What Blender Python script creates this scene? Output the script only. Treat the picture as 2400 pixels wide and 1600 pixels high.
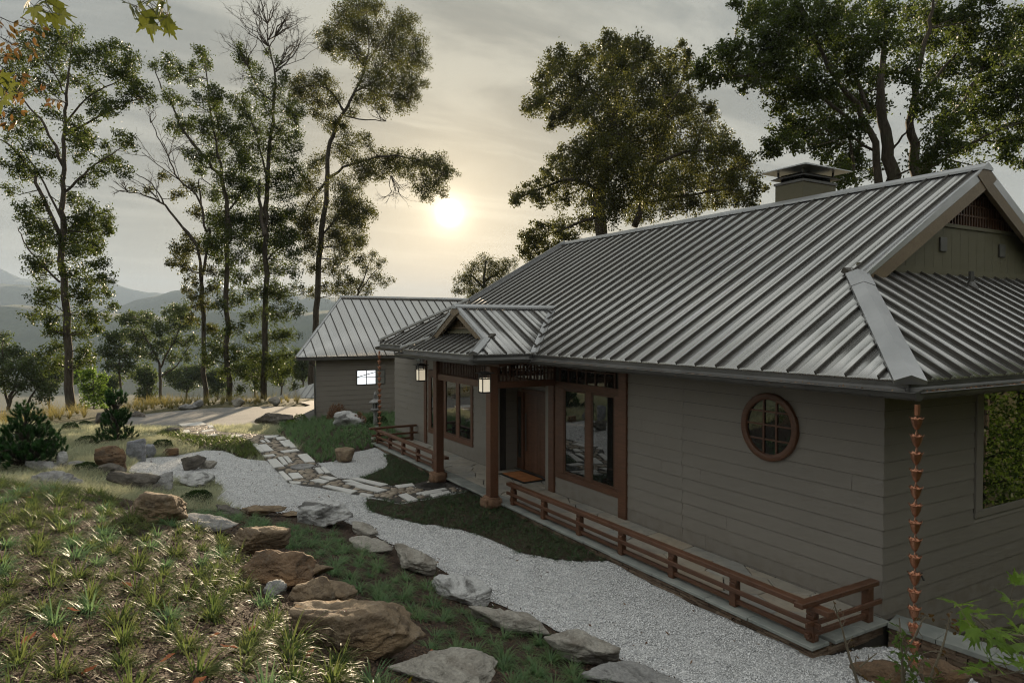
import bpy, bmesh, math, random
import numpy as np
from mathutils import Vector, Matrix
from mathutils.geometry import delaunay_2d_cdt

scene = bpy.context.scene
for o in list(bpy.data.objects):
    bpy.data.objects.remove(o)
COL = scene.collection

# ------------------------------------------------------------------ camera
YAW, PIT, CAMH, FPX = math.radians(29.95), math.radians(1.36), 4.10, 1600.0
cd = bpy.data.cameras.new('camera')
cd.lens = 24.0
cd.sensor_width = 36.0
cd.clip_start = 0.05
cd.clip_end = 30000
cam = bpy.data.objects.new('camera', cd)
cam.location = (0, 0, CAMH)
cam.rotation_euler = (math.pi / 2 - PIT, 0, -YAW)
COL.objects.link(cam)
scene.camera = cam

# ------------------------------------------------------------------ sun, sky
SUN = Vector((0.413, 0.897, 0.160)).normalized()
SUN_EL, SUN_AZ = math.asin(SUN.z), math.atan2(SUN.x, SUN.y)
sl = bpy.data.lights.new('sun', 'SUN')
sl.energy = 5.0
sl.angle = math.radians(0.6)
sl.color = (1.0, 0.80, 0.55)
so = bpy.data.objects.new('sun', sl)
so.rotation_euler = SUN.to_track_quat('Z', 'Y').to_euler()
COL.objects.link(so)

wd = bpy.data.worlds.new('World')
scene.world = wd
wd.use_nodes = True
nt = wd.node_tree
nt.nodes.clear()
def wn(t, **k):
    n = nt.nodes.new(t)
    for a, b in k.items():
        setattr(n, a, b)
    return n
def wmath(op, a, b=None, clamp=False):
    n = wn('ShaderNodeMath', operation=op)
    n.use_clamp = clamp
    for i, v in enumerate((a, b)):
        if v is None:
            continue
        if isinstance(v, (int, float)):
            n.inputs[i].default_value = v
        else:
            nt.links.new(v, n.inputs[i])
    return n.outputs[0]
def wmix(f, a, b, mode='MIX'):
    n = wn('ShaderNodeMix', data_type='RGBA', blend_type=mode)
    n.clamp_factor = True
    for i, v in ((0, f), (6, a), (7, b)):
        if isinstance(v, (int, float)):
            n.inputs[i].default_value = v
        elif isinstance(v, tuple):
            n.inputs[i].default_value = (*v, 1)
        else:
            nt.links.new(v, n.inputs[i])
    return n.outputs[2]
sky = wn('ShaderNodeTexSky', sky_type='NISHITA')
sky.sun_disc = False
sky.sun_elevation = SUN_EL
sky.sun_rotation = SUN_AZ
sky.air_density = 1.0
sky.dust_density = 2.0
sky.ozone_density = 1.0
tc = wn('ShaderNodeTexCoord')
nrm = wn('ShaderNodeVectorMath', operation='NORMALIZE')
nt.links.new(tc.outputs['Generated'], nrm.inputs[0])
DIR = nrm.outputs[0]
dot = wn('ShaderNodeVectorMath', operation='DOT_PRODUCT')
nt.links.new(DIR, dot.inputs[0])
dot.inputs[1].default_value = tuple(SUN)
CT = dot.outputs['Value']                       # cosine of the angle to the sun
sep = wn('ShaderNodeSeparateXYZ')
nt.links.new(DIR, sep.inputs[0])
UP = sep.outputs[2]
# thin high cloud: streaks on a flat layer seen in perspective
den = wmath('MAXIMUM', wmath('ADD', UP, 0.10), 0.03)
comb = wn('ShaderNodeCombineXYZ')
nt.links.new(wmath('DIVIDE', sep.outputs[0], den), comb.inputs[0])
nt.links.new(wmath('DIVIDE', sep.outputs[1], den), comb.inputs[1])
mp = wn('ShaderNodeMapping')
mp.inputs['Rotation'].default_value = (0, 0, math.radians(35))
mp.inputs['Scale'].default_value = (0.55, 1.35, 1)
nt.links.new(comb.outputs[0], mp.inputs[0])
n1 = wn('ShaderNodeTexNoise')
n1.inputs['Scale'].default_value = 1.5
n1.inputs['Detail'].default_value = 9
n1.inputs['Roughness'].default_value = 0.58
n1.inputs['Distortion'].default_value = 0.5
nt.links.new(mp.outputs[0], n1.inputs['Vector'])
cl = wn('ShaderNodeMapRange', interpolation_type='SMOOTHSTEP')
cl.inputs[1].default_value = 0.44
cl.inputs[2].default_value = 0.63
nt.links.new(n1.outputs[0], cl.inputs[0])
CLOUD = cl.outputs[0]
# sunlit veil: brighter and warmer towards the sun and the horizon
pos = wmath('MAXIMUM', CT, 0.0)
g1 = wmath('POWER', pos, 3.0)
g2 = wmath('POWER', pos, 22.0)
g3 = wmath('POWER', pos, 260.0)
g4 = wmath('POWER', pos, 2600.0)
g5 = wmath('POWER', pos, 22000.0)
hz = wmath('POWER', wmath('SUBTRACT', 1.0, wmath('MAXIMUM', UP, 0.0), True), 7.0)
veil = wmix(g1, (1.40, 1.44, 1.38), (.40, .45, .41))
veil = wmix(wmath('MULTIPLY', CLOUD, 0.75), veil, wmix(g1, (1.95, 1.95, 1.86), (1.42, 1.40, 1.16)))
# overcast veil: luminance grows towards the zenith as (1 + 2 sin h)
lum = wmath('MULTIPLY', wmath('ADD', 1.0, wmath('MULTIPLY', wmath('MAXIMUM', UP, 0.0), 2.0)), 0.56)
vs = wn('ShaderNodeVectorMath', operation='SCALE')
nt.links.new(veil, vs.inputs[0])
nt.links.new(lum, vs.inputs['Scale'])
veil = wmix(wmath('MULTIPLY', hz, 0.75), vs.outputs[0], (1.55, 1.45, 1.15))
def addc(base, fac, colr):
    n = wn('ShaderNodeVectorMath', operation='SCALE')
    n.inputs[0].default_value = colr
    nt.links.new(fac, n.inputs['Scale'])
    m = wn('ShaderNodeVectorMath', operation='ADD')
    nt.links.new(base, m.inputs[0])
    nt.links.new(n.outputs[0], m.inputs[1])
    return m.outputs[0]
veil = addc(veil, g2, (0.42, 0.35, 0.22))
veil = addc(veil, g3, (.9, .76, .5))
veil = addc(veil, g4, (3.6, 3.0, 2.1))
veil = addc(veil, g5, (60.0, 52.0, 38.0))
final = wmix(0.97, sky.outputs[0], veil)
bg = wn('ShaderNodeBackground')
bg.inputs['Strength'].default_value = 0.12
nt.links.new(final, bg.inputs['Color'])
wo = wn('ShaderNodeOutputWorld')
nt.links.new(bg.outputs[0], wo.inputs['Surface'])

scene.view_settings.view_transform = 'Standard'
scene.view_settings.look = 'None'
scene.view_settings.exposure = 1.5
scene.view_settings.gamma = 1.0
scene.render.engine = 'CYCLES'
scene.cycles.use_denoising = True
scene.cycles.denoising_prefilter = 'FAST'
scene.cycles.filter_width = 1.15
scene.cycles.caustics_reflective = False
scene.cycles.max_bounces = 6
scene.cycles.transparent_max_bounces = 6
scene.cycles.volume_bounces = 0
scene.cycles.volume_step_rate = 10
scene.cycles.sample_clamp_indirect = 6

# ------------------------------------------------------------------ helpers
rnd = random.Random(7)
NR = np.random.default_rng(11)
FW = np.array([math.sin(YAW) * math.cos(PIT), math.cos(YAW) * math.cos(PIT), -math.sin(PIT)])
RT = np.array([math.cos(YAW), -math.sin(YAW), 0.0])
UPV = np.cross(RT, FW)
CAM = np.array([0, 0, CAMH])
def ray(px, py):
    return FW + RT * ((px - 1200) / FPX) + UPV * ((800 - py) / FPX)
def pD(px, py, D):
    return CAM + ray(px, py) * D
def pZ(px, py, Z):
    d = ray(px, py)
    return CAM + d * ((Z - CAMH) / d[2])

def hash3(i, j, k, s):
    n = (i * 73856093) ^ (j * 19349663) ^ (k * 83492791) ^ (s * 2654435761 & 0x7fffffff)
    n = (n ^ (n >> 13)) * 1274126177
    n = n & 0x7fffffff
    n = (n ^ (n >> 16)) & 0xffff
    return n / 65535.0
def vnoise(p, s=0):
    p = np.asarray(p, float)
    i = np.floor(p).astype(np.int64)
    f = p - i
    f = f * f * (3 - 2 * f)
    out = 0
    for a in (0, 1):
        for b in (0, 1):
            for c in (0, 1):
                w = (f[:, 0] if a else 1 - f[:, 0]) * (f[:, 1] if b else 1 - f[:, 1]) * (f[:, 2] if c else 1 - f[:, 2])
                out = out + w * hash3(i[:, 0] + a, i[:, 1] + b, i[:, 2] + c, s)
    return out * 2 - 1
def fbm(p, oct=4, s=0, gain=0.5):
    p = np.asarray(p, float)
    v, a = 0, 1.0
    for k in range(oct):
        v = v + a * vnoise(p * 2 ** k + 17.3 * k, s + k)
        a *= gain
    return v

def link(o, parent=None):
    COL.objects.link(o)
    if parent is not None:
        o.parent = parent
    return o
def tag(o, label=None, cat=None, group=None, kind=None):
    if label: o['label'] = label
    if cat: o['category'] = cat
    if group: o['group'] = group
    if kind: o['kind'] = kind
    return o
def empty(name, loc=(0, 0, 0), rz=0):
    o = bpy.data.objects.new(name, None)
    o.empty_display_size = 0.2
    o.location = loc
    o.rotation_euler = (0, 0, rz)
    return link(o)
def child(o, p):
    """parent o to p keeping world-space mesh data (p may be moved)"""
    o.parent = p
    o.matrix_parent_inverse = Matrix.LocRotScale(p.location, p.rotation_euler, None).inverted()
    return o
def fast_mesh(name, V, F, mat, smooth=False, uv=None):
    V = np.asarray(V, np.float32)
    F = np.asarray(F, np.int32)
    m = bpy.data.meshes.new(name)
    nf, k = F.shape
    m.vertices.add(len(V)); m.vertices.foreach_set('co', V.ravel())
    m.loops.add(nf * k); m.loops.foreach_set('vertex_index', F.ravel())
    m.polygons.add(nf)
    m.polygons.foreach_set('loop_start', np.arange(0, nf * k, k, dtype=np.int32))
    if smooth:
        m.polygons.foreach_set('use_smooth', np.ones(nf, bool))
    if uv is not None:
        l = m.uv_layers.new(name='UVMap')
        l.data.foreach_set('uv', np.asarray(uv, np.float32)[F.ravel()].ravel())
    m.update(calc_edges=True)
    if mat: m.materials.append(mat)
    return m
class MB:
    def __init__(s):
        s.v, s.f, s.uv = [], [], None
    def add(s, V, F):
        n = len(s.v)
        s.v.extend([tuple(map(float, p)) for p in V])
        s.f.extend([tuple(i + n for i in f) for f in F])
        return s
    def box(s, x0, x1, y0, y1, z0, z1, c=0.0):
        if c <= 0:
            V = [(x, y, z) for z in (z0, z1) for y in (y0, y1) for x in (x0, x1)]
            return s.add(V, [(0, 2, 3, 1), (4, 5, 7, 6), (0, 1, 5, 4), (2, 6, 7, 3), (0, 4, 6, 2), (1, 3, 7, 5)])
        bm = bmesh.new()
        bmesh.ops.create_cube(bm, size=1)
        for v in bm.verts:
            v.co = Vector((x0 + (v.co.x + .5) * (x1 - x0), y0 + (v.co.y + .5) * (y1 - y0), z0 + (v.co.z + .5) * (z1 - z0)))
        bmesh.ops.bevel(bm, geom=bm.edges[:], offset=c, segments=1, affect='EDGES')
        bm.verts.index_update()
        s.add([v.co for v in bm.verts], [[v.index for v in f.verts] for f in bm.faces])
        bm.free()
        return s
    def obox(s, p, ax, ay, az, sx, sy, sz):
        """box centred on p with unit axes"""
        p, ax, ay, az = (Vector(q) for q in (p, ax, ay, az))
        V = [p + ax * (i * sx / 2) + ay * (j * sy / 2) + az * (k * sz / 2) for k in (-1, 1) for j in (-1, 1) for i in (-1, 1)]
        return s.add(V, [(0, 2, 3, 1), (4, 5, 7, 6), (0, 1, 5, 4), (2, 6, 7, 3), (0, 4, 6, 2), (1, 3, 7, 5)])
    def beam(s, a, b, w, h, up=(0, 0, 1)):
        a, b = Vector(a), Vector(b)
        d = (b - a).normalized()
        sd = d.cross(Vector(up)).normalized()
        u = sd.cross(d)
        return s.obox((a + b) / 2, d, sd, u, (b - a).length, w, h)
    def tube(s, pts, rad, n=6, cap=True):
        pts = [np.asarray(p, float) for p in pts]
        if not hasattr(rad, '__len__'): rad = [rad] * len(pts)
        V, F = [], []
        ref = np.array([0.31, 0.21, 0.93])
        for i, p in enumerate(pts):
            d = pts[min(i + 1, len(pts) - 1)] - pts[max(i - 1, 0)]
            d = d / (np.linalg.norm(d) + 1e-9)
            if abs(d @ ref) > .95: ref = np.array([0.9, .3, .1])
            a = np.cross(d, ref); a /= np.linalg.norm(a)
            b = np.cross(d, a)
            for k in range(n):
                t = 2 * math.pi * k / n
                V.append(p + (a * math.cos(t) + b * math.sin(t)) * rad[i])
        for i in range(len(pts) - 1):
            for k in range(n):
                F.append((i * n + k, i * n + (k + 1) % n, (i + 1) * n + (k + 1) % n, (i + 1) * n + k))
        if cap:
            F.append(tuple(range(n))[::-1]); F.append(tuple(range((len(pts) - 1) * n, len(pts) * n)))
        return s.add(V, F)
    def prism(s, poly, z0, z1, cham=0.0):
        """vertical prism of a 2D polygon (counter-clockwise), chamfered top"""
        n = len(poly)
        cx = sum(p[0] for p in poly) / n; cy = sum(p[1] for p in poly) / n
        V = [(x, y, z0) for x, y in poly]
        if cham > 0:
            V += [(x, y, z1 - cham) for x, y in poly]
            for x, y in poly:
                L = math.hypot(x - cx, y - cy) + 1e-6
                k = max(0.2, 1 - cham * 1.3 / L)
                V.append((cx + (x - cx) * k, cy + (y - cy) * k, z1))
            L = 2
        else:
            V += [(x, y, z1) for x, y in poly]; L = 1
        F = [tuple(range(L * n, L * n + n))]
        for l in range(L):
            F += [(l * n + i, l * n + (i + 1) % n, (l + 1) * n + (i + 1) % n, (l + 1) * n + i) for i in range(n)]
        return s.add(V, F)
    def lathe(s, prof, c=(0, 0, 0), n=16):
        V, F = [], []
        for r, z in prof:
            for k in range(n):
                t = 2 * math.pi * k / n
                V.append((c[0] + r * math.cos(t), c[1] + r * math.sin(t), c[2] + z))
        for i in range(len(prof) - 1):
            for k in range(n):
                F.append((i * n + k, i * n + (k + 1) % n, (i + 1) * n + (k + 1) % n, (i + 1) * n + k))
        F.append(tuple(range(n))[::-1]); F.append(tuple(range((len(prof) - 1) * n, len(prof) * n)))
        return s.add(V, F)
    def mesh(s, name, mat, smooth=False):
        m = bpy.data.meshes.new(name)
        m.from_pydata(s.v, [], s.f)
        if smooth:
            m.polygons.foreach_set('use_smooth', np.ones(len(m.polygons), bool))
        if mat: m.materials.append(mat)
        m.update()
        return m
    def build(s, name, mat, parent=None, smooth=False):
        return link(bpy.data.objects.new(name, s.mesh(name, mat, smooth)), parent)
def copy_tree(o, parent=None):
    c = o.copy()
    COL.objects.link(c)
    if parent is not None: c.parent = parent
    for ch in list(o.children):
        copy_tree(ch, c)
    return c

# ------------------------------------------------------------------ materials
class N:
    def __init__(s, name):
        s.m = bpy.data.materials.new(name); s.m.use_nodes = True
        s.t = s.m.node_tree; s.b = s.t.nodes['Principled BSDF']; s.o = s.t.nodes['Material Output']
    def n(s, t, ins=None, **k):
        n = s.t.nodes.new(t)
        for a, b in k.items(): setattr(n, a, b)
        for a, b in (ins or {}).items(): s.put(n.inputs[a], b)
        return n
    def put(s, inp, v):
        if isinstance(v, (int, float)): inp.default_value = v
        elif isinstance(v, tuple):
            inp.default_value = (*v, 1) if inp.type == 'RGBA' and len(v) == 3 else v
        else: s.t.links.new(v, inp)
    def set(s, **k):
        for a, b in k.items(): s.put(s.b.inputs[a.replace('_', ' ')], b)
    def noise(s, sc, det=4, vec=None, rough=.55, dist=0):
        n = s.n('ShaderNodeTexNoise', {'Scale': sc, 'Detail': det, 'Roughness': rough, 'Distortion': dist})
        s.t.links.new(vec if vec is not None else s.pos(), n.inputs['Vector'])
        return n.outputs[0]
    def pos(s):
        if not hasattr(s, '_p'): s._p = s.n('ShaderNodeNewGeometry').outputs['Position']
        return s._p
    def obj(s):
        return s.n('ShaderNodeTexCoord').outputs['Object']
    def uv(s):
        return s.n('ShaderNodeTexCoord').outputs['UV']
    def mapv(s, vec, sc=(1, 1, 1), rot=(0, 0, 0)):
        n = s.n('ShaderNodeMapping', {'Scale': sc, 'Rotation': rot})
        s.t.links.new(vec, n.inputs[0]); return n.outputs[0]
    def rng(s, v, a, b, c=0., d=1.):
        return s.n('ShaderNodeMapRange', {0: v, 1: a, 2: b, 3: c, 4: d}).outputs[0]
    def mix(s, f, a, b, mode='MIX'):
        return s.n('ShaderNodeMix', {0: f, 6: a, 7: b}, data_type='RGBA', blend_type=mode).outputs[2]
    def rand(s):
        return s.n('ShaderNodeObjectInfo').outputs['Random']
    def math(s, op, a, b=0.):
        return s.n('ShaderNodeMath', {0: a, 1: b}, operation=op).outputs[0]
    def bump(s, h, st=.3, dist=.02, norm=None):
        n = s.n('ShaderNodeBump', {'Strength': st, 'Distance': dist, 'Height': h})
        if norm is not None: s.t.links.new(norm, n.inputs['Normal'])
        s.t.links.new(n.outputs[0], s.b.inputs['Normal']); return n.outputs[0]
def mul(c, k): return tuple(x * k for x in c)

def mat_metal():
    k = N('standing_seam_metal')
    st = k.noise(1, 5, k.mapv(k.uv(), (42, .9, 1)), .7)
    bl = k.noise(1, 3, k.mapv(k.uv(), (1.2, .35, 1)))
    c = k.mix(k.rng(st, .3, .75), (.45, .445, .435), (.64, .635, .62))
    c = k.mix(k.rng(bl, .3, .7, 0, .6), c, (.44, .425, .39))
    c = k.mix(k.math('MULTIPLY', k.rand(), .25), c, (.38, .38, .385))
    sc = k.noise(1, 2, k.mapv(k.uv(), (90, .5, 1)), .6, .6)
    c = k.mix(k.rng(sc, .66, .74, 0, .5), c, (.8, .8, .8))
    k.set(Base_Color=c, Metallic=.85, Roughness=k.rng(st, .2, .8, .20, .36))
    k.bump(k.noise(1, 3, k.mapv(k.uv(), (5, .6, 1))), .04, .02)
    return k.m
def mat_simple(name, c1, c2, sc=3., rough=.7, bump=.2, bs=40., bd=.01, metal=0., rand=0., det=5, ior=1.5, stretch=None):
    k = N(name)
    v = k.pos() if stretch is None else k.mapv(k.obj(), stretch)
    f = k.rng(k.noise(sc, det, v), .3, .7)
    c = k.mix(f, c1, c2)
    if rand: c = k.mix(k.math('MULTIPLY', k.rand(), rand), c, mul(c1, .55))
    k.set(Base_Color=c, Roughness=rough, Metallic=metal, IOR=ior)
    if bump: k.bump(k.noise(bs, 4, v), bump, bd)
    return k.m
def mat_rock(name, c1, c2, c3, lich=(.55, .55, .53), lamt=.35, warm=None, vein=.7):
    k = N(name)
    o = k.obj()
    a = k.noise(2.2, 7, o, .65, .6)
    b = k.noise(7., 6, o, .7)
    w = k.noise(1.3, 5, k.mapv(o, (1, 1, 3.5), (.5, .3, 0)), .6, 1.2)
    c = k.mix(k.rng(a, .32, .68), c1, c2)
    c = k.mix(k.rng(w, .50, .60, 0, vein), c, c3)
    c = k.mix(k.rng(b, .56, .72, 0, lamt), c, lich)
    c = k.mix(k.rng(k.noise(30, 3, o), .35, .7, 0, .5), c, mul(c1, .5))
    if warm: c = k.mix(k.rng(k.noise(1.1, 3, o), .5, .7, 0, .7), c, warm)
    k.set(Base_Color=c, Roughness=.88)
    h = k.math('ADD', k.math('MULTIPLY', w, 1.6), k.math('ADD', k.math('MULTIPLY', b, .7), k.math('MULTIPLY', k.noise(40, 4, o), .3)))
    k.bump(h, .9, .07)
    return k.m
def mat_leaf(name, c1, c2, trans=.45, rough=.45, sc=.6, c3=None, spec=.22):
    k = N(name)
    f = k.rng(k.noise(sc, 3), .3, .7)
    c = k.mix(f, c1, c2)
    c = k.mix(k.rng(k.noise(9., 2), .4, .7, 0, .7), c, mul(c1, .5) if c3 is None else c3)
    k.set(Base_Color=c, Roughness=rough)
    k.b.inputs['Specular IOR Level'].default_value = spec
    tr = k.n('ShaderNodeBsdfTranslucent', {'Color': k.mix(.35, c, mul(c2, 2.2))})
    mx = k.n('ShaderNodeMixShader', {0: trans})
    k.t.links.new(k.b.outputs[0], mx.inputs[1]); k.t.links.new(tr.outputs[0], mx.inputs[2])
    k.t.links.new(mx.outputs[0], k.o.inputs['Surface'])
    return k.m
def mat_wood(name='cedar_wood', c1=(.10, .042, .021), c2=(.175, .08, .041)):
    k = N(name)
    o = k.pos()
    g = k.noise(1, 6, k.mapv(o, (26, 3.0, 26)), .6, 1.0)
    b = k.noise(1.3, 3, o)
    c = k.mix(k.rng(g, .3, .7), c1, c2)
    c = k.mix(k.rng(b, .35, .7, 0, .45), c, mul(c1, .6))
    c = k.mix(k.math('MULTIPLY', k.rand(), .3), c, mul(c1, .55))
    k.set(Base_Color=c, Roughness=.5)
    k.bump(g, .2, .006)
    return k.m
def mat_siding(name, c1, c2):
    k = N(name)
    g = k.noise(1, 5, k.mapv(k.pos(), (4, 4, 60)), .6, .4)
    b = k.noise(.9, 4, k.pos())
    c = k.mix(k.rng(g, .3, .7, 0, .35), c1, c2)
    c = k.mix(k.rng(b, .4, .7, 0, .4), c, mul(c1, .85))
    c = k.mix(k.math('MULTIPLY', k.rand(), .28), c, mul(c1, .78))
    sx = k.n('ShaderNodeSeparateXYZ'); k.t.links.new(k.pos(), sx.inputs[0])
    dirt = k.math('MULTIPLY', k.rng(sx.outputs[2], .15, .75, 1, 0), k.rng(k.noise(6., 5), .42, .7, 0, .55))
    c = k.mix(dirt, c, (.16, .13, .095))
    k.set(Base_Color=c, Roughness=.62)
    k.bump(g, .22, .004)
    return k.m
def mat_bark(name, c1=(.045, .035, .026), c2=(.11, .09, .07)):
    k = N(name)
    v = k.mapv(k.pos(), (9, 9, 1.6))
    g = k.noise(1, 6, v, .65, .8)
    c = k.mix(k.rng(g, .35, .65), c1, c2)
    c = k.mix(k.rng(k.noise(1.5, 3), .55, .75, 0, .4), c, (.09, .10, .06))
    k.set(Base_Color=c, Roughness=.95)
    k.bump(g, .8, .05)
    return k.m
def mat_glass(name='window_glass', base=(.012, .014, .013), ior=2.3):
    k = N(name)
    k.set(Base_Color=base, Roughness=.015, IOR=ior)
    k.bump(k.noise(.9, 2), .02, .02)
    return k.m
M = {}
M['metal'] = mat_metal()
M['metal_dark'] = mat_simple('dark_bronze_trim', (.085, .083, .078), (.14, .136, .128), 2, .42, .05, 20, metal=.5)
M['cap'] = mat_simple('folded_metal_trim', (.36, .365, .37), (.48, .48, .485), 1.3, .36, .06, 9, metal=.75)
M['siding'] = mat_siding('grey_lap_siding', (.235, .212, .182), (.28, .254, .222))
M['siding_gap'] = mat_simple('siding_lap_shadow', (.055, .05, .043), (.07, .064, .055), 3, .9, 0)  # dark wall core paints the shadow lines under the lapped boards
M['siding_olive'] = mat_siding('olive_gable_siding', (.13, .118, .07), (.165, .15, .095))
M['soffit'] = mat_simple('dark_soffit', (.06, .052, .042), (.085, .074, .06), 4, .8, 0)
M['wood'] = mat_wood()
M['wood_dark'] = mat_wood('dark_stained_wood', (.07, .03, .015), (.14, .065, .032))
M['wood_gable'] = mat_wood('weathered_bargeboard', (.17, .12, .07), (.26, .19, .115))
M['glass'] = mat_glass()
M['void'] = mat_simple('opening_shade', (.008, .008, .007), (.012, .011, .01), 3, .9, 0)  # near-black colour stands for the shade inside holes and openings
M['copper'] = mat_simple('copper', (.42, .18, .105), (.60, .31, .20), 9, .34, .12, 30, metal=.95)
def mat_flag():
    k = N('flagstone')
    r = k.rand()
    c = k.mix(r, (.34, .345, .33), (.42, .34, .245))
    c = k.mix(k.rng(k.math('FRACT', k.math('MULTIPLY', r, 7.3)), 0, 1, 0, .6), c, (.25, .245, .225))
    c = k.mix(k.rng(k.noise(2.3, 5), .35, .7, 0, .7), c, (.50, .46, .38))
    c = k.mix(k.rng(k.noise(9., 4), .5, .75, 0, .5), c, (.22, .21, .19))
    k.set(Base_Color=c, Roughness=.72); k.bump(k.noise(14, 5), .4, .02); return k.m
M['flag'] = mat_flag()
M['bluestone'] = mat_simple('bluestone_coping', (.21, .23, .215), (.37, .38, .345), 2.4, .68, .35, 18, .015, rand=.3)
M['ledger'] = mat_simple('brown_ledgestone', (.16, .10, .062), (.34, .26, .19), 5, .9, .6, 30, .03, rand=.7)
M['mortar'] = mat_simple('dark_joint', (.045, .04, .034), (.08, .07, .058), 8, .95, .3)
M['granite'] = mat_simple('white_granite_slab', (.56, .55, .52), (.72, .71, .68), 35, .65, .25, 60, .006, rand=.2)
M['cobble'] = mat_simple('river_cobble', (.27, .22, .165), (.43, .36, .28), 3, .62, .15, 25, .006, rand=.6)
M['iron'] = mat_simple('cast_iron', (.03, .028, .025), (.06, .055, .05), 12, .6, .2, metal=.4)
M['redstone'] = mat_simple('rust_sandstone', (.16, .085, .05), (.25, .15, .09), 4, .9, .7, 16, .03)
M['lampglass'] = None
M['bark'] = mat_bark('oak_bark')
M['bark_pale'] = mat_bark('pale_twig', (.12, .10, .07), (.24, .20, .14))
M['leaf_oak'] = mat_leaf('oak_leaves', (.035, .05, .012), (.075, .10, .02), .5)
M['leaf_oak2'] = mat_leaf('olive_oak_leaves', (.045, .05, .013), (.095, .10, .024), .5)
M['leaf_sun'] = mat_leaf('fresh_leaves', (.06, .11, .018), (.12, .19, .03), .55)
M['leaf_far'] = mat_leaf('hazy_leaves', (.05, .07, .025), (.09, .12, .04), .5)
M['maple'] = mat_leaf('maple_leaves', (.10, .19, .03), (.24, .36, .05), .5, .35, 3.)  # leaf colour brightened to carry sunlight that the house blocks here
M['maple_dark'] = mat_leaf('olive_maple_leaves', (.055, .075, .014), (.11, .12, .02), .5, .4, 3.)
M['redleaf'] = mat_leaf('red_leaves', (.06, .055, .018), (.13, .075, .022), .5, .45, 2.5, (.14, .04, .015))
M['tuft'] = mat_leaf('lily_turf', (.065, .135, .055), (.145, .245, .105), .42, .42, 1.5, (.20, .24, .10), .3)
M['tuft_yellow'] = mat_leaf('sunny_lily_turf', (.048, .09, .024), (.11, .15, .042), .5, .42, 1.2, (.20, .18, .065), .12)
M['mondo'] = mat_leaf('mondo_grass', (.04, .08, .034), (.085, .135, .06), .35, .45, 1.5, (.08, .09, .045), .15)
M['meadow'] = mat_leaf('silvery_fescue', (.27, .30, .19), (.44, .45, .31), .45, .6, .5, (.52, .47, .32))
M['drygrass'] = mat_leaf('golden_grass', (.13, .125, .04), (.26, .21, .075), .45, .7, .35, (.07, .10, .03))
M['pine'] = mat_leaf('pine_needles', (.018, .06, .018), (.045, .12, .028), .3, .45, 4., (.05, .11, .02))
M['box'] = mat_leaf('boxwood', (.018, .042, .010), (.045, .08, .016), .3, .4, 5.)
M['redbush'] = mat_leaf('bronze_bush', (.17, .09, .05), (.28, .16, .09), .4, .5, 3.)
M['fern'] = mat_leaf('yellow_fern', (.5, .42, .02), (.75, .6, .05), .4, .45, 8.)
M['rock_grey'] = mat_rock('grey_boulder', (.26, .255, .25), (.44, .43, .41), (.12, .115, .11))
M['rock_white'] = mat_rock('white_veined_boulder', (.50, .50, .49), (.70, .69, .67), (.10, .095, .088), (.75, .75, .73), .3, None, .95)
M['rock_pale'] = mat_rock('pale_edging_stone', (.32, .295, .255), (.50, .47, .41), (.17, .14, .11), (.62, .60, .56), .55)
M['rock_brown'] = mat_rock('tan_boulder', (.20, .14, .085), (.37, .285, .195), (.09, .062, .04), (.44, .40, .33), .5, (.30, .19, .095))
M['rock_dark'] = mat_rock('dark_boulder', (.10, .088, .074), (.22, .195, .165), (.055, .048, .04), (.36, .34, .31), .25)
M['rock_rust'] = mat_rock('rusty_boulder', (.15, .09, .05), (.27, .18, .11), (.06, .045, .03), (.40, .36, .30), .35, (.30, .15, .05))
M['rock_blue'] = mat_rock('blue_grey_boulder', (.26, .27, .30), (.40, .41, .43), (.15, .15, .17), (.62, .62, .62), .35)

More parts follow.
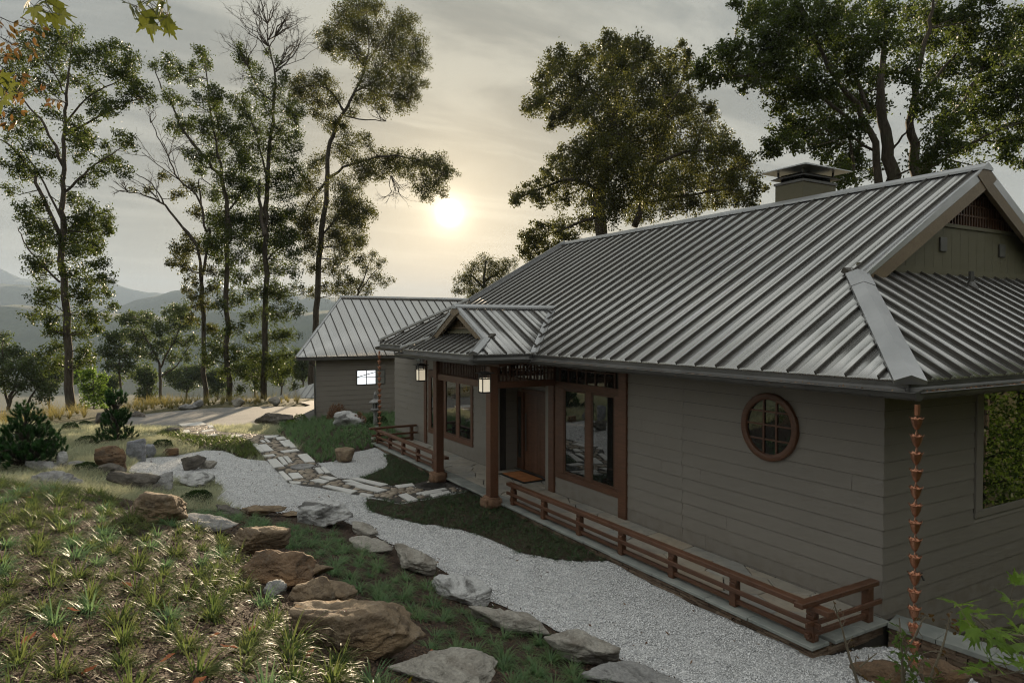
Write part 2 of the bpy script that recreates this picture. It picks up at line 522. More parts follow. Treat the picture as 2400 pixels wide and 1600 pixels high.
# ------------------------------------------------------------------ terrain
CP = [(7,6,0),(6,6,0),(5.4,6.4,.03),(7,9,0),(5.3,9,.02),(7.2,13,.03),(5,13,0),(5.5,16,0),(4,16,0),(6,20,0),(4,20,0),(3,21.5,0),
 (2.2,21,.02),(7,23,.03),(5.5,24.5,0),(8.8,26,.05),(7.5,29.5,-.15),(10,30,-.1),(9,12,0),(9,18,0),(14,14,-.3),(20,14,-.6),(12,3,-.7),
 (9.6,4.2,-.3),(8.2,4.6,0),(8.2,3,-.05),(6.6,4.4,0),(5.6,4.6,.1),(5.0,3.4,.35),(4.9,7.6,.06),(4.5,9.2,.06),(4.4,11.2,.06),(3.9,13.6,.06),(3.3,15.4,.06),
 (3.2,6.1,.55),(3.4,8.0,.42),(3.3,10.,.38),(2.8,12.2,.36),(2.1,14,.36),(2.5,6.5,.85),(2.15,7.3,.98),(1.9,8.6,1.0),(1.7,9.8,.95),(1.3,11.8,.9),(.75,13.4,.85),
 (1.0,6.0,1.65),(.03,7.8,1.7),(-.9,7.1,1.95),(-.7,5.4,2.05),(0,5,2.0),(1.2,4.4,1.75),(2.2,3.8,1.4),(3.5,3.5,.85),(0,0,2.4),(-3,0,2.9),(-5,5,2.9),(-4,10,2.2),
 (-1.2,9.3,1.75),(-1.6,13,1.5),(-.3,13.2,1.3),(.3,12,1.25),(.9,10,1.35),(1.2,8,1.4),(-2.2,15.5,1.25),(-.7,15.5,.85),(.6,15.2,.5),(1.7,15.6,.2),
 (-3.2,18,.85),(-1.2,18,.55),(.5,17.5,.25),(1.6,17.5,.1),(1.2,19.5,.06),(-.3,20.3,.35),(.6,22.5,.12),(-5,21,.8),(-3,22,.5),(-1,22,.35),(-.1,25.4,.3),(-4,26,.5),
 (-2,28,.4),(1,27,.15),(3,27.5,.05),(5,26,.02),(-6,32,.25),(-1,32.5,-.02),(3,32.5,-.08),(6,33.5,-.15),(8,36,-.25),(-8,38,0),(-3,42,-.3),(4,44,-.45),(10,44,-.5),
 (-14,30,.6),(-12,15,2.6),(-12,0,4),(0,50,-1.1),(10,52,-1.2),(20,55,-1.6),(-12,50,-1),(15,40,-.7),(25,30,-1),(25,10,-1.2),(20,0,-1.4),(10,-5,.3),(0,-10,3.0),(-20,40,-.3),(30,50,-2)]
CPA = np.array(CP, float)
def _phi(r2): return np.where(r2 > 1e-9, .5 * r2 * np.log(r2 + 1e-12), 0)
_n = len(CPA)
_K = _phi(((CPA[:, None, :2] - CPA[None, :, :2]) ** 2).sum(2)) + np.eye(_n) * .6
_P = np.c_[np.ones(_n), CPA[:, :2]]
_W = np.linalg.solve(np.block([[_K, _P], [_P.T, np.zeros((3, 3))]]), np.r_[CPA[:, 2], 0, 0, 0])
def terr(x, y):
    x = np.atleast_1d(np.asarray(x, float)); y = np.atleast_1d(np.asarray(y, float))
    out = np.empty(len(x))
    for s in range(0, len(x), 20000):
        xs, ys = x[s:s + 20000], y[s:s + 20000]
        xc, yc = np.clip(xs, -22, 32), np.clip(ys, -14, 58)
        z = _phi((xc[:, None] - CPA[:, 0]) ** 2 + (yc[:, None] - CPA[:, 1]) ** 2) @ _W[:_n] + _W[_n] + _W[_n + 1] * xc + _W[_n + 2] * yc
        d = np.hypot(xs - xc, ys - yc)
        front = ys > -14
        dd = np.minimum(d, 700)
        fall = np.where(front, -.20 * dd + .00008 * dd * dd, np.minimum(.16 * d, 22))
        z = z + fall + np.clip(d / 40, 0, 1) * 1.2 * np.sin(xs / 23.) * np.cos(ys / 31.)
        out[s:s + 20000] = z
    return out
def tz(x, y): return float(terr(x, y)[0])
def ground(px, py, off=0.):
    d = ray(px, py)
    lo, hi = 1.5, 1.5
    for t in np.concatenate([np.arange(1.5, 40, .25), np.arange(40, 160, 1.)]):
        p = CAM + d * t
        if p[2] < tz(p[0], p[1]) + off:
            hi = t; break
        lo = t
    for _ in range(24):
        m = (lo + hi) / 2
        p = CAM + d * m
        if p[2] < tz(p[0], p[1]) + off: hi = m
        else: lo = m
    p = CAM + d * hi
    return np.array([p[0], p[1], tz(p[0], p[1])])
def gpoly(L): return [tuple(ground(*q)[:2]) for q in L]

def inpoly(P, poly):
    P = np.asarray(P); x, y = P[:, 0], P[:, 1]
    ins = np.zeros(len(P), bool)
    n = len(poly)
    for i in range(n):
        x1, y1 = poly[i]; x2, y2 = poly[(i + 1) % n]
        c = (y1 > y) != (y2 > y)
        with np.errstate(divide='ignore', invalid='ignore'):
            xi = (x2 - x1) * (y - y1) / (y2 - y1 + 1e-12) + x1
        ins ^= c & (x < xi)
    return ins
def smooth_poly(poly, step=.12, jit=0., it=2):
    P = [np.array(p, float) for p in poly]
    for _ in range(it):
        Q = []
        for i in range(len(P)):
            a, b = P[i], P[(i + 1) % len(P)]
            Q += [a * .75 + b * .25, a * .25 + b * .75]
        P = Q
    out = []
    for i in range(len(P)):
        a, b = P[i], P[(i + 1) % len(P)]
        k = max(1, int(np.linalg.norm(b - a) / step))
        for j in range(k): out.append(a + (b - a) * j / k)
    if jit: out = [p + NR.normal(0, jit, 2) for p in out]
    return [tuple(p) for p in out]
def patch(name, poly, off, mat, res=.25, amp=0., label=None):
    poly = [tuple(p) for p in poly]
    A = np.array(poly)
    x0, y0 = A.min(0); x1, y1 = A.max(0)
    gx, gy = np.meshgrid(np.arange(x0, x1, res), np.arange(y0, y1, res))
    G = np.c_[gx.ravel(), gy.ravel()] + NR.uniform(-.25, .25, (gx.size, 2)) * res
    G = G[inpoly(G, poly)]
    pts = [Vector(p) for p in poly] + [Vector(p) for p in G]
    n = len(poly)
    vs, es, fs, *_ = delaunay_2d_cdt(pts, [(i, (i + 1) % n) for i in range(n)], [], 1, 1e-5)
    V2 = np.array([(v.x, v.y) for v in vs])
    z = terr(V2[:, 0], V2[:, 1]) + off
    if amp: z = z + amp * fbm(np.c_[V2 * 2.2, np.zeros(len(V2))], 4, 5)
    T = []
    for f in fs:
        for i in range(1, len(f) - 1): T.append((f[0], f[i], f[i + 1]))
    o = link(bpy.data.objects.new(name, fast_mesh(name, np.c_[V2, z], T, mat, True)))
    return tag(o, label, None, None, 'structure')

def gm_ground():
    k = N('forest_floor')
    c = k.mix(k.rng(k.noise(.5, 5), .35, .65), (.055, .06, .022), (.12, .11, .045))
    c = k.mix(k.rng(k.noise(6., 4), .4, .7, 0, .6), c, (.05, .04, .025))
    k.set(Base_Color=c, Roughness=.95); k.bump(k.noise(9, 5), .8, .1); return k.m
def gm_mulch():
    k = N('bark_mulch')
    v = k.n('ShaderNodeTexVoronoi', {'Scale': 38.}); k.t.links.new(k.mapv(k.pos(), (1, 1, .6)), v.inputs['Vector'])
    c = k.mix(k.rng(k.noise(55, 4), .3, .7), (.022, .013, .008), (.085, .052, .032))
    c = k.mix(k.rng(v.outputs['Color'], .5, .9, 0, .4), c, (.12, .08, .05))
    c = k.mix(k.rng(k.noise(1.2, 3), .45, .7, 0, .5), c, (.05, .03, .018))
    k.set(Base_Color=c, Roughness=.95); k.bump(k.math('ADD', k.noise(45, 5), v.outputs['Distance']), .9, .04); return k.m
def gm_gravel():
    k = N('grey_gravel')
    v = k.n('ShaderNodeTexVoronoi', {'Scale': 42.}); k.t.links.new(k.pos(), v.inputs['Vector'])
    c = k.mix(k.rng(v.outputs['Color'], .1, .9), (.32, .325, .33), (.78, .775, .76))
    c = k.mix(k.rng(k.noise(1.1, 4), .4, .7, 0, .2), c, (.5, .49, .47))
    k.set(Base_Color=c, Roughness=.85)
    k.bump(k.rng(v.outputs['Distance'], 0, .6, 1, 0), .9, .02); return k.m
def gm_meadow():
    k = N('meadow_turf')
    c = k.mix(k.rng(k.noise(.7, 5), .35, .65), (.17, .19, .10), (.29, .30, .18))
    c = k.mix(k.rng(k.noise(40, 4), .35, .7, 0, .6), c, (.06, .08, .03))
    k.set(Base_Color=c, Roughness=.95); k.bump(k.noise(50, 4), .8, .04); return k.m
def gm_drive():
    k = N('worn_asphalt')
    c = k.mix(k.rng(k.noise(.7, 5), .35, .65), (.16, .155, .15), (.23, .225, .215))
    c = k.mix(k.rng(k.noise(120, 3), .3, .7, 0, .4), c, (.12, .118, .115))
    c = k.mix(k.rng(k.noise(1, 4, k.mapv(k.pos(), (.25, 2.4, 1))), .5, .7, 0, .4), c, (.27, .26, .24))
    k.set(Base_Color=c, Roughness=.75); k.bump(k.noise(150, 3), .35, .01); return k.m
M['ground'], M['mulch'], M['gravel'], M['turf'], M['drive'] = gm_ground(), gm_mulch(), gm_gravel(), gm_meadow(), gm_drive()
M['pebble'] = mat_simple('gravel_chip', (.30, .305, .315), (.96, .955, .94), 45., .8, 0, det=1)
M['chip'] = mat_simple('bark_chip', (.022, .013, .008), (.14, .085, .052), 60., .9, 0, det=1)
M['hill'] = mat_simple('wooded_slope', (.03, .045, .02), (.05, .07, .03), .02, 1., 0)

n_ = 340
u_ = np.linspace(-1, 1, n_)
g_ = 6.5 * np.sinh(7.9 * u_)
gx, gy = np.meshgrid(g_ + 2, g_ + 11)
gz = terr(gx.ravel(), gy.ravel()) - .07
idx = np.arange(n_ * n_).reshape(n_, n_)
F = np.stack([idx[:-1, :-1], idx[:-1, 1:], idx[1:, 1:], idx[1:, :-1]], -1).reshape(-1, 4)
tag(link(bpy.data.objects.new('ground', fast_mesh('ground', np.c_[gx.ravel(), gy.ravel(), gz], F, M['ground'], True))), kind='structure')

def ridge(D, pts, depth, seed):
    """wooded mountain ridge: crest traced along its skyline, slopes falling both ways"""
    px = np.array([p[0] / 2.613 for p in pts]); py = np.array([500 + p[1] / 2.613 for p in pts])
    X = np.arange(px[0], px[-1], 9.)
    Y = np.interp(X, px, py)
    crest = np.array([pD(a, b, D) for a, b in zip(X, Y)])
    crest[:, 2] += D * .0022 * fbm(np.c_[crest[:, :2] / (D * .03), np.zeros(len(X))], 5, seed)
    nj = 15
    V = []
    for j in range(nj):
        t = (j / (nj - 1) - .5) * 2
        off = FW * np.array([1, 1, 0]) * t * depth
        z = crest[:, 2] - (crest[:, 2] + 150) * np.abs(t) ** 1.15
        P = crest + off
        P[:, 2] = z + (1 - abs(t)) * abs(t) * depth * .16 * fbm(np.c_[P[:, :2] / (depth * .22), np.zeros(len(X))], 4, seed + 9)
        V.append(P)
    V = np.concatenate(V)
    m = len(X)
    I = np.arange(nj * m).reshape(nj, m)
    F = np.stack([I[:-1, :-1], I[:-1, 1:], I[1:, 1:], I[1:, :-1]], -1).reshape(-1, 4)
    tag(link(bpy.data.objects.new('hills', fast_mesh('hills', V, F, M['hill'], True))), kind='structure')
ridge(5200, [(-900,300),(0,340),(60,368),(130,395),(300,412),(500,402),(690,425),(760,450),(830,465),(900,480),(950,484),(1100,500),(1400,490),(2000,520),(3000,545),(4500,520),(7000,500)], 1500, 3)
ridge(3300, [(-900,425),(0,433),(170,440),(300,480),(500,545),(740,580),(860,540),(960,502),(1050,472),(1150,455),(1300,445),(1600,475),(2200,530),(3500,570),(7000,560)], 1000, 5)
ridge(1900, [(-900,585),(0,568),(80,556),(200,568),(400,600),(660,612),(750,622),(1000,640),(1300,612),(2000,600),(3500,610),(7000,600)], 600, 8)

def zq(L): return [(250 + x / 4.704, 950 + y / 4.704) for x, y in L]
def zr(L): return [(650 + x / 4.48, 900 + y / 4.48) for x, y in L]
def z5(L): return [(800 + x / 2.851, 1050 + y / 2.851) for x, y in L]
DX, DY0, DY1, DZ = 7.32, 5.32, 22.10, .17          # veranda edge, ends, floor level

MEADOW = [(-9,14.8),(-3,15.2),(-.9,15.0),(.6,14.9),(1.8,15.3),(3,15.8),(4.5,16.5),(7.3,22),(8.7,24),(8.7,30.9),(7,30.9),(3,30.6),(0,31.5),(-3,34.5),(-9,37)]
patch('meadow', smooth_poly(MEADOW, .3, 0, 1), -.02, M['turf'], .4, .03)
MULCH = [(-4.5,-1.5),(-6,6),(-5,12),(-3.2,15.8),(-.8,15.4),(.8,15.3),(2.6,15.9),(3.5,15.6),(4.2,13.6),(4.6,11.3),(4.8,9.2),(5.1,8.0),(5.4,6.6),(5.6,5.4),(5.5,2.5),(4,-1.5)]
patch('mulch_bed', smooth_poly(MULCH, .2, 0, 1), .0, M['mulch'], .13, .025)

GRAVEL = gpoly(zq([(440,575),(740,560),(900,530),(1150,490),(1310,500),(1410,550),(1500,590),(1720,610),(1800,600)])
  + zr([(420,830),(580,825),(770,720),(900,700),(1040,668)])) + [(7.33,21.6),(7.33,12.),(7.33,9.),(7.33,5.33),(8.55,5.2),(8.75,4.7),(8.6,3.6),(6.6,3.4),(5.55,4.2)] + \
  [(5.45,5.4),(5.28,6.0),(5.15,6.85),(4.85,8.2),(4.55,9.07),(4.6,10.07),(4.4,11.26),(4.09,13.52),(3.5,15.3)] + \
  gpoly(zq([(2100,1210),(1900,1180),(1480,1150),(1250,1090),(1200,1030),(1310,900),(1150,840),(1080,800),(690,840),(380,830),(220,740),(290,650),(420,590)]))
GRAVEL_S = smooth_poly(GRAVEL, .15, .008, 1)
patch('gravel_court', GRAVEL_S, .012, M['gravel'], .2, .02)

DRIVE = gpoly([(232,988),(260,1000),(295,1003),(386,1003),(507,997),(586,999),(660,996),(742,990)]) + [(7.6,31.6),(12,33),(14,41),(9,41.5)] + \
        gpoly([(741,954),(633,953),(516,955),(441,961),(361,968),(290,978),(245,982)])
patch('driveway', smooth_poly(DRIVE, .4, 0, 1), .015, M['drive'], .6)

BED_NEAR = gpoly([(862,1170),(907,1176),(936,1185),(950,1183),(1047,1165),(1110,1152)]) + [(7.30,14.6),(7.30,13.4),(7.30,12.2),(7.30,10.6),(7.30,9.3)] + \
   gpoly(z5([(1830,752),(1780,760),(1600,765),(1400,745),(1200,710),(1050,640),(900,575),(750,540),(600,520),(450,490)]) + [(918,1215),(873,1201),(858,1181)])
BED_FAR = gpoly([(918,1065)]) + [(7.30,20.4),(7.30,18.),(7.30,17.2)] + gpoly([(1036,1124),(994,1130),(967,1136),(927,1141),(911,1138),(842,1123),(873,1112),(913,1092),(902,1070)])
BED_GARAGE = gpoly([(652,1014),(690,1044),(706,1055),(744,1085),(779,1085),(822,1061),(851,1056),(884,1050)]) + [(7.3,22.2),(8.8,22.3),(8.85,24.3),(12,25),(12,30.8),(7.7,30.8)] + gpoly([(700,993),(660,1001)])
BED_LEFT = gpoly(zq([(550,340),(690,265),(820,325),(1000,350),(1350,355),(1540,395),(1600,445),(1700,590),(1500,588),(1410,543),(1310,493),(1150,482),(950,468),(880,420),(700,380)]))
for P in (BED_NEAR, BED_FAR):
    patch('planting_bed', smooth_poly(P, .12, .006, 1), .03, M['mulch'], .2, .015)
patch('planting_bed', smooth_poly(BED_GARAGE, .25, .006, 1), .025, M['mulch'], .4, .02)
patch('planting_bed', smooth_poly(BED_LEFT, .15, .006, 1), .03, M['mulch'], .25, .02)

# ---- gravel as loose chips
def scatter(poly, dens, seed=0):
    A = np.array(poly); x0, y0 = A.min(0); x1, y1 = A.max(0)
    r = np.random.default_rng(seed)
    n = int(dens * (x1 - x0) * (y1 - y0))
    P = np.c_[r.uniform(x0, x1, n), r.uniform(y0, y1, n)]
    return P[inpoly(P, poly)]
OCT = np.array([(1,0,0),(-1,0,0),(0,1,0),(0,-1,0),(0,0,1),(0,0,-1)], float)
OF = np.array([(0,2,4),(2,1,4),(1,3,4),(3,0,4),(2,0,5),(1,2,5),(3,1,5),(0,3,5)])
def pebbles(name, P, r0, r1, mat, off=.012, flat=.7, parent=None):
    n = len(P)
    r = NR.uniform(r0, r1, (n, 1, 1)) * NR.uniform(.6, 1.3, (n, 6, 1))
    ang = NR.uniform(0, 6.28, n); c, s = np.cos(ang)[:, None], np.sin(ang)[:, None]
    B = OCT[None] * r * np.array([1, .75, flat]) + NR.normal(0, .12, (n, 6, 3)) * r
    X = B[..., 0] * c - B[..., 1] * s; Y = B[..., 0] * s + B[..., 1] * c
    tilt = NR.normal(0, .5, (n, 1)); Z = B[..., 2] + X * np.sin(tilt) * .6
    z = terr(P[:, 0], P[:, 1]) + off + .02 * fbm(np.c_[P * 2.2, np.zeros(n)], 4, 5)
    V = np.stack([X + P[:, :1], Y + P[:, 1:2], Z + z[:, None] + .3 * r0], -1).reshape(-1, 3)
    F = (OF[None] + (np.arange(n) * 6)[:, None, None]).reshape(-1, 3)
    return tag(link(bpy.data.objects.new(name, fast_mesh(name, V, F, mat)), parent), kind='stuff')
P = scatter(GRAVEL_S, 1350, 4)
d = np.hypot(P[:, 0], P[:, 1])
keep = NR.uniform(0, 1, len(P)) < np.clip((9.5 / d) ** 2.2, .0, 1)
P = P[keep & (P[:, 0] < 8.7)]
for B in (BED_NEAR, BED_FAR, BED_GARAGE):
    P = P[~inpoly(P, B)]
sp_ = NR.uniform(0, 1, len(P)) < .10
P[sp_] += NR.normal(0, .09, (int(sp_.sum()), 2))            # stones kicked over the edge
P = P[(P[:, 0] < 8.7) & ((P[:, 0] < 7.30) | (P[:, 1] < 5.28))]
dd = np.hypot(P[:, 0], P[:, 1])
o = pebbles('gravel', P, .013, .023, M['pebble'])
tag(o, 'loose grey gravel chips covering the court in front of the house', 'gravel')

lc = scatter(GRAVEL_S, 2.2, 31)
n = len(lc); C0 = np.c_[lc, terr(lc[:, 0], lc[:, 1]) + .05]
a = NR.normal(0, 1, (n, 3)) * np.array([1, 1, .35]); a /= np.linalg.norm(a, axis=1)[:, None]
b = NR.normal(0, 1, (n, 3)) * np.array([1, 1, .5]); b /= np.linalg.norm(b, axis=1)[:, None]
L = NR.uniform(.015, .04, (n, 1))
V = np.stack([C0 - a * L, C0 + b * L * .5, C0 + a * L, C0 - b * L * .5], 1).reshape(-1, 3)
o = link(bpy.data.objects.new('leaf_litter', fast_mesh('leaf_litter', V, np.arange(4 * n).reshape(-1, 4), mat_simple('brown_leaf_litter', (.07, .035, .02), (.22, .11, .05), 30, .8, 0))))
tag(o, 'small brown leaves blown over the gravel', 'leaf litter', kind='stuff')
# ---- bark chips on the mulch
P = scatter(MULCH, 520, 5)
d = np.hypot(P[:, 0], P[:, 1])
P = P[(NR.uniform(0, 1, len(P)) < np.clip((6.5 / d) ** 2, 0, 1)) & (d > 3.5)]
n = len(P); z = terr(P[:, 0], P[:, 1]) + .012 + .025 * fbm(np.c_[P * 2.2, np.zeros(n)], 4, 5)
a = NR.uniform(0, 6.28, n); L = NR.uniform(.012, .035, n); W = NR.uniform(.004, .01, n)
ux = np.c_[np.cos(a), np.sin(a), NR.normal(0, .45, n)] * L[:, None]; vx = np.c_[-np.sin(a), np.cos(a), NR.normal(0, .5, n)] * W[:, None]
C0 = np.c_[P, z]
V = np.stack([C0 - ux - vx, C0 + ux - vx * .6, C0 + ux * .9 + vx, C0 - ux * .8 + vx * .7], 1).reshape(-1, 3)
o = link(bpy.data.objects.new('bark_mulch', fast_mesh('bark_mulch', V, np.arange(4 * n).reshape(-1, 4), M['chip'])))
tag(o, 'dark shredded bark mulch lying between the grass tufts', 'mulch', kind='stuff')

# ---- voronoi paving cells
def clip(poly, a, b, c):
    out = []
    n = len(poly)
    for i in range(n):
        p, q = poly[i], poly[(i + 1) % n]
        dp, dq = a * p[0] + b * p[1] - c, a * q[0] + b * q[1] - c
        if dp <= 0: out.append(p)
        if dp * dq < 0:
            t = dp / (dp - dq); out.append((p[0] + (q[0] - p[0]) * t, p[1] + (q[1] - p[1]) * t))
    return out
def cells(seeds, box, gap, sq=1.0):
    S = np.array(seeds); out = []
    for i, s in enumerate(S):
        poly = [(box[0], box[2]), (box[1], box[2]), (box[1], box[3]), (box[0], box[3])]
        d2 = ((S - s) ** 2).sum(1)
        for j in np.argsort(d2)[1:22]:
            q = S[j]; m = (s + q) / 2; nv = q - s; L = np.linalg.norm(nv)
            if L < 1e-6: continue
            nv /= L
            poly = clip(poly, nv[0], nv[1], nv @ m - gap / 2)
            if len(poly) < 3: break
        if len(poly) >= 3: out.append(poly)
    return out
def parea(p): return .5 * sum(p[i][0] * p[(i + 1) % len(p)][1] - p[(i + 1) % len(p)][0] * p[i][1] for i in range(len(p)))
def round_poly(poly, k=.22):
    out = []
    n = len(poly)
    for i in range(n):
        a, b, c = poly[i - 1], poly[i], poly[(i + 1) % n]
        out.append((b[0] + (a[0] - b[0]) * k, b[1] + (a[1] - b[1]) * k))
        out.append((b[0] + (c[0] - b[0]) * k, b[1] + (c[1] - b[1]) * k))
    return out

# ---- stepping path: granite slabs set among river cobbles
PATH_PX = [(1126,1146),(1113,1149),(1047,1162),(950,1180),(936,1182),(907,1173),(842,1162),(829,1160),(753,1145),(724,1142),(675,1134),(652,1109),(626,1082),(614,1073),(590,1041),
  (577,1032),(537,1023),(463,1022),(448,1020),(424,1017),(420,1010),(414,1001),(473,993),(505,1006),(511,1012),(537,1016),(611,1019),(656,1021),(686,1046),(703,1056),(741,1085),(775,1112),
  (793,1123),(842,1124),(911,1140),(927,1143),(967,1137),(994,1131),(1041,1125),(1062,1121)]
PATH = gpoly(PATH_PX)
PATH[0] = (7.31, PATH[0][1]); PATH[-1] = (7.31, PATH[-1][1])
path = patch('stepping_path', PATH, .035, M['mortar'], .4)
def quad_slab(px4):
    return gpoly(px4)
SLABS = [zr(q) for q in (
  [(390,900),(440,960),(495,950),(440,890)], [(450,890),(505,952),(555,948),(490,885)], [(210,760),(290,840),(400,832),(310,745)],
  [(110,955),(160,1015),(275,1000),(220,945)], [(10,935),(95,1032),(155,1025),(60,930)], [(120,1040),(150,1060),(245,1065),(248,1045)],
  [(340,1030),(490,1062),(550,1035),(440,1010)], [(440,990),(560,1030),(640,1008),(540,988)], [(470,1090),(780,1165),(850,1140),(540,1082)],
  [(680,1030),(830,1068),(935,1080),(760,1020)], [(760,1010),(1090,1090),(1170,1070),(840,1002)], [(710,1062),(880,1100),(930,1088),(760,1058)],
  [(810,1100),(1060,1155),(1160,1130),(920,1078)], [(860,1175),(960,1205),(1020,1190),(890,1165)], [(1230,1085),(1275,1110),(1445,1085),(1420,1060)],
  [(1270,1185),(1380,1255),(1485,1235),(1350,1165)], [(1450,1170),(1490,1180),(1790,1125),(1760,1110)], [(1510,1175),(1550,1190),(1740,1150),(1720,1140)],
  [(60,775),(120,845),(160,835),(110,775)], [(1,785),(65,865),(115,858),(50,780)],[(1600,1185),(1640,1215),(1830,1165),(1800,1140)])] + [zq(q) for q in (
  [(1770,615),(1840,705),(1960,690),(1870,605)], [(1600,435),(1690,535),(1740,530),(1660,435)], [(1670,445),(1740,525),(1845,515),(1760,440)],
  [(1690,400),(1720,425),(1755,420),(1725,395)], [(1730,380),(1780,425),(1810,420),(1760,378)], [(1900,405),(1965,470),(2020,465),(1950,400)],
  [(1955,400),(2030,485),(2100,480),(2010,390)], [(1860,365),(1880,395),(1985,385),(1950,355)], [(1730,350),(1750,378),(1860,365),(1900,345)],
  [(1910,520),(1960,540),(2130,515),(2100,498)], [(1710,570),(1740,588),(1865,570),(1840,552)], [(820,290),(830,318),(920,308),(910,288)],
  [(790,215),(830,240),(1110,225),(1050,200)], [(1040,290),(1060,305),(1190,290),(1170,278)], [(1110,235),(1130,255),(1185,250),(1160,228)],[(1060,345),(1090,360),(1240,345),(1200,332)],[(1310,350),(1360,372),(1500,350),(1440,335)])]
slab_polys = []
for q in SLABS:
    p = gpoly(q)
    if parea(p) < 0: p = p[::-1]
    c = np.mean(p, 0)
    p = [tuple(c + (np.array(v) - c) * .97) for v in p]
    slab_polys.append(p)
    z = tz(*c)
    MB().prism(p, z - .05, z + .066 + rnd.uniform(-.004, .006), .008).build('granite_slab', M['granite'], path)
# round millstone in the path
c = ground(*zr([(262, 880)])[0])
ring = [(c[0] + .33 * math.cos(t), c[1] + .33 * math.sin(t)) for t in np.linspace(0, 2 * math.pi, 24, endpoint=False)]
slab_polys.append(ring)
ms = MB().prism(ring, c[2] - .05, c[2] + .066, .01).build('millstone', M['rock_grey'], path)
MB().lathe([(.035, 0), (.035, .003)], (c[0], c[1], c[2] + .0665), 12).build('axle_hole', M['void'], ms)
# cast iron drain cover by the veranda
c = ground(*zr([(1620, 1085)])[0])
ring = [(c[0] + .36 * math.cos(t), c[1] + .36 * math.sin(t)) for t in np.linspace(0, 2 * math.pi, 28, endpoint=False)]
slab_polys.append(ring)
dc = empty('drain_cover', (c[0], c[1], c[2]))
tag(dc, 'round dark cast iron drain cover set among the cobbles by the entrance', 'drain cover')
child(MB().prism(ring, c[2] - .05, c[2] + .058, .012).build('lid', M['iron']), dc)
mb = MB()
for i in range(-3, 4):
    h = math.sqrt(max(0, .27 ** 2 - (i * .08) ** 2))
    mb.box(c[0] - h, c[0] + h, c[1] + i * .08 - .018, c[1] + i * .08 + .018, c[2] + .059, c[2] + .068)
child(mb.build('tread_bars', M['iron']), dc)
# dark corner slab by the drain
p = gpoly([(1045,1122),(1101,1143),(1112,1136),(1062,1119)])
seeds = []
A = np.array(PATH); x0, y0 = A.min(0); x1, y1 = A.max(0)
r_ = np.random.default_rng(3)
cand = np.c_[r_.uniform(x0, x1, 22000), r_.uniform(y0, y1, 22000)]
cand = cand[inpoly(cand, PATH)]
acc = []
for q in cand:
    if all((q[0] - s[0]) ** 2 + (q[1] - s[1]) ** 2 > .145 ** 2 for s in acc): acc.append(q)
allc = cells(acc, (x0 - 1, x1 + 1, y0 - 1, y1 + 1), .016)
cob = []
for poly in allc:
    c = np.mean(poly, 0)
    if parea(poly) > .07 or parea(poly) < .004: continue
    for sc in (1., .8, .6, .45):
        pl = [tuple(c + (np.array(v) - c) * sc) for v in poly]; P_ = np.array(pl)
        if inpoly(P_, PATH).mean() < .99: continue
        if any(inpoly(np.r_[P_, c[None]], sp).any() or inpoly(np.array(sp), pl).any() for sp in slab_polys): continue
        cob.append((math.hypot(*c), pl)); break
cob.sort(key=lambda t: t[0])
rest = MB()
for i, (d_, pl) in enumerate(cob):
    z = tz(*np.mean(pl, 0))
    q = MB() if i < 290 else rest
    q.prism(round_poly(pl, .3), z - .03, z + .058 + rnd.uniform(-.008, .008), .02)
    if i < 290: q.build('cobble', M['cobble'], path, True)
tag(rest.build('cobble_paving', M['cobble'], path, True), kind='stuff')
print('cobbles', len(cob))

# ------------------------------------------------------------------ the house
XW, YN, YF = 8.85, 5.39, 22.12
house = empty('house', (XW, YN, 0))
tag(house, 'long grey lap-sided house with a dark standing seam hip-and-gable roof and timber porch', 'house')
def hp(mb, name, mat, smooth=False, parent=house):
    o = mb.build(name, mat, None, smooth)
    return child(o, parent) if parent.type == 'EMPTY' else (setattr(o, 'parent', parent) or o)

def V3(*a): return np.array(a, float)
def slope(parent, P0, a, u, L, lo, hi, sp, y0=0., ribs=True, seam=(.019, .050), edge=.03, name='roof'):
    """standing seam sheets: P0 eave start, a along the eave, u up the slope"""
    P0, a, u = V3(*P0), V3(*a), V3(*u)
    a /= np.linalg.norm(a); u /= np.linalg.norm(u)
    n = np.cross(a, u)
    if n[2] < 0: n = -n
    W = lambda y, s, h: P0 + a * y + u * s + n * h
    ys = [0.] + list(np.arange(y0 if y0 > 0 else sp, L - .02, sp)) + [L]
    for k in range(len(ys) - 1):
        w = ys[k + 1] - ys[k]
        prof = [(0, .006), (.31, .006), (.325, .011), (.34, .006), (.66, .006), (.675, .011), (.69, .006), (1, .006)] if ribs else [(0, .006), (1, .006)]
        V, uv, F = [], [], []
        for t, h in prof:
            y = ys[k] + t * w
            s0, s1 = lo(y), max(hi(y), lo(y) + .001)
            for s, hh in ((s0, h - edge), (s0, h), ((s0 + s1) / 2, h), (s1, h)):
                V.append(W(y, s, hh)); uv.append((y, s))
        m = 4
        for i in range(len(prof) - 1):
            for j in range(m - 1):
                F.append((i * m + j, (i + 1) * m + j, (i + 1) * m + j + 1, i * m + j + 1))
        o = bpy.data.objects.new(name + '_panel', fast_mesh(name + '_panel', V, F, M['metal'], False, uv))
        link(o, parent)
    for y in ys[(1 if y0 >= 0 else 0):-1]:
        s0, s1 = lo(y), hi(y)
        if s1 - s0 < .05: continue
        q = MB()
        V = [W(y + i * seam[0] / 2, s, h) for s in (s0 - .004, s1) for i, h in ((-1, .0), (1, .0), (1, seam[1]), (-1, seam[1]))]
        q.add(V, [(0, 1, 2, 3), (7, 6, 5, 4), (0, 4, 5, 1), (1, 5, 6, 2), (2, 6, 7, 3), (3, 7, 4, 0)])
        q.build(name + '_seam', M['metal_seam'], parent)
M['metal_seam'] = mat_simple('seam_rib', (.06, .054, .045), (.10, .092, .08), 3, .7, 0, metal=.15)  # dark rib colour carries the shaded sides of the seams

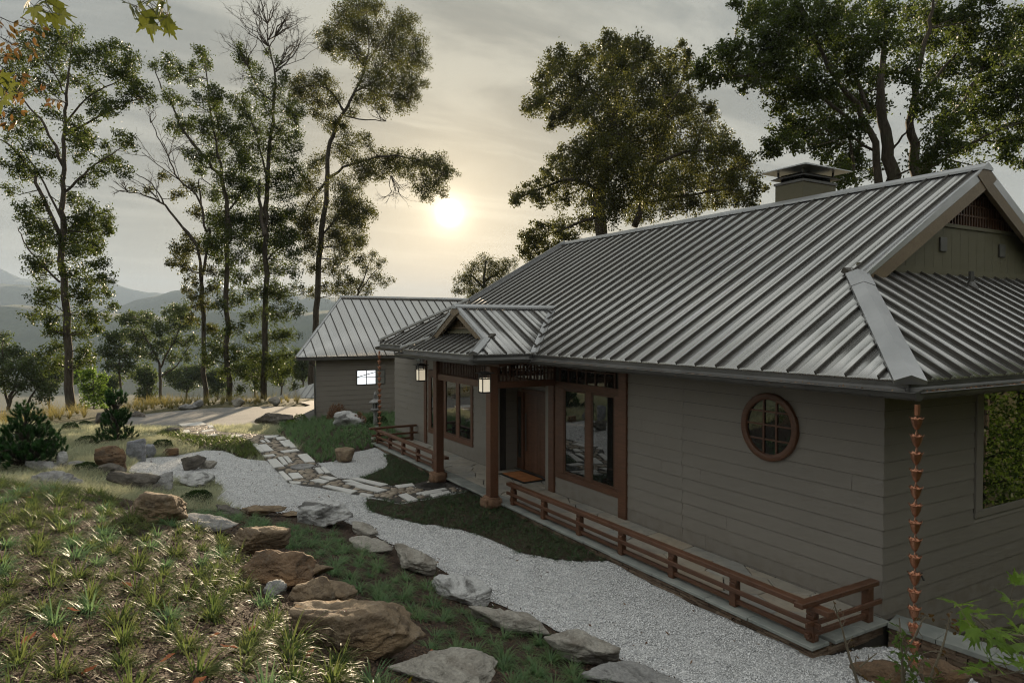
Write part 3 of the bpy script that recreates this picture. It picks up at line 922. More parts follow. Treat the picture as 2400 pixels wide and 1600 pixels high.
# main roof --------------------------------------------------------------
XE, ZE, TE = 7.85, 3.48, .56
XR = 14.30; ZR = ZE + (XR - XE) * TE            # ridge
XE2 = 2 * XR - XE
YE0, YE1 = 4.50, 22.80                          # eaves at both ends
YG0, YG1 = 6.80, 20.85                          # gable planes
XF = 10.38; ZF = ZE + (XF - XE) * TE            # where rake meets hip
XF2 = 2 * XR - XF
kx = (XF - XE); UL = math.hypot(1, TE)
th = .10
q = MB()
def slab(poly, t=.09):
    """roof deck: polygon in 3D with thickness below"""
    P = [V3(*p) for p in poly]; n = len(P)
    nn = np.cross(P[1] - P[0], P[2] - P[0]); nn /= np.linalg.norm(nn)
    if nn[2] < 0: nn = -nn
    V = P + [p - nn * t for p in P]
    F = [tuple(range(n)), tuple(range(2 * n - 1, n - 1, -1))] + [(i, n + i, n + (i + 1) % n, (i + 1) % n) for i in range(n)]
    q.add(V, F)
slab([(XE, YE0, ZE), (XF, YG0, ZF), (XR, YG0, ZR), (XR, YG1, ZR), (XF, YG1, ZF), (XE, YE1, ZE)])
slab([(XE2, YE0, ZE), (XF2, YG0, ZF), (XR, YG0, ZR), (XR, YG1, ZR), (XF2, YG1, ZF), (XE2, YE1, ZE)])
YGW0, YGW1 = 7.06, 20.6                         # gable walls
kk0 = (ZF - ZE) / (YG0 - YE0)
zb0 = ZE + (YGW0 - YE0) * kk0
slab([(XE, YE0, ZE), (XE2, YE0, ZE), (XF2, YG0, ZF), (XF2 - .0, YGW0, zb0), (XF, YGW0, zb0), (XF, YG0, ZF)])
slab([(XE, YE1, ZE), (XE2, YE1, ZE), (XF2, YG1, ZF), (XF, YG1, ZF)])
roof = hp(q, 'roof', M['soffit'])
def lo0(y): return 0.
def hi_front(y):
    Y = YE0 + y
    if Y < YG0: return kx * UL * (Y - YE0) / (YG0 - YE0)
    if Y > YG1: return kx * UL * (YE1 - Y) / (YE1 - YG1)
    return (XR - XE) * UL - .03
slope(roof, (XE - .03, YE0, ZE - .03 * TE), (0, 1, 0), (1, 0, TE), YE1 - YE0, lo0, hi_front, .4245, .34)
def hi_side(y):
    X = XE + y
    if X < XF: return (X - XE) / kx * (YG0 - YE0) * math.hypot(1, kk0)
    if X > XF2: return (XE2 - X) / kx * (YG0 - YE0) * math.hypot(1, kk0)
    return (YGW0 - YE0 - .02) * math.hypot(1, kk0)
slope(roof, (XE, YE0 - .03, ZE - .03 * kk0), (1, 0, 0), (0, 1, kk0), XE2 - XE, lo0, hi_side, .43, .37)
# caps
def cap(mb, a, b, w, drop, h=.05):
    a, b = V3(*a), V3(*b)
    d = (b - a) / np.linalg.norm(b - a)
    s = np.cross(d, V3(0, 0, 1)); s /= np.linalg.norm(s)
    up = np.cross(s, d)
    V = []
    for p in (a, b):
        V += [p + up * h, p + s * w + up * (h - drop), p - s * w + up * (h - drop), p + s * w + up * (h - drop - .045), p - s * w + up * (h - drop - .045)]
    mb.add(V, [(0, 1, 6, 5), (0, 5, 7, 2), (1, 3, 8, 6), (2, 7, 9, 4), (0, 2, 4, 3, 1), (5, 6, 8, 9, 7)])
q = MB(); cap(q, (XR, YG0 - .05, ZR), (XR, YG1 + .05, ZR), .17, .095, .085); hp(q, 'ridge_cap', M['cap'], parent=roof)
hipd = V3(XF - XE, YG0 - YE0, ZF - ZE)
q = MB(); cap(q, V3(XE, YE0, ZE) - hipd * .02, V3(XE, YE0, ZE) + hipd * .86, .17, .07, .09); hp(q, 'hip_cap', M['cap'], parent=roof)
q = MB(); cap(q, V3(XE, YE0, ZE) + hipd * .855, V3(XF, YG0, ZF) + hipd * .02, .175, .07, .097); hp(q, 'hip_cap', M['cap'], parent=roof)
q = MB(); cap(q, (XE, YE1, ZE), (XF, YG1, ZF), .13, .05, .15); hp(q, 'hip_cap', M['cap'], parent=roof)  # far hip cap raised to block grazing sun
# rakes of both gables
for yg, sgn in ((YG0, -1), (YG1, 1)):
    for xf, xr in ((XF, XR), (XF2, XR)):
        q = MB()
        a, b = V3(xf, yg + sgn * .02, ZF), V3(XR, yg + sgn * .02, ZR)
        nn = V3(-(b - a)[2], 0, (b - a)[0]); nn /= np.linalg.norm(nn); nn = nn if nn[2] > 0 else -nn
        V = []
        for p in (a, b):
            ht = .035 if sgn < 0 else .14  # far trim raised to keep grazing sun off the front slope
            V += [p + nn * ht, p - nn * .13, p + nn * ht + V3(0, -sgn * .05, 0), p - nn * .13 + V3(0, -sgn * .05, 0)]
        q.add(V, [(0, 4, 5, 1), (2, 3, 7, 6), (0, 2, 6, 4), (1, 5, 7, 3), (0, 1, 3, 2), (4, 6, 7, 5)])
        hp(q, 'rake_trim', M['cap'], parent=roof)
        q = MB(); V = []
        for p in (a, b):
            V += [p - nn * .135, p - nn * .36, p - nn * .135 + V3(0, -sgn * .09, 0), p - nn * .36 + V3(0, -sgn * .09, 0)]
        q.add(V, [(0, 4, 5, 1), (2, 3, 7, 6), (0, 2, 6, 4), (1, 5, 7, 3), (0, 1, 3, 2), (4, 6, 7, 5)])
        hp(q, 'bargeboard', M['wood_gable'], parent=roof)
for yg, sgn in ((YG0, -1), (YG1, 1)):
    q = MB(); y_ = yg + sgn * .02
    V = [(XR - .34, y_ + sgn * .014, ZR - .20), (XR, y_ + sgn * .014, ZR + .035), (XR + .34, y_ + sgn * .014, ZR - .20), (XR, y_ + sgn * .014, ZR - .43)]
    V += [(x, y - sgn * .09, z) for x, y, z in V]
    q.add(V, [(0, 1, 2, 3), (7, 6, 5, 4), (0, 4, 5, 1), (1, 5, 6, 2), (2, 6, 7, 3), (3, 7, 4, 0)])
    hp(q, 'gable_peak', M['wood_gable'], parent=roof)
# gable wall, lattice vent, small vents, base trim
q = MB()
q.add([(XF + .1, YGW0, zb0 - .25), (XF2 - .1, YGW0, zb0 - .25), (XR, YGW0, ZR - .06), (XF + .1, YGW0 + .1, zb0 - .25), (XF2 - .1, YGW0 + .1, zb0 - .25), (XR, YGW0 + .1, ZR - .06)],
      [(0, 1, 2), (5, 4, 3), (0, 3, 4, 1), (1, 4, 5, 2), (2, 5, 3, 0)])
gw = hp(q, 'gable_wall', M['siding_olive'])
for i in range(22):                                   # vertical boards of the gable
    x = XF + .55 + i * .30
    zt = ZR - .42 - abs(x + .14 - XR) * TE
    if zt < zb0 + .2: continue
    zt = min(zt, 5.93)
    q = MB().box(x, x + .293, YGW0 - .014, YGW0 - .002, zb0 + .10, zt); hp(q, 'gable_board', M['siding_olive'], parent=gw)
q = MB().box(XF + .35, XF2 - .35, YGW0 - .05, YGW0, zb0 - .03, zb0 + .095); hp(q, 'base_trim', M['siding_olive'], parent=gw)
q = MB().box(XR - 1.75, XR + 1.75, YGW0 - .045, YGW0 - .001, 5.935, 6.0); hp(q, 'vent_sill', M['siding_olive'], parent=gw)
q = MB().add([(XR - 1.72, YGW0 - .006, 6.0), (XR + 1.72, YGW0 - .006, 6.0), (XR, YGW0 - .006, 6.0 + 1.72 * TE)], [(0, 1, 2)])
hp(q, 'vent_opening', M['void'], parent=gw)
q = MB()
for i in range(-16, 17):
    x = XR + i * .10; zt = 6.0 + (1.68 - abs(i * .10)) * TE
    if zt > 6.05: q.box(x - .016, x + .016, YGW0 - .036, YGW0 - .012, 6.0, zt)
for z in (6.2, 6.4, 6.6):
    w = 1.68 - (z - 6) / TE
    q.box(XR - w, XR + w, YGW0 - .032, YGW0 - .016, z - .014, z + .014)
hp(q, 'lattice', M['wood_dark'], parent=gw)
for x in (13.30, 15.45):
    f = hp(MB().box(x - .11, x + .11, YGW0 - .05, YGW0 - .016, 5.47, 5.73, .008), 'wall_vent', M['metal_dark'], parent=gw)
    f.name = 'wall_vent'
q = MB().tube([(13.47, 6.62, 4.72), (13.47, 6.62, 5.08)], .045, 10); hp(q, 'vent_pipe', M['metal_dark'], parent=roof)
q = MB().lathe([(.13, -.1), (.10, -.02), (.05, .06)], (13.47, 6.62, 4.83), 12); hp(q, 'pipe_boot', M['metal_dark'], parent=roof)

# chimney
ch = hp(MB().box(15.0, 16.31, 11.33, 12.17, 6.2, 7.78), 'chimney', M['siding_olive'])
hp(MB().box(14.97, 16.34, 11.30, 12.20, 7.74, 7.80), 'collar', M['metal_dark'], parent=ch)
hp(MB().box(15.1, 16.21, 11.43, 12.07, 7.80, 8.0), 'flue', M['void'], parent=ch)
q = MB()
def pyr(x0, x1, y0, y1, z0, z1, t, s=.25):
    cx, cy = (x0 + x1) / 2, (y0 + y1) / 2
    V = [(x0, y0, z0), (x1, y0, z0), (x1, y1, z0), (x0, y1, z0)]
    V += [(cx + (x - cx) * s, cy + (y - cy) * s, z1) for x, y, z in V[:4]]
    V += [(x, y, z0 - t) for x, y, z in V[:4]]
    q.add(V, [(0, 1, 5, 4), (1, 2, 6, 5), (2, 3, 7, 6), (3, 0, 4, 7), (4, 5, 6, 7), (11, 10, 9, 8), (0, 8, 9, 1), (1, 9, 10, 2), (2, 10, 11, 3), (3, 11, 8, 0)])
pyr(14.92, 16.39, 11.25, 12.25, 7.90, 7.97, .015, .8)
hp(q, 'cap_tray', M['metal_dark'], parent=ch)
q = MB()
pyr(14.72, 16.59, 11.05, 12.45, 8.10, 8.36, .02, .04)
hp(q, 'cap_roof', M['cap'], parent=ch)
q = MB()
for x in (15.05, 16.26):
    for y in (11.38, 12.12): q.box(x - .02, x + .02, y - .02, y + .02, 7.97, 8.10)
hp(q, 'cap_legs', M['metal_dark'], parent=ch)

# walls ------------------------------------------------------------------
def wallbox(*a, m='siding_gap'): return hp(MB().box(*a), 'wall', M[m])
wf = wallbox(XW + .012, XW + .25, YN + .01, 13.72, -.3, 3.32)
wf2 = wallbox(XW + .012, XW + .25, 16.15, YF, -.3, 3.32)
wrec = wallbox(9.5, 9.7, 13.5, 16.35, -.1, 3.32, m='siding')
wret = wallbox(XW + .26, 9.5, 16.16, 16.35, -.1, 3.32)
wallbox(XW + .26, 9.5, 13.5, 13.70, -.1, 3.32)
wext = wallbox(XW + .06, XW + .3, YF + .001, 24.2, -.3, 3.0)
ws = wallbox(XW + .03, 19.7, YN + .012, YN + .25, -1.3, 3.32)
wallbox(19.45, 19.7, YN + .3, 22, -1.2, 3.32)
wallbox(9.2, 19.7, 21.9, 22.1, -1.2, 3.32)
EXPO = .2297
Z0B = .17 + .02
def boards_x(parent, y0, y1, z0, z1, X=XW, mat='siding', zref=.8768 - 3 * .2297):
    """lap boards on a wall facing -X"""
    k0 = math.floor((z0 - zref) / EXPO + 1e-6)
    z = zref + k0 * EXPO
    while z < z1 - .01:
        a, b = max(z + .008, z0), min(z + EXPO, z1)
        if b - a > .012:
            cut = [y0, y1] if y1 - y0 < 1.4 or rnd.random() < .45 else [y0, rnd.uniform(y0 + .4, y1 - .4), y1]
            for u0, u1 in zip(cut[:-1], cut[1:]):
                w0, w1 = rnd.uniform(-.0015, .0015), rnd.uniform(-.0015, .0015)
                e0, e1 = u0 + (.002 if u0 > y0 else 0), u1 - (.002 if u1 < y1 else 0)
                V = [(X - .008 + w0, e0, a + w0), (X - .008 + w1, e1, a + w1), (X + .008, e0, b), (X + .008, e1, b), (X + .0135, e0, a), (X + .0135, e1, a), (X + .0135, e0, b), (X + .0135, e1, b)]
                MB().add(V, [(0, 2, 3, 1), (4, 5, 7, 6), (0, 1, 5, 4), (2, 6, 7, 3), (0, 4, 6, 2), (1, 3, 7, 5)]).build('siding_board', M[mat], parent)
        z += EXPO
def boards_y(parent, x0, x1, z0, z1, Y, mat='siding', zref=.8768 - 3 * .2297):
    k0 = math.floor((z0 - zref) / EXPO + 1e-6)
    z = zref + k0 * EXPO
    while z < z1 - .01:
        a, b = max(z + .008, z0), min(z + EXPO, z1)
        if b - a > .012:
            q = MB()
            V = [(x0, Y - .008, a), (x1, Y - .008, a), (x0, Y + .008, b), (x1, Y + .008, b), (x0, Y + .0135, a), (x1, Y + .0135, a), (x0, Y + .0135, b), (x1, Y + .0135, b)]
            q.add(V, [(0, 1, 3, 2), (4, 6, 7, 5), (0, 4, 5, 1), (2, 3, 7, 6), (0, 2, 6, 4), (1, 5, 7, 3)])
            q.build('siding_board', M[mat], parent)
        z += EXPO
boards_x(wf, YN + .004, 9.145, .172, 3.3)
boards_x(wf, 9.175, 10.70, .172, 3.3)
hp(MB().box(XW - .002, XW + .014, 9.146, 9.174, .172, 3.3), 'batten', M['siding'], parent=wf)
boards_x(wf, 10.94, 13.32, .172, .57)
boards_x(wf2, 16.17, 17.60, .172, 3.3)
boards_x(wf2, 20.85, YF, .172, 3.3)
boards_x(wf2, 17.60, 20.85, .172, .57)
boards_x(wf2, 17.60, 20.85, 2.66, 3.3)
boards_x(wext, YF + .01, 24.2, .0, 2.9, XW + .045)
boards_y(wret, XW + .27, 9.49, .172, 3.3, 16.146)
boards_y(ws, XW - .003, 11.14, -.9, 3.3, YN)
boards_y(ws, 11.14, 15.6, -.9, 1.18, YN)
boards_y(ws, 15.6, 19.7, -.9, 3.3, YN)
# corner boards at the door recess
hp(MB().box(XW - .012, XW + .03, 16.06, 16.16, .172, 3.3), 'corner_trim', M['siding'], parent=wf2)

def wood(q, name, parent, m='wood'): return hp(q, name, M[m], parent=parent)
C_ = .006
# entrance window (two casements) with timber posts and a transom lattice
win = hp(MB().box(XW - .03, XW + .012, 10.95, 13.30, .56, .70, C_), 'window', M['wood'])
wood(MB().box(XW - .028, XW + .012, 10.95, 13.30, 2.66, 2.80, C_), 'head', win)
wood(MB().box(XW - .029, XW + .012, 10.95, 11.08, .702, 2.658, C_), 'jamb', win)
wood(MB().box(XW - .029, XW + .012, 12.94, 13.30, .702, 2.658, C_), 'jamb', win)
wood(MB().box(XW - .026, XW + .012, 11.90, 12.09, .702, 2.658, C_), 'mullion', win)
for y0, y1 in ((11.085, 11.895), (12.095, 12.935)):
    s = wood(MB().box(XW - .016, XW + .008, y0, y0 + .045, .705, 2.655), 'sash', win, 'wood_dark')
    wood(MB().box(XW - .016, XW + .008, y1 - .045, y1, .705, 2.655), 'sash', win, 'wood_dark')
    wood(MB().box(XW - .016, XW + .008, y0 + .046, y1 - .046, .705, .76), 'sash', win, 'wood_dark')
    wood(MB().box(XW - .016, XW + .008, y0 + .046, y1 - .046, 2.60, 2.655), 'sash', win, 'wood_dark')
    hp(MB().box(XW - .004, XW + .006, y0 + .047, y1 - .047, .762, 2.598), 'pane', M['glass'], parent=win)
def transom(y0, y1, z0, z1, ny, zz, X=XW):
    t = hp(MB().box(X - .002, X + .010, y0, y1, z0, z1), 'transom_window', M['glass'])
    t.name = 'transom_window'
    q = MB()
    for i in range(ny + 1):
        y = y0 + (y1 - y0) * i / ny
        q.box(X - .03, X - .004, y - .017, y + .017, z0, z1)
    for z in zz: q.box(X - .026, X - .0045, y0, y1, z - .013, z + .013)
    wood(q, 'muntins', t, 'wood_dark')
    return t
transom(11.08, 13.10, 2.805, 3.22, 6, (3.09,))
transom(13.80, 16.05, 2.78, 3.22, 7, (2.95, 3.09))
hp(MB().box(XW - .05, XW + .012, 10.70, 10.945, .172, 3.30, .008), 'trim_post', M['wood'])
hp(MB().box(XW - .05, XW + .012, 13.33, 13.56, .172, 3.30, .008), 'trim_post', M['wood'])
hp(MB().box(XW - .02, XW + .25, 13.565, 13.73, .172, 3.30, .006), 'trim_post', M['siding'])
hp(MB().box(XW - .04, XW + .06, 13.735, 16.055, 2.62, 2.77, .008), 'entry_header', M['wood_dark'])
hp(MB().box(XW + .061, 9.5, 13.73, 16.15, 2.70, 2.76), 'entry_ceiling', M['wood_dark'])
# door
door = hp(MB().box(9.455, 9.50, 14.72, 15.73, .20, 2.30, .006), 'door', M['wood_dark'])
for i in range(6):
    y = 14.745 + i * .16
    wood(MB().box(9.446, 9.4545, y, y + .152, .23, 2.27), 'door_board', door, 'wood')
wood(MB().box(9.39, 9.41, 15.56, 15.59, .75, 1.75), 'handle', door, 'metal_dark')
hp(MB().box(9.41, 9.50, 15.735, 15.83, .172, 2.40, .006), 'door_jamb', M['wood'])
hp(MB().box(9.41, 9.50, 14.62, 14.715, .172, 2.40, .006), 'door_jamb', M['wood'])
hp(MB().box(9.41, 9.50, 14.716, 15.734, 2.305, 2.40, .006), 'door_jamb', M['wood'])
sd = hp(MB().box(9.46, 9.50, 15.835, 16.14, .20, 2.30), 'sidelight', M['wood_dark'])
hp(MB().box(9.452, 9.459, 15.90, 16.08, .5, 2.15), 'pane', M['glass'], parent=sd)
hp(MB().box(9.38, 9.50, 14.62, 16.14, .10, .198), 'threshold', M['metal_dark'])
# far window group
w2 = hp(MB().box(XW - .03, XW + .012, 17.60, 20.85, .57, .72, C_), 'window', M['wood'])
wood(MB().box(XW - .029, XW + .012, 17.60, 20.85, 2.45, 2.64, C_), 'head', w2)
for a, b in ((17.60, 17.74), (18.49, 18.73), (19.46, 19.75), (20.64, 20.85)):
    wood(MB().box(XW - .028, XW + .012, a, b, .722, 2.448, C_), 'jamb', w2)
for a, b in ((17.742, 18.488), (18.732, 19.458), (19.752, 20.638)):
    hp(MB().box(XW - .004, XW + .008, a, b, .722, 2.448), 'pane', M['glass'], parent=w2)
    wood(MB().box(XW - .018, XW - .005, a, b, .722, .775), 'sash', w2, 'wood_dark')
    wood(MB().box(XW - .018, XW - .005, a, b, 2.395, 2.448), 'sash', w2, 'wood_dark')
hp(MB().box(XW - .045, XW + .012, 21.0, 21.2, .172, 3.3, .008), 'trim_post', M['wood'])
# small high window far left
w3 = hp(MB().box(XW - .02, XW + .012, 21.3, 21.9, 2.85, 3.2, C_), 'window', M['metal_dark'])
hp(MB().box(XW - .024, XW - .0205, 21.36, 21.84, 2.9, 3.15), 'pane', M['glass'], parent=w3)
# round window
rc, R0, R1 = (7.24, 2.505), .535, .43
q = MB()
n = 48
V, F = [], []
for k in range(n):
    t = 2 * math.pi * k / n
    for r, x in ((R0, XW + .012), (R0, XW - .05), (R0 - .012, XW - .06), (R1 + .012, XW - .06), (R1, XW - .05), (R1, XW - .012)):
        V.append((x, rc[0] + r * math.cos(t), rc[1] + r * math.sin(t)))
for k in range(n):
    for j in range(5):
        F.append((k * 6 + j, ((k + 1) % n) * 6 + j, ((k + 1) % n) * 6 + j + 1, k * 6 + j + 1))
q.add(V, F)
rw = hp(q, 'round_window', M['wood'], True)
q = MB()
q.add([(XW - .013, rc[0] + (R1 + .004) * math.cos(2 * math.pi * k / n), rc[1] + (R1 + .004) * math.sin(2 * math.pi * k / n)) for k in range(n)], [tuple(range(n))])
q.add([(XW - .010, rc[0] + (R1 + .004) * math.cos(2 * math.pi * k / n), rc[1] + (R1 + .004) * math.sin(2 * math.pi * k / n)) for k in range(n)], [tuple(range(n))])
hp(q, 'pane', M['glass'], parent=rw)
for y in (-.14, .10):
    h = math.sqrt(R1 ** 2 - y * y)
    wood(MB().box(XW - .034, XW - .0145, rc[0] + y - .014, rc[0] + y + .014, rc[1] - h, rc[1] + h), 'muntin', rw)
for z in (-.20, .03, .24):
    h = math.sqrt(R1 ** 2 - z * z)
    wood(MB().box(XW - .031, XW - .0150, rc[0] - h, rc[0] + h, rc[1] + z - .012, rc[1] + z + .012), 'muntin', rw)
# side window
w4 = hp(MB().box(11.15, 15.6, YN - .03, YN + .010, 1.19, 1.30, C_), 'window', M['siding'])
hp(MB().box(11.15, 11.34, YN - .03, YN + .010, 1.302, 3.10, C_), 'jamb', M['siding'], parent=w4)
hp(MB().box(15.42, 15.6, YN - .03, YN + .010, 1.302, 3.10, C_), 'jamb', M['siding'], parent=w4)
hp(MB().box(11.15, 15.6, YN - .03, YN + .010, 3.102, 3.22, C_), 'head', M['siding'], parent=w4)
hp(MB().box(11.345, 15.415, YN - .010, YN + .006, 1.305, 3.097), 'pane', mat_glass('side_window_glass', (.012, .016, .010), 2.3), parent=w4)
# hose tap
q = MB().tube([(9.62, YN - .01, .62), (9.62, YN - .09, .62), (9.62, YN - .12, .57)], .014, 8)
q.tube([(9.58, YN - .07, .655), (9.66, YN - .07, .655)], .012, 6)
hp(q, 'hose_tap', M['iron'])

# soffit, fascia, gutters ------------------------------------------------
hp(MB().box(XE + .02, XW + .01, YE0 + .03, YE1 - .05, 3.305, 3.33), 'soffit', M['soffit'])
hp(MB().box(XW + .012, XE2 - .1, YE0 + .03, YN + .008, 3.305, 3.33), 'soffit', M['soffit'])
hp(MB().box(XE - .012, XE + .015, YE0, YE1, 3.30, 3.452), 'fascia', M['metal_dark'])
hp(MB().box(XE + .016, XE2, YE0 - .012, YE0 + .015, 3.30, 3.452), 'fascia', M['metal_dark'])
def gutter(a, b, out, z=3.335, r=.085, cap0=True, cap1=True):
    a, b, out = V3(*a, 0), V3(*b, 0), V3(*out, 0)
    q = MB(); V = []
    prof = []
    for k in range(9):
        t = math.pi * k / 8
        prof.append((r + r * math.cos(t), -r * math.sin(t)))          # from outer lip round to the wall side
    prof = [(2 * r + .014, .004), (2 * r + .006, .012)] + prof + [(0.0, .05)]
    inner = [(x * .94 + .006, y * .9 + .004) for x, y in prof][::-1]
    P = prof + inner
    n = len(P)
    for e in (a, b):
        for x, y in P: V.append(e + out * x + V3(0, 0, z + y))
    F = [(i, (i + 1) % n, n + (i + 1) % n, n + i) for i in range(n)]
    q.add(V, F)
    for e, c in ((a, cap0), (b, cap1)):
        if c: q.add([e + out * x + V3(0, 0, z + y) for x, y in prof[1:]], [tuple(range(len(prof) - 1))])
    g = hp(q, 'gutter', M['metal_dark'], True)
    L = np.linalg.norm(b - a); d = (b - a) / L
    for k in range(1, int(L / .86) + 1):
        p = a + d * (k * .86 - .3)
        q = MB()
        pts = [p + out * (r + (r + .007) * math.cos(t)) + V3(0, 0, z - (r + .007) * math.sin(t)) for t in np.linspace(0, math.pi, 8)]
        V = []
        for c in pts: V += [c - d * .013, c + d * .013]
        q.add(V, [(2 * i, 2 * i + 1, 2 * i + 3, 2 * i + 2) for i in range(7)])
        q.build('gutter_bracket', M['metal_dark'], g)
    return g
GX = XE - .014
PE = 6.40; PY0, PY1 = 12.70, 16.78; PC = (PY0 + PY1) / 2; PZ = 3.50       # porch eaves
gutter((GX, YE0 - .18), (GX, PY0 - .02), (-1, 0))
gutter((GX, PY1 + .02), (GX, YE1), (-1, 0))
gutter((XE - .1, YE0 - .014), (XE2, YE0 - .014), (0, -1), cap0=False)
# leaf litter lying in the gutters
def litter(y0, y1, n, xc, xs, zc, axis=1):
    c = np.c_[NR.normal(xc, xs, n), NR.uniform(y0, y1, n), NR.normal(zc, .012, n)]
    if axis == 0: c = c[:, [1, 0, 2]]
    a = NR.normal(0, 1, (n, 3)); a /= np.linalg.norm(a, axis=1)[:, None]
    b = NR.normal(0, 1, (n, 3)); b /= np.linalg.norm(b, axis=1)[:, None]
    L = NR.uniform(.012, .03, (n, 1))
    return np.stack([c - a * L, c + b * L * .5, c + a * L, c - b * L * .5], 1).reshape(-1, 3)
V = np.concatenate([litter(4.6, 12.4, 900, GX - .085, .03, 3.325), litter(7.9, 19, 700, YE0 - .10, .03, 3.335, 0)])
M['litter'] = mat_simple('dry_leaf_litter', (.16, .07, .03), (.36, .20, .10), 40, .8, 0)
o = link(bpy.data.objects.new('leaf_litter', fast_mesh('leaf_litter', V, np.arange(len(V)).reshape(-1, 4), M['litter'])))
tag(o, 'dry brown leaf litter caught in the house gutters', 'leaf litter', kind='stuff')

# porch ------------------------------------------------------------------
PGX = 6.98; PR = 4.53; kp = (PR - PZ) / (PC - PY0)             # gable plane, ridge height, pitch
kpf = kp
dgf = PGX - PE                                                # skirt depth = hip run
xin = lambda z: XE + (z - ZE) / TE                            # where the porch meets the main roof
q = MB()
def zp_(y): return PR - abs(y - PC) * kp
for s in (-1, 1):
    ye = PY0 if s < 0 else PY1
    slab([(PE, ye, PZ), (PGX, ye - s * dgf, PZ + dgf * kp), (PGX, PC, PR), (xin(PR) + .15, PC, PR), (xin(PZ) + .15, ye, PZ)], .05)
slab([(PE, PY0, PZ), (PGX, PY0 + dgf, PZ + dgf * kp), (PGX + .25, PY0 + dgf, PZ + (dgf + .25) * kp), (PGX + .25, PY1 - dgf, PZ + (dgf + .25) * kp), (PGX, PY1 - dgf, PZ + dgf * kp), (PE, PY1, PZ)], .05)
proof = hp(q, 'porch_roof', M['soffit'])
UP_ = math.hypot(1, kp)
def hi_p(x):
    X = PE + x
    return min((X - PE) if X < PGX else 1e9, PC - PY0 - .01) * UP_
def lo_p(x):
    X = PE + x
    z = ZE + max(0, X - XE) * TE
    return max(0., (z - PZ) / kp * UP_) if X > XE else 0.
LP = xin(PR) - PE
slope(proof, (PE, PY0 - .03, PZ - .03 * kp), (1, 0, 0), (0, 1, kp), LP, lo_p, hi_p, .46, .30, True, (.024, .042), .03, 'porch')
slope(proof, (PE, PY1 + .03, PZ - .03 * kp), (1, 0, 0), (0, -1, kp), LP, lo_p, hi_p, .46, .30, True, (.024, .042), .03, 'porch')
def hi_pf(y): return min(y, PY1 - PY0 - y, dgf + .22) * UP_
slope(proof, (PE - .03, PY0, PZ - .03 * kp), (0, 1, 0), (1, 0, kp), PY1 - PY0, lo0, hi_pf, .30, .26, False, (.024, .04), .03, 'porch')
q = MB(); cap(q, (PGX - .1, PC, PR), (xin(PR) + .1, PC, PR), .13, .065, .075); hp(q, 'ridge_cap', M['cap'], parent=proof)
for ye, s in ((PY0, 1), (PY1, -1)):
    q = MB(); cap(q, (PE - .03, ye - s * .03, PZ), (PGX + .02, ye + s * (dgf + .02), PZ + dgf * kp), .105, .045, .07); hp(q, 'hip_cap', M['cap'], parent=proof)
    # valley flashing where porch and main roof meet
    q = MB()
    a, b = V3(xin(PZ), ye, PZ), V3(xin(PR), PC, PR)
    t1 = V3(0, -s, 0); t2 = V3(0, s, kp) / UP_
    q.add([a + t1 * .13 + V3(0, 0, .014), b + t1 * .13 + V3(0, 0, .014), a + V3(0, 0, .014), b + V3(0, 0, .014), a - V3(1, 0, 0) * .11 + V3(0, 0, .016), b - V3(1, 0, 0) * .11 + V3(0, 0, .016)],
          [(0, 1, 3, 2), (2, 3, 5, 4)])
    hp(q, 'valley_flashing', M['cap'], parent=proof)
    # barge boards of the porch gable
    a, b = V3(PGX - .06, ye + s * (dgf + .02), zp_(ye + s * dgf)), V3(PGX - .06, PC, PR)
    nn = V3(0, -(b - a)[2], (b - a)[1]); nn /= np.linalg.norm(nn); nn = nn if nn[2] > 0 else -nn
    for nm, h0, h1, dx, mt in (('rake_trim', .05, -.025, .0, 'cap'), ('bargeboard', -.03, -.17, .02, 'wood_gable')):
        q = MB(); V = []
        for p in (a, b):
            V += [p + nn * h0 + V3(dx, 0, 0), p + nn * h1 + V3(dx, 0, 0), p + nn * h0 + V3(.1, 0, 0), p + nn * h1 + V3(.1, 0, 0)]
        q.add(V, [(0, 4, 5, 1), (2, 3, 7, 6), (0, 2, 6, 4), (1, 5, 7, 3), (0, 1, 3, 2), (4, 6, 7, 5)])
        hp(q, nm, M[mt], parent=proof)
q = MB(); x_ = PGX - .072
V = [(x_, PC - .26, PR - .13), (x_, PC, PR + .05), (x_, PC + .26, PR - .13), (x_, PC, PR - .22)]
V += [(x + .11, y, z) for x, y, z in V]
q.add(V, [(0, 1, 2, 3), (7, 6, 5, 4), (0, 4, 5, 1), (1, 5, 6, 2), (2, 6, 7, 3), (3, 7, 4, 0)])
hp(q, 'gable_peak', M['wood_gable'], parent=proof)
zb = PZ + (dgf + .2) * kp
q = MB(); hw = (PR - .08 - zb) / kp
q.add([(PGX + .2, PC - hw, zb), (PGX + .2, PC + hw, zb), (PGX + .2, PC, PR - .08), (PGX + .24, PC - hw, zb), (PGX + .24, PC + hw, zb), (PGX + .24, PC, PR - .08)], [(0, 2, 1), (3, 4, 5), (0, 1, 4, 3), (1, 2, 5, 4), (2, 0, 3, 5)])
pg = hp(q, 'porch_gable', M['siding_olive'], parent=proof)
hp(MB().box(PGX + .15, PGX + .20, PC - hw + .08, PC + hw - .08, zb + .005, zb + .06), 'gable_sill', M['siding_olive'], parent=proof)
q = MB()
for i in range(-5, 6):
    y = PC + i * .09; zt = PR - .12 - abs(i * .09) * kp
    if zt > zb + .2: q.box(PGX + .17, PGX + .195, y - .014, y + .014, zb + .16, zt)
q.box(PGX + .165, PGX + .197, PC - .62, PC + .62, zb + .12, zb + .16)
hp(q, 'gable_lattice', M['wood_gable'], parent=proof)
hp(MB().box(PE + .04, XW - .06, PY0 + .05, PY1 - .05, 3.37, 3.40), 'porch_ceiling', M['wood_dark'])
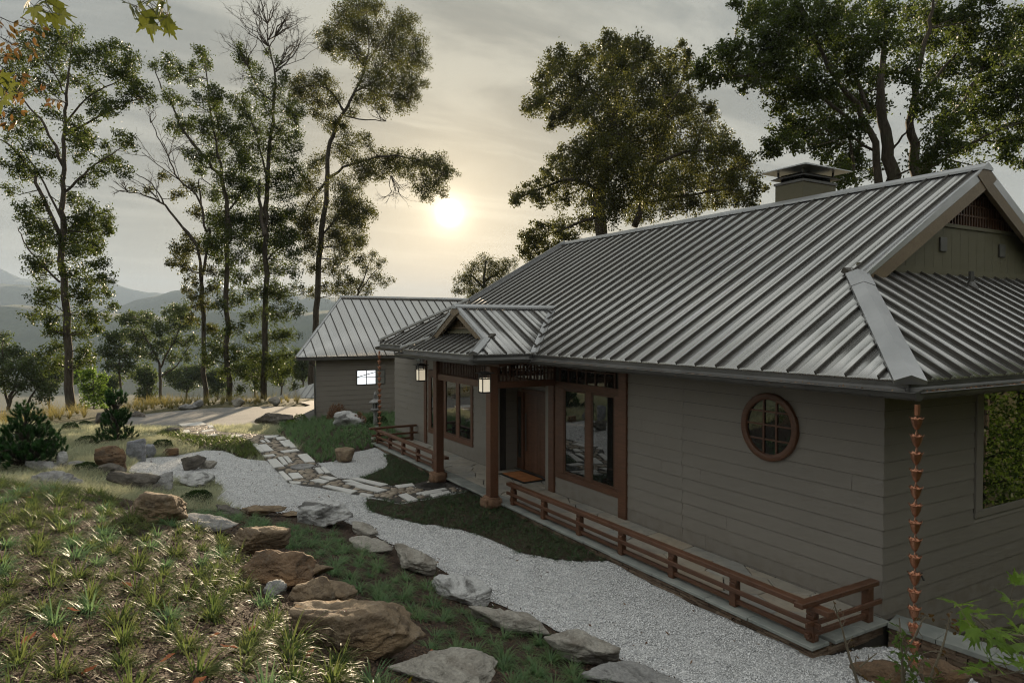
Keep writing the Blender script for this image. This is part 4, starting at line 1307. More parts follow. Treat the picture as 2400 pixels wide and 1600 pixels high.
q = MB().box(PE - .012, PE + .015, PY0, PY1, 3.36, 3.478); q.box(PE + .016, XE - .014, PY0 - .012, PY0 + .015, 3.36, 3.478); q.box(PE + .016, XE - .014, PY1 - .015, PY1 + .012, 3.36, 3.478)
hp(q, 'porch_fascia', M['metal_dark'])
gutter((PE - .014, PY0 - .17), (PE - .014, PY1 + .17), (-1, 0), 3.365)
gutter((PE - .1, PY0 - .014), (GX - .1, PY0 - .014), (0, -1), 3.365, cap0=False, cap1=False)
gutter((PE - .1, PY1 + .014), (GX - .1, PY1 + .014), (0, 1), 3.365, cap0=False, cap1=False)
# posts on stone plinths, beams, lattice
PX0, PX1 = 7.05, 7.26
POSTS = ((13.19, 13.40), (16.13, 16.34))
for y0, y1 in POSTS:
    hp(MB().box(PX0, PX1, y0, y1, .30, 3.20, .01), 'porch_post', M['wood'])
wood(MB().box(PX0 + .02, PX1 - .02, PY0 + .12, PY1 - .12, 3.20, 3.368, .008), 'porch_beam', house)
wood(MB().box(PX0 + .03, PX1 - .03, 13.405, 16.125, 2.70, 2.86, .008), 'porch_beam', house)
for y0, y1 in POSTS:
    wood(MB().box(PX1 + .003, XW - .052, y0 + .04, y1 - .04, 2.70, 2.85, .006), 'porch_beam', house)
    wood(MB().box(PX1 + .003, XW - .052, y0 + .03, y1 - .03, 3.215, 3.366, .006), 'porch_beam', house)
q = MB()
for i in range(30):
    y = 13.45 + i * .0915
    q.box(7.12, 7.145, y - .015, y + .015, 2.865, 3.195)
for z in (3.0, 3.11): q.box(7.146, 7.165, 13.41, 16.12, z - .014, z + .014)
hp(q, 'porch_lattice', M['wood_dark'])
for y0, y1 in POSTS:
    q = MB(); yc = (y0 + y1) / 2
    for i in range(16):
        x = 7.33 + i * .092
        q.box(x - .015, x + .015, yc - .012, yc + .012, 2.852, 3.213)
    for z in (3.0, 3.11): q.box(7.265, XW - .055, yc + .013, yc + .03, z - .014, z + .014)
    hp(q, 'porch_lattice', M['wood_dark'])

# veranda floor -----------------------------------------------------------
ver = hp(MB().box(DX + .05, XW + .3, DY0 + .05, DY1 - .02, -.35, DZ - .045), 'veranda', M['mortar'])
hp(MB().box(XW + .301, 9.6, 13.6, 16.3, -.2, DZ - .045), 'recess_floor', M['mortar'])
y = DY0 - .02
k = 0
while y < DY1 - .05:                              # coping along the front edge
    L = rnd.uniform(.55, 1.15); y2 = min(y + L, DY1)
    w = .30 + rnd.uniform(-.03, .04)
    MB().box(DX - .035 + rnd.uniform(-.01, .01), DX + w, y + .006, y2 - .006, DZ - .048, DZ + rnd.uniform(-.003, .004), .008).build('coping_stone', M['bluestone'], ver)
    y = y2
for x0, x1 in ((7.70, 8.30), (8.31, XW - .01)):
    MB().box(x0, x1, DY0 - .04, DY0 + .28, DZ - .048, DZ + .001, .008).build('coping_stone', M['bluestone'], ver)
seeds = []
r_ = np.random.default_rng(8)
x0, x1, y0, y1 = DX + .36, XW + .0, DY0 + .30, DY1 - .02
for q_ in np.c_[r_.uniform(x0 - .2, x1 + .2, 5000), r_.uniform(y0 - .2, y1 + .2, 5000)]:
    if all(((q_[0] - s[0]) / .56) ** 2 + ((q_[1] - s[1]) / .62) ** 2 > 1 for s in seeds): seeds.append(q_)
for poly in cells(seeds, (x0, x1, y0, y1), .018):
    if parea(poly) < .02: continue
    MB().prism(poly, DZ - .044, DZ + rnd.uniform(-.006, .004), .008).build('flagstone', M['flag'], ver)
seeds = [(x, y) for x in (9.0, 9.4) for y in (13.9, 14.5, 15.1, 15.7)]
seeds = [(x + rnd.uniform(-.12, .12), y + rnd.uniform(-.15, .15)) for x, y in seeds]
for poly in cells(seeds, (XW + .02, 9.42, 13.74, 16.14), .018):
    MB().prism(poly, DZ - .044, DZ + rnd.uniform(-.004, .003), .008).build('flagstone', M['flag'], ver)
def ledger(parent, a, b, out, zb, zt, rows, lmin=.16, lmax=.42, dep=.06, far=99):
    a, b, out = V3(*a, 0), V3(*b, 0), V3(*out, 0)
    L = np.linalg.norm(b - a); d = (b - a) / L
    hz_ = (zt - zb) / rows
    for r in range(rows):
        s = -rnd.uniform(0, .2)
        while s < L:
            l = rnd.uniform(lmin, lmax); e = min(s + l, L); s0 = max(s, 0)
            if e - s0 > .03:
                pr = rnd.uniform(-.012, .022)
                m = a + d * ((s0 + e) / 2) + out * (pr - dep / 2) + V3(0, 0, zb + (r + .5) * hz_)
                q = MB().obox(m, d, out, (0, 0, 1), e - s0 - .008, dep, hz_ - .007)
                q.v = [tuple(np.array(v) + NR.normal(0, .004, 3)) for v in q.v]
                q.build('ledge_stone', M['ledger'], parent)
            s = e + .001 if e < L else L + 1
ledger(ver, (DX + .035, DY0 + .02), (DX + .035, 14.0), (-1, 0), -.04, DZ - .052, 4)
ledger(ver, (DX + .035, 16.6), (DX + .035, DY1), (-1, 0), -.04, DZ - .052, 3, .3, .6)
ledger(ver, (DX + .02, DY0 + .03), (XW - .02, DY0 + .03), (0, -1), -.04, DZ - .052, 4)
ledger(ver, (DX + .02, DY1 - .02), (XW - .02, DY1 - .02), (0, 1), -.04, DZ - .052, 3)

# post plinths
def jit_block(name, c, sx, sy, sz, mat, seed, rough=.03):
    bm = bmesh.new(); bmesh.ops.create_cube(bm, size=1)
    bmesh.ops.bevel(bm, geom=bm.edges[:], offset=.12, segments=2, affect='EDGES')
    bmesh.ops.subdivide_edges(bm, edges=bm.edges[:], cuts=2, use_grid_fill=True)
    V = np.array([v.co[:] for v in bm.verts])
    W = V * np.array([sx, sy, sz]) + np.array(c)
    D = np.stack([fbm(W * 5, 3, seed + i) for i in range(3)], 1) * rough
    for v, p in zip(bm.verts, W + D): v.co = p
    m = bpy.data.meshes.new(name); bm.to_mesh(m); bm.free()
    m.materials.append(mat)
    m.polygons.foreach_set('use_smooth', np.ones(len(m.polygons), bool))
    return link(bpy.data.objects.new(name, m))
for i, (y0, y1) in enumerate(POSTS):
    o = jit_block('post_plinth', ((PX0 + PX1) / 2 - .03, (y0 + y1) / 2, .17), .40, .42, .27, M['redstone'], 3 + i)
    tag(o, ('rust red rough stone plinth under the nearer porch post', 'rust red stone plinth under the farther porch post, beside the railing end')[i], 'plinth', 'porch post plinths')

# low railings -------------------------------------------------------------
RX = 7.45
def railing(label, ys, yend0, yend1, retY, retX1, retpost):
    r = empty('veranda_railing', (RX, ys[0], DZ))
    tag(r, label, 'railing', 'low veranda railings')
    P = lambda q, n: child(q.build(n, M['wood']), r)
    for y in ys:
        P(MB().box(RX - .055, RX + .055, y - .055, y + .055, DZ + .002, .50, .006), 'post')
        P(MB().box(RX - .04, RX + .04, y - .065, y + .065, .501, .562, .005), 'bracket')
    P(MB().box(RX - .065, RX + .065, yend0, yend1, .563, .632, .008), 'top_rail')
    P(MB().box(RX - .092, RX - .056, yend0 + .1, yend1 - .05, .385, .45, .006), 'middle_rail')
    P(MB().box(RX - .03, RX + .03, yend0 + .2, yend1 - .1, .215, .275, .006), 'bottom_rail')
    s = 1
    P(MB().box(RX - .28, retX1, retY - .062, retY + .062, .634, .70, .008), 'top_rail')
    P(MB().box(RX - .22, retX1 + .02, retY - .09, retY - .057, .40, .465, .006), 'middle_rail')
    P(MB().box(RX - .12, retX1 - .1, retY - .028, retY + .028, .225, .285, .006), 'bottom_rail')
    P(MB().box(retpost - .055, retpost + .055, retY - .055, retY + .055, DZ + .002, .632, .006), 'post')
railing('low dark timber railing along the front veranda, nearest the camera, turning to the wall', [5.43 + 1.238 * i for i in range(7)], 5.16, 13.08, 5.43, XW - .10, 8.58)
railing('low timber railing on the far veranda beyond the porch posts', [21.88 - 1.17 * i for i in range(5)], 16.36, 22.12, 21.93, XW - .02, 8.66)

# door mat, lanterns, rain chains -------------------------------------------
M['mat'] = mat_simple('coir_mat', (.34, .12, .035), (.48, .19, .06), 7, .95, .5, 90, .01)
M['rubber'] = mat_simple('black_rubber', (.012, .011, .01), (.02, .018, .017), 5, .7, 0)
dm = empty('door_mat', (9.05, 15.1, DZ))
tag(dm, 'orange coir door mat with black border on the flagstones before the door', 'door mat')
child(MB().box(8.66, 9.36, 14.46, 15.76, DZ + .006, DZ + .018).build('border', M['rubber']), dm)
child(MB().box(8.73, 9.29, 14.54, 15.68, DZ + .0185, DZ + .032, .006).build('pile', M['mat']), dm)

k = N('frosted_lamp_glass')
k.set(Base_Color=(.85, .80, .70), Roughness=.5)
k.b.inputs['Emission Color'].default_value = (1, .86, .62, 1)
k.b.inputs['Emission Strength'].default_value = .16
M['lampglass'] = k.m
def lantern(loc, label):
    r = empty('hanging_lantern', loc)
    tag(r, label, 'lantern', 'lanterns hanging from the porch eave')
    D = M['iron']
    q = MB().tube([(0, 0, .42), (0, 0, .62)], .008, 6); q.build('hanging_rod', D, r)
    q = MB().box(-.16, .16, -.16, .16, .40, .415); q.box(-.075, .075, -.075, .075, .416, .44); q.build('top_plate', D, r)
    q = MB().box(-.085, .085, -.085, .085, .0, .30); q.build('glass', M['lampglass'], r)
    q = MB()
    for x in (-.092, .092):
        for y in (-.092, .092): q.box(x - .009, x + .009, y - .009, y + .009, -.005, .40)
    for z in (0, .285, .385): 
        q.box(-.101, .101, -.103, -.088, z - .008, z + .012); q.box(-.101, .101, .088, .103, z - .008, z + .012)
        q.box(-.103, -.088, -.087, .087, z - .008, z + .012); q.box(.088, .103, -.087, .087, z - .008, z + .012)
    for t in (-.035, .035):
        q.box(t - .007, t + .007, -.099, -.088, .29, .39); q.box(-.099, -.088, t - .007, t + .007, .29, .39)
    q.box(-.095, .095, -.095, .095, -.018, -.006)
    q.build('frame', D, r)
lantern((6.72, 12.83, 2.68), 'black framed lantern with frosted glass hanging left of the nearer porch post')
lantern((6.72, 16.36, 2.68), 'black framed lantern with frosted glass hanging left of the farther porch post')

def cup_mesh():
    q = MB(); n = 18; V = []; F = []
    prof = [(.019, -.078), (.034, -.054), (.048, -.009), (.056, .027), (.069, .049)]
    for i, (r, z) in enumerate(prof + [(r * .9, z + .003) for r, z in prof[::-1]]):
        lob = .03 + .10 * (max(0, z + .085) / .14)
        for k in range(n):
            t = 2 * math.pi * k / n
            rr = r * (1 + lob * math.cos(6 * t)); V.append((rr * math.cos(t), rr * math.sin(t), z + .012 * math.cos(6 * t) * (z > .02)))
    m = len(prof) * 2
    for i in range(m - 1):
        for k in range(n): F.append((i * n + k, i * n + (k + 1) % n, (i + 1) * n + (k + 1) % n, (i + 1) * n + k))
    q.add(V, F); return q.mesh('cup', M['copper'], True)
CUP = cup_mesh()
LNK = MB().tube([(0, 0, .09), (.006, .012, .06), (-.006, .004, .03), (.004, -.01, 0)], .0045, 5).tube([(.03, 0, .02), (.012, 0, .055), (0, 0, .09), (-.012, 0, .055), (-.03, 0, .02)], .0035, 5).mesh('chain_link', M['copper'])
def rain_chain(x, y, zt, zb, step, label):
    r = empty('rain_chain', (x, y, zb))
    tag(r, label, 'rain chain', 'copper rain chains')
    z = zt
    while z > zb:
        for nm, me, dz in (('cup', CUP, 0), ('chain_link', LNK, .03)):
            o = link(bpy.data.objects.new(nm, me), r); o.location = (rnd.uniform(-.004, .004), 0, z - zb + dz); o.rotation_euler = (0, 0, rnd.uniform(0, 1) if nm == 'cup' else 0)
        z -= step
    child(MB().tube([(x, y, zt + .08), (x, y, zt + .2)], .03, 10).build('outlet', M['copper']), r)
rain_chain(7.68, 4.31, 3.02, .28, .1935, 'copper cup rain chain hanging at the near corner of the house')
rain_chain(7.74, 22.55, 3.02, .3, .1935, 'copper cup rain chain at the far end of the veranda beside the stone lantern')

# low ledgestone retaining wall running from the house corner to the right
rwall = empty('retaining_wall', (9.0, 4.6, 0))
tag(rwall, 'low dark ledgestone wall with bluestone coping at the corner of the house', 'stone wall')
core = child(MB().add([(8.84, 5.30, -.7), (9.12, 5.36, -.7), (9.46, 3.0, -.7), (9.1, 2.95, -.7), (8.84, 5.30, .10), (9.12, 5.36, .10), (9.46, 3.0, .10), (9.1, 2.95, .10)],
     [(0, 1, 2, 3), (7, 6, 5, 4), (0, 4, 5, 1), (1, 5, 6, 2), (2, 6, 7, 3), (3, 7, 4, 0)]).build('wall_core', M['mortar']), rwall)
a, b = V3(8.82, 5.28, 0), V3(9.08, 2.95, 0)
ledger(core, a[:2], b[:2], (-.994, -.11), -.5, .10, 9, .2, .5, .09)
for i in range(4):
    t0, t1 = i / 4, (i + 1) / 4
    P_ = [a + (b - a) * t0, a + (b - a) * t1]
    o_ = V3(.994, .11, 0)
    poly = [tuple((P_[0] - o_ * .05 + V3(.005, -.006, 0))[:2]), tuple((P_[1] - o_ * .05 + V3(0, .004, 0))[:2]), tuple((P_[1] + o_ * .36)[:2]), tuple((P_[0] + o_ * .33)[:2])]
    if i == 0: poly[3] = (9.14, 5.37); 
    MB().prism(poly, .105, .168, .006).build('coping_stone', M['bluestone'], core)

# ------------------------------------------------------------------ garage
GY = 31.0
gar = empty('garage', (7.68, GY, -.3))
tag(gar, 'grey garage beyond the house with a single pitched standing seam metal roof facing us', 'garage')
def gp(q, n, m, parent=None): 
    o = q.build(n, M[m])
    return child(o, gar) if parent is None else (setattr(o, 'parent', parent) or o)
gwall = gp(MB().prism([(7.68, GY), (18.5, GY), (18.5, 38), (9.75, 38)], -.8, 2.62), 'wall', 'siding_gap')
GEX, GEZ, GRY = 6.72, 2.72, 34.6
GRZ = 5.53
gk = (GRZ - GEZ) / (GRY - (GY - .5))
q = MB()
GXR = 9.87                                             # left end of the ridge
slab([(GEX, GY - .5, GEZ), (GXR, GRY, GRZ), (19, GRY, GRZ), (19, GY - .5, GEZ)])
slab([(8.9, GRY + 4.1, GEZ), (GXR, GRY, GRZ), (19, GRY, GRZ), (19, GRY + 4.1, GEZ)])
slab([(GEX, GY - .5, GEZ), (GXR, GRY, GRZ), (8.9, GRY + 4.1, GEZ)])
groof = gp(q, 'roof', 'soffit')
GU = math.hypot(1, gk)
def hi_g(x):
    return min(x / (GXR - GEX), 1.) * (GRY - GY + .5 - .02) * GU
slope(groof, (GEX, GY - .53, GEZ - .03 * gk), (1, 0, 0), (0, 1, gk), 19 - GEX, lo0, hi_g, .46, .40, False, (.026, .045), .03)
q = MB(); cap(q, (GXR - .05, GRY, GRZ), (19, GRY, GRZ), .15, .08, .09); q.build('ridge_cap', M['cap'], groof)
q = MB(); cap(q, (GEX, GY - .5, GEZ), (GXR, GRY, GRZ), .07, .03, .05); q.build('hip_cap', M['cap'], groof)
gp(MB().box(GEX + .02, 18, GY - .52, GY - .40, GEZ - .17, GEZ - .06), 'gutter', 'metal_dark')
q = MB().tube([(7.3, GY - .45, GEZ - .16), (7.32, GY - .3, GEZ - .3), (7.6, GY - .06, GEZ - .45), (7.62, GY - .05, -.2)], .045, 8); gp(q, 'downspout', 'metal_dark')
gwin = gp(MB().box(9.52, 10.9, GY - .03, GY, 1.32, 2.02), 'window', 'siding')
k = N('sky_glow_pane')  # panes emit by themselves, standing for the bright sky behind the window
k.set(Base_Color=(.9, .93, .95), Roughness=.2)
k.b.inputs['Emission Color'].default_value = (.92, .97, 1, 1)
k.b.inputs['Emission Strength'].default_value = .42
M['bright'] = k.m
M['dim'] = mat_simple('dim_pane', (.22, .22, .20), (.30, .30, .27), 1, .2, 0)
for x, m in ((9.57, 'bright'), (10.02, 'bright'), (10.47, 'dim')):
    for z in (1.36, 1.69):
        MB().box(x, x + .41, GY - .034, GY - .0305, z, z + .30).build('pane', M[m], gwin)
for x in (9.52, 9.985, 10.435, 10.885):
    MB().box(x, x + .03, GY - .045, GY - .029, 1.33, 2.01).build('frame_bar', M['metal_dark'], gwin)
for z in (1.33, 1.665, 1.985):
    MB().box(9.551, 10.884, GY - .044, GY - .0295, z, z + .024).build('frame_bar', M['metal_dark'], gwin)
q = MB().beam((9.57, GY - .04, 1.70), (10.42, GY - .04, 1.90), .004, .035); q.build('slanted_bar', M['metal_dark'], gwin)  # dark bar slanting across the panes
boards_y(gwall, 7.675, 12., -.3, 2.6, GY - .012)
# lower outbuilding roof beyond the drive
ob = empty('outbuilding', (13, 47, -2))
tag(ob, 'low metal roof of an outbuilding below the drive, left of the garage', 'outbuilding')
c0, c1 = pD(655, 941, 46), pD(760, 941, 46)
a_, b_ = pD(655, 941, 46), pD(735, 945, 46)
t_ = pD(735, 908, 50); t2_ = pD(668, 934, 50)
q = MB()
ax = V3(*(b_ - a_)); ax[2] = 0; L = np.linalg.norm(ax) + 4; ax /= np.linalg.norm(ax)
u3 = V3(ax[1] * -1, ax[0], 0) * -1
if u3 @ FW < 0: u3 = -u3
A_ = a_ - ax * 1.0
q.add([A_, A_ + ax * (L + 2), A_ + ax * (L + 2) + u3 * 4 + V3(0, 0, 1.3), A_ + ax * 3.2 + u3 * 4 + V3(0, 0, 1.3), A_ - V3(0, 0, .1), A_ + ax * (L + 2) - V3(0, 0, .1)], [(0, 1, 2, 3), (0, 4, 5, 1)])
obr = child(q.build('roof', M['metal']), ob)
for i in range(22):
    p = A_ + ax * (i * .42)
    e = min(1, (i * .42) / 3.2)
    MB().beam(p + V3(0, 0, .02), p + (u3 * 4 + V3(0, 0, 1.3)) * e * .98 + V3(0, 0, .02) + u3 * .02, .05, .06).build('roof_seam', M['cap'], obr)
child(MB().add([A_ + ax * .5 + u3 * .4 + V3(0, 0, -.05), A_ + ax * (L + 1) + u3 * .4 + V3(0, 0, -.05), A_ + ax * (L + 1) + u3 * .4 + V3(0, 0, -2.5), A_ + ax * .5 + u3 * .4 + V3(0, 0, -2.5),
   A_ + ax * .5 + u3 * 3.6 + V3(0, 0, -.05), A_ + ax * (L + 1) + u3 * 3.6 + V3(0, 0, -.05), A_ + ax * (L + 1) + u3 * 3.6 + V3(0, 0, -2.5), A_ + ax * .5 + u3 * 3.6 + V3(0, 0, -2.5)],
   [(0, 3, 2, 1), (4, 5, 6, 7), (0, 1, 5, 4), (3, 7, 6, 2), (0, 4, 7, 3), (1, 2, 6, 5)]).build('wall', M['siding']), ob)

# ------------------------------------------------------------------ boulders
_ico = {}
def ico(sub):
    if sub not in _ico:
        bm = bmesh.new(); bmesh.ops.create_icosphere(bm, subdivisions=sub, radius=1)
        bm.verts.index_update()
        _ico[sub] = (np.array([v.co[:] for v in bm.verts]), np.array([[v.index for v in f.verts] for f in bm.faces]))
        bm.free()
    return _ico[sub]
def rock(label, bbox, mat, seed, dr=.7, sub=4, flat=.0, tilt=0., rough=.11, name='boulder', cat='boulder', group=None, sink=.18, sharp=34, strata=0., zoff=0., rz=0., hm=1.):
    """faceted boulder: random cutting planes softened together, then weathered; bbox is its outline on the ground"""
    x0, y0, x1, y1 = bbox
    g = ground((x0 + x1) / 2, y1)
    D = (g - CAM) @ FW
    W = (1.1 if hm == 1 else 1.28) * (x1 - x0) * D / FPX
    a = math.atan2(y1 - 762, FPX)
    dep = dr * W
    H = hm * 1.18 * max(((y1 - y0) * D / FPX - dep * math.sin(a) * .72) / math.cos(a), .16 * W, .05)
    fwd = np.array([FW[0], FW[1], 0]); fwd /= np.linalg.norm(fwd)
    c = g + fwd * dep * .42
    c[2] = tz(c[0], c[1]) * .5 + g[2] * .5 + zoff
    V, F = ico(sub)
    r = np.random.default_rng(seed)
    npl = 13
    nn = r.normal(0, 1, (npl, 3)); nn /= np.linalg.norm(nn, axis=1)[:, None]
    hh = r.uniform(.52, .95, npl)
    if flat:
        nn = np.r_[nn, [[r.normal(0, .07), r.normal(0, .07), 1]]]; hh = np.r_[hh, [1 - flat]]
    nn = np.r_[nn, np.eye(3), -np.eye(3)]; hh = np.r_[hh, np.ones(6)]
    dn = np.maximum(V @ nn.T, 1e-3) / hh
    rad = 1 / (np.power((dn ** sharp).sum(1), 1 / sharp))
    S = np.array([W / 2, dep / 2, H * (1 + sink) / 2])
    P = V * rad[:, None]
    ext = np.abs(P).max(0); P = P / ext
    Q = P * S / S.max()
    nz = fbm(Q * 2.2 + seed, 5, seed, .5) * rough * .62 + (np.abs(fbm(Q * np.array([4., 4., 9.]) + seed * 2, 4, seed + 40)) - .3) * -rough * .6
    ck = np.abs(vnoise(Q * 3.1 + seed * .7, seed + 60) + .35 * vnoise(Q * 7 + seed, seed + 61))
    nz = nz - .045 * np.exp(-(ck / .07) ** 2) + .016 * fbm(Q * 17 + seed, 3, seed + 70)
    if strata:
        nz = nz + strata * np.sign(np.sin(Q[:, 2] * 26 + 3 * fbm(Q * 2, 2, seed + 3))) * .5 * (1 - np.abs(V[:, 2]))
    P = (Q + V * nz[:, None]) * S.max()
    ct, st = math.cos(tilt), math.sin(tilt)
    P = np.c_[P[:, 0] * ct + P[:, 2] * st, P[:, 1], -P[:, 0] * st + P[:, 2] * ct]
    P[:, 2] += S[2] - H * sink
    o = bpy.data.objects.new(name, fast_mesh(name, P, F, M[mat], True))
    o.location = c; o.rotation_euler = (0, 0, -YAW + rz + r.normal(0, .12))
    link(o)
    return tag(o, label, cat, group)
def zp4(x0, y0, x1, y1): return (x0 / 5.2275, 900 + y0 / 5.2275, x1 / 5.2275, 900 + y1 / 5.2275)
def zq4(x0, y0, x1, y1): return (250 + x0 / 4.704, 950 + y0 / 4.704, 250 + x1 / 4.704, 950 + y1 / 4.704)
def zr4(x0, y0, x1, y1): return (650 + x0 / 4.48, 900 + y0 / 4.48, 650 + x1 / 4.48, 900 + y1 / 4.48)
def z54(x0, y0, x1, y1): return (800 + x0 / 2.851, 1050 + y0 / 2.851, 800 + x1 / 2.851, 1050 + y1 / 2.851)
def zt4(x0, y0, x1, y1): return (500 + x0 / 3.484, 1150 + y0 / 3.484, 500 + x1 / 3.484, 1150 + y1 / 3.484)
G1, G2, G3 = 'boulders on the planted slope', 'edging stones along the gravel', 'boulders of the far garden'
# slope
rock('largest tan flat-topped boulder in the foreground, at the edge of the grass slope', zt4(600, 815, 1710, 1360), 'rock_brown', 12, .62, 5, .25, .06, .10, group=G1, strata=.03)
rock('pale speckled boulder cut by the bottom edge of the picture', z54(290, 1345, 1100, 1640), 'rock_pale', 21, .7, 5, .1, .1, .12, group=G1)
rock('tan boulder sloping down just behind the largest foreground boulder', zt4(790, 735, 1195, 925), 'rock_brown', 33, .7, 4, .1, .12, group=G1)
rock('dark tan rounded boulder wedged left of the sloping boulder', zt4(535, 705, 945, 950), 'rock_brown', 35, .6, 4, 0, .0, group=G1)
rock('hunched dark brown boulder with a steep left face on the grass slope', zt4(195, 495, 775, 780), 'rock_rust', 41, .6, 5, 0, .05, .13, group=G1)
rock('small grey boulder at the foot of the hunched brown boulder', zt4(365, 745, 580, 890), 'rock_grey', 43, .6, 4, group=G1)
rock('small rounded pale tan boulder alone behind the hunched boulder', zt4(690, 570, 940, 695), 'rock_brown', 47, .7, 4, group=G1)
rock('long tan boulder sloping to the right at the crest of the grass slope', zt4(35, 262, 520, 510), 'rock_brown', 51, .6, 5, .1, .14, .09, group=G1)
rock('flat grey boulder top just left of the long tan sloping boulder', zq4(780, 1215, 1370, 1380), 'rock_grey', 53, .6, 4, .3, .03, group=G1)
rock('broad brown striped boulder breaking out of the upper grass slope', zq4(150, 925, 805, 1285), 'rock_brown', 57, .6, 5, .1, .10, .10, group=G1, strata=.03)
# edging stones
rock('large white boulder with black veins standing on the gravel edge', zr4(212, 1160, 785, 1500), 'rock_white', 63, .7, 5, 0, .05, .13, group=G2)
rock('folded pale stone right of the black-veined boulder', zr4(690, 1415, 1055, 1568), 'rock_pale', 65, 0.6, 4, 0.3, .08, group=G2, hm=.7, rz=-.5)
rock('flat pale slab, third edging stone from the black-veined boulder', z54(15, 555, 310, 690), 'rock_pale', 67, 0.6, 4, 0.45, .1, .08, group=G2, hm=.55, rz=-.6)
rock('pale buff slab dipping to the right on the gravel edge', z54(312, 600, 660, 835), 'rock_pale', 69, 0.5, 5, 0.42, .16, .08, group=G2, hm=.66, rz=-.6)
rock('blocky white stone with a dark end face on the gravel edge', z54(593, 808, 955, 1035), 'rock_white', 71, 0.6, 5, 0.3, .05, .07, group=G2, hm=.72, rz=-.55)
rock('long low pale slab half buried beyond the blocky white stone', z54(895, 1000, 1355, 1235), 'rock_pale', 73, 0.34, 4, 0.4, .13, .06, group=G2, hm=.55, rz=-.45)
rock('layered grey buff slab with a chipped edge by the gravel', z54(1365, 1145, 1815, 1445), 'rock_pale', 75, 0.45, 5, 0.35, .10, .08, group=G2, hm=.66, rz=-.5, strata=.04)
rock('last edging slab at the bottom of the picture with a dark split top', z54(1665, 1395, 2210, 1620), 'rock_grey', 77, 0.4, 5, 0.35, .10, .09, group=G2, hm=.62, rz=-.4, strata=.04)
rock('dark thin edging stone at the tip of the left planting bed', zq4(1110, 1080, 1490, 1195), 'rock_dark', 81, .5, 4, .3, .12, group=G2)
rock('low brown edging slab half hidden by grass tufts', zq4(1390, 1118, 1910, 1215), 'rock_brown', 83, .45, 4, .3, .0, group=G2)
rock('small tan edging slab touching the black-veined boulder', zq4(1880, 1165, 2115, 1235), 'rock_brown', 85, .6, 4, .3, .05, group=G2)
# far garden
rock('rounded pale boulder in front of the mounded pine, upper of two', zp4(325, 930, 690, 1085), 'rock_grey', 91, .7, 4, 0, .08, group=G3)
rock('long pale boulder sloping right below the mounded pine', zp4(290, 1055, 940, 1270), 'rock_grey', 93, .6, 5, .1, .13, group=G3)
rock('narrow leaning white slab right of the mounded pine', zp4(645, 845, 795, 1055), 'rock_white', 95, .4, 4, 0, .3, group=G3)
rock('thin flat stone lying behind the clipped low shrub', zp4(775, 945, 1045, 1005), 'rock_grey', 97, .6, 4, .4, group=G3)
rock('tall rust brown craggy rock standing upright in the garden', zp4(1170, 765, 1510, 1060), 'rock_rust', 99, .6, 5, .15, -.04, .16, group=G3)
rock('dark wedge-shaped boulder at the foot of the tall craggy rock', zp4(1115, 955, 1510, 1110), 'rock_dark', 101, .6, 4, .3, .08, group=G3)
rock('tall smooth blue grey boulder at the top of the gravel', zp4(1540, 690, 1775, 955), 'rock_blue', 103, .6, 4, 0, .12, .07, group=G3)
rock('small cracked blue grey rock leaning against the tall blue boulder', zp4(1745, 735, 1865, 900), 'rock_blue', 105, .7, 4, 0, .1, group=G3)
rock('long dark boulder sloping down to the gravel', zp4(1300, 1075, 1860, 1290), 'rock_dark', 107, .5, 4, .1, .22, group=G3)
rock('small black boulder at the right end of the long dark one', zp4(1690, 1220, 1960, 1320), 'rock_dark', 109, .6, 4, .1, .1, group=G3)
rock('squarish grey boulder tilted up on the gravel edge', zp4(1735, 1080, 2075, 1290), 'rock_grey', 111, .6, 4, .2, -.12, group=G3)
rock('small brown flat rock on the top edge of the gravel', zq4(585, 465, 790, 565), 'rock_rust', 113, .7, 4, .2, group=G3)
rock('dark angular peak of rock rising alone from the gravel', zq4(800, 570, 1035, 725), 'rock_dark', 115, .6, 4, 0, -.05, .15, group=G3)
rock('low pale stone lying right against the dark angular rock', zq4(1000, 605, 1185, 710), 'rock_pale', 117, .6, 4, .3, .1, group=G3)
rock('white streaked boulder at the tip of the grassy tongue', zq4(725, 740, 1095, 890), 'rock_white', 119, .6, 4, .1, .05, group=G3)
rock('long rectangular stone block lying at the end of the drive', zp4(1025, 335, 1490, 505), 'rock_dark', 121, .5, 4, .35, .0, .05, group=G3)
rock('low dark stone at the far side of the drive, nearest the tall pine', zp4(1555, 325, 1770, 405), 'rock_dark', 123, .6, 4, .2, group=G3)
rock('layered dark slab boulder lying between the drive and the path', zq4(1570, 80, 1975, 235), 'rock_dark', 125, .55, 5, .2, .08, .10, group=G3, strata=.05)
rock('small dark block at the left corner of the path end', zq4(635, 232, 805, 305), 'rock_dark', 127, .7, 4, .35, 0, .05, group=G3)
rock('flat grey stone across the drive, leftmost of the row under the trees', (410, 945, 452, 960), 'rock_grey', 129, .7, 3, .2, group=G3)
rock('upright grey stone across the drive beside the flat one', (448, 937, 476, 956), 'rock_grey', 131, .7, 3, group=G3)
rock('round pale stone across the drive below the third trunk', (541, 931, 571, 951), 'rock_pale', 133, .7, 3, group=G3)
rock('pale stone across the drive beside the outbuilding roof', (626, 929, 656, 949), 'rock_pale', 135, .7, 3, group=G3)
rock('rounded tan boulder where the shrub bed meets the far gravel', zr4(578, 678, 775, 838), 'rock_brown', 137, .8, 4, .1, group=G3)
rock('pale boulder in the shrubs in front of the garage wall', zr4(578, 300, 880, 470), 'rock_white', 139, .7, 4, 0, .12, group=G3)
rock('flat pale step stone at the far corner of the veranda', zr4(962, 552, 1080, 612), 'rock_pale', 141, .8, 4, .4, group=G3)
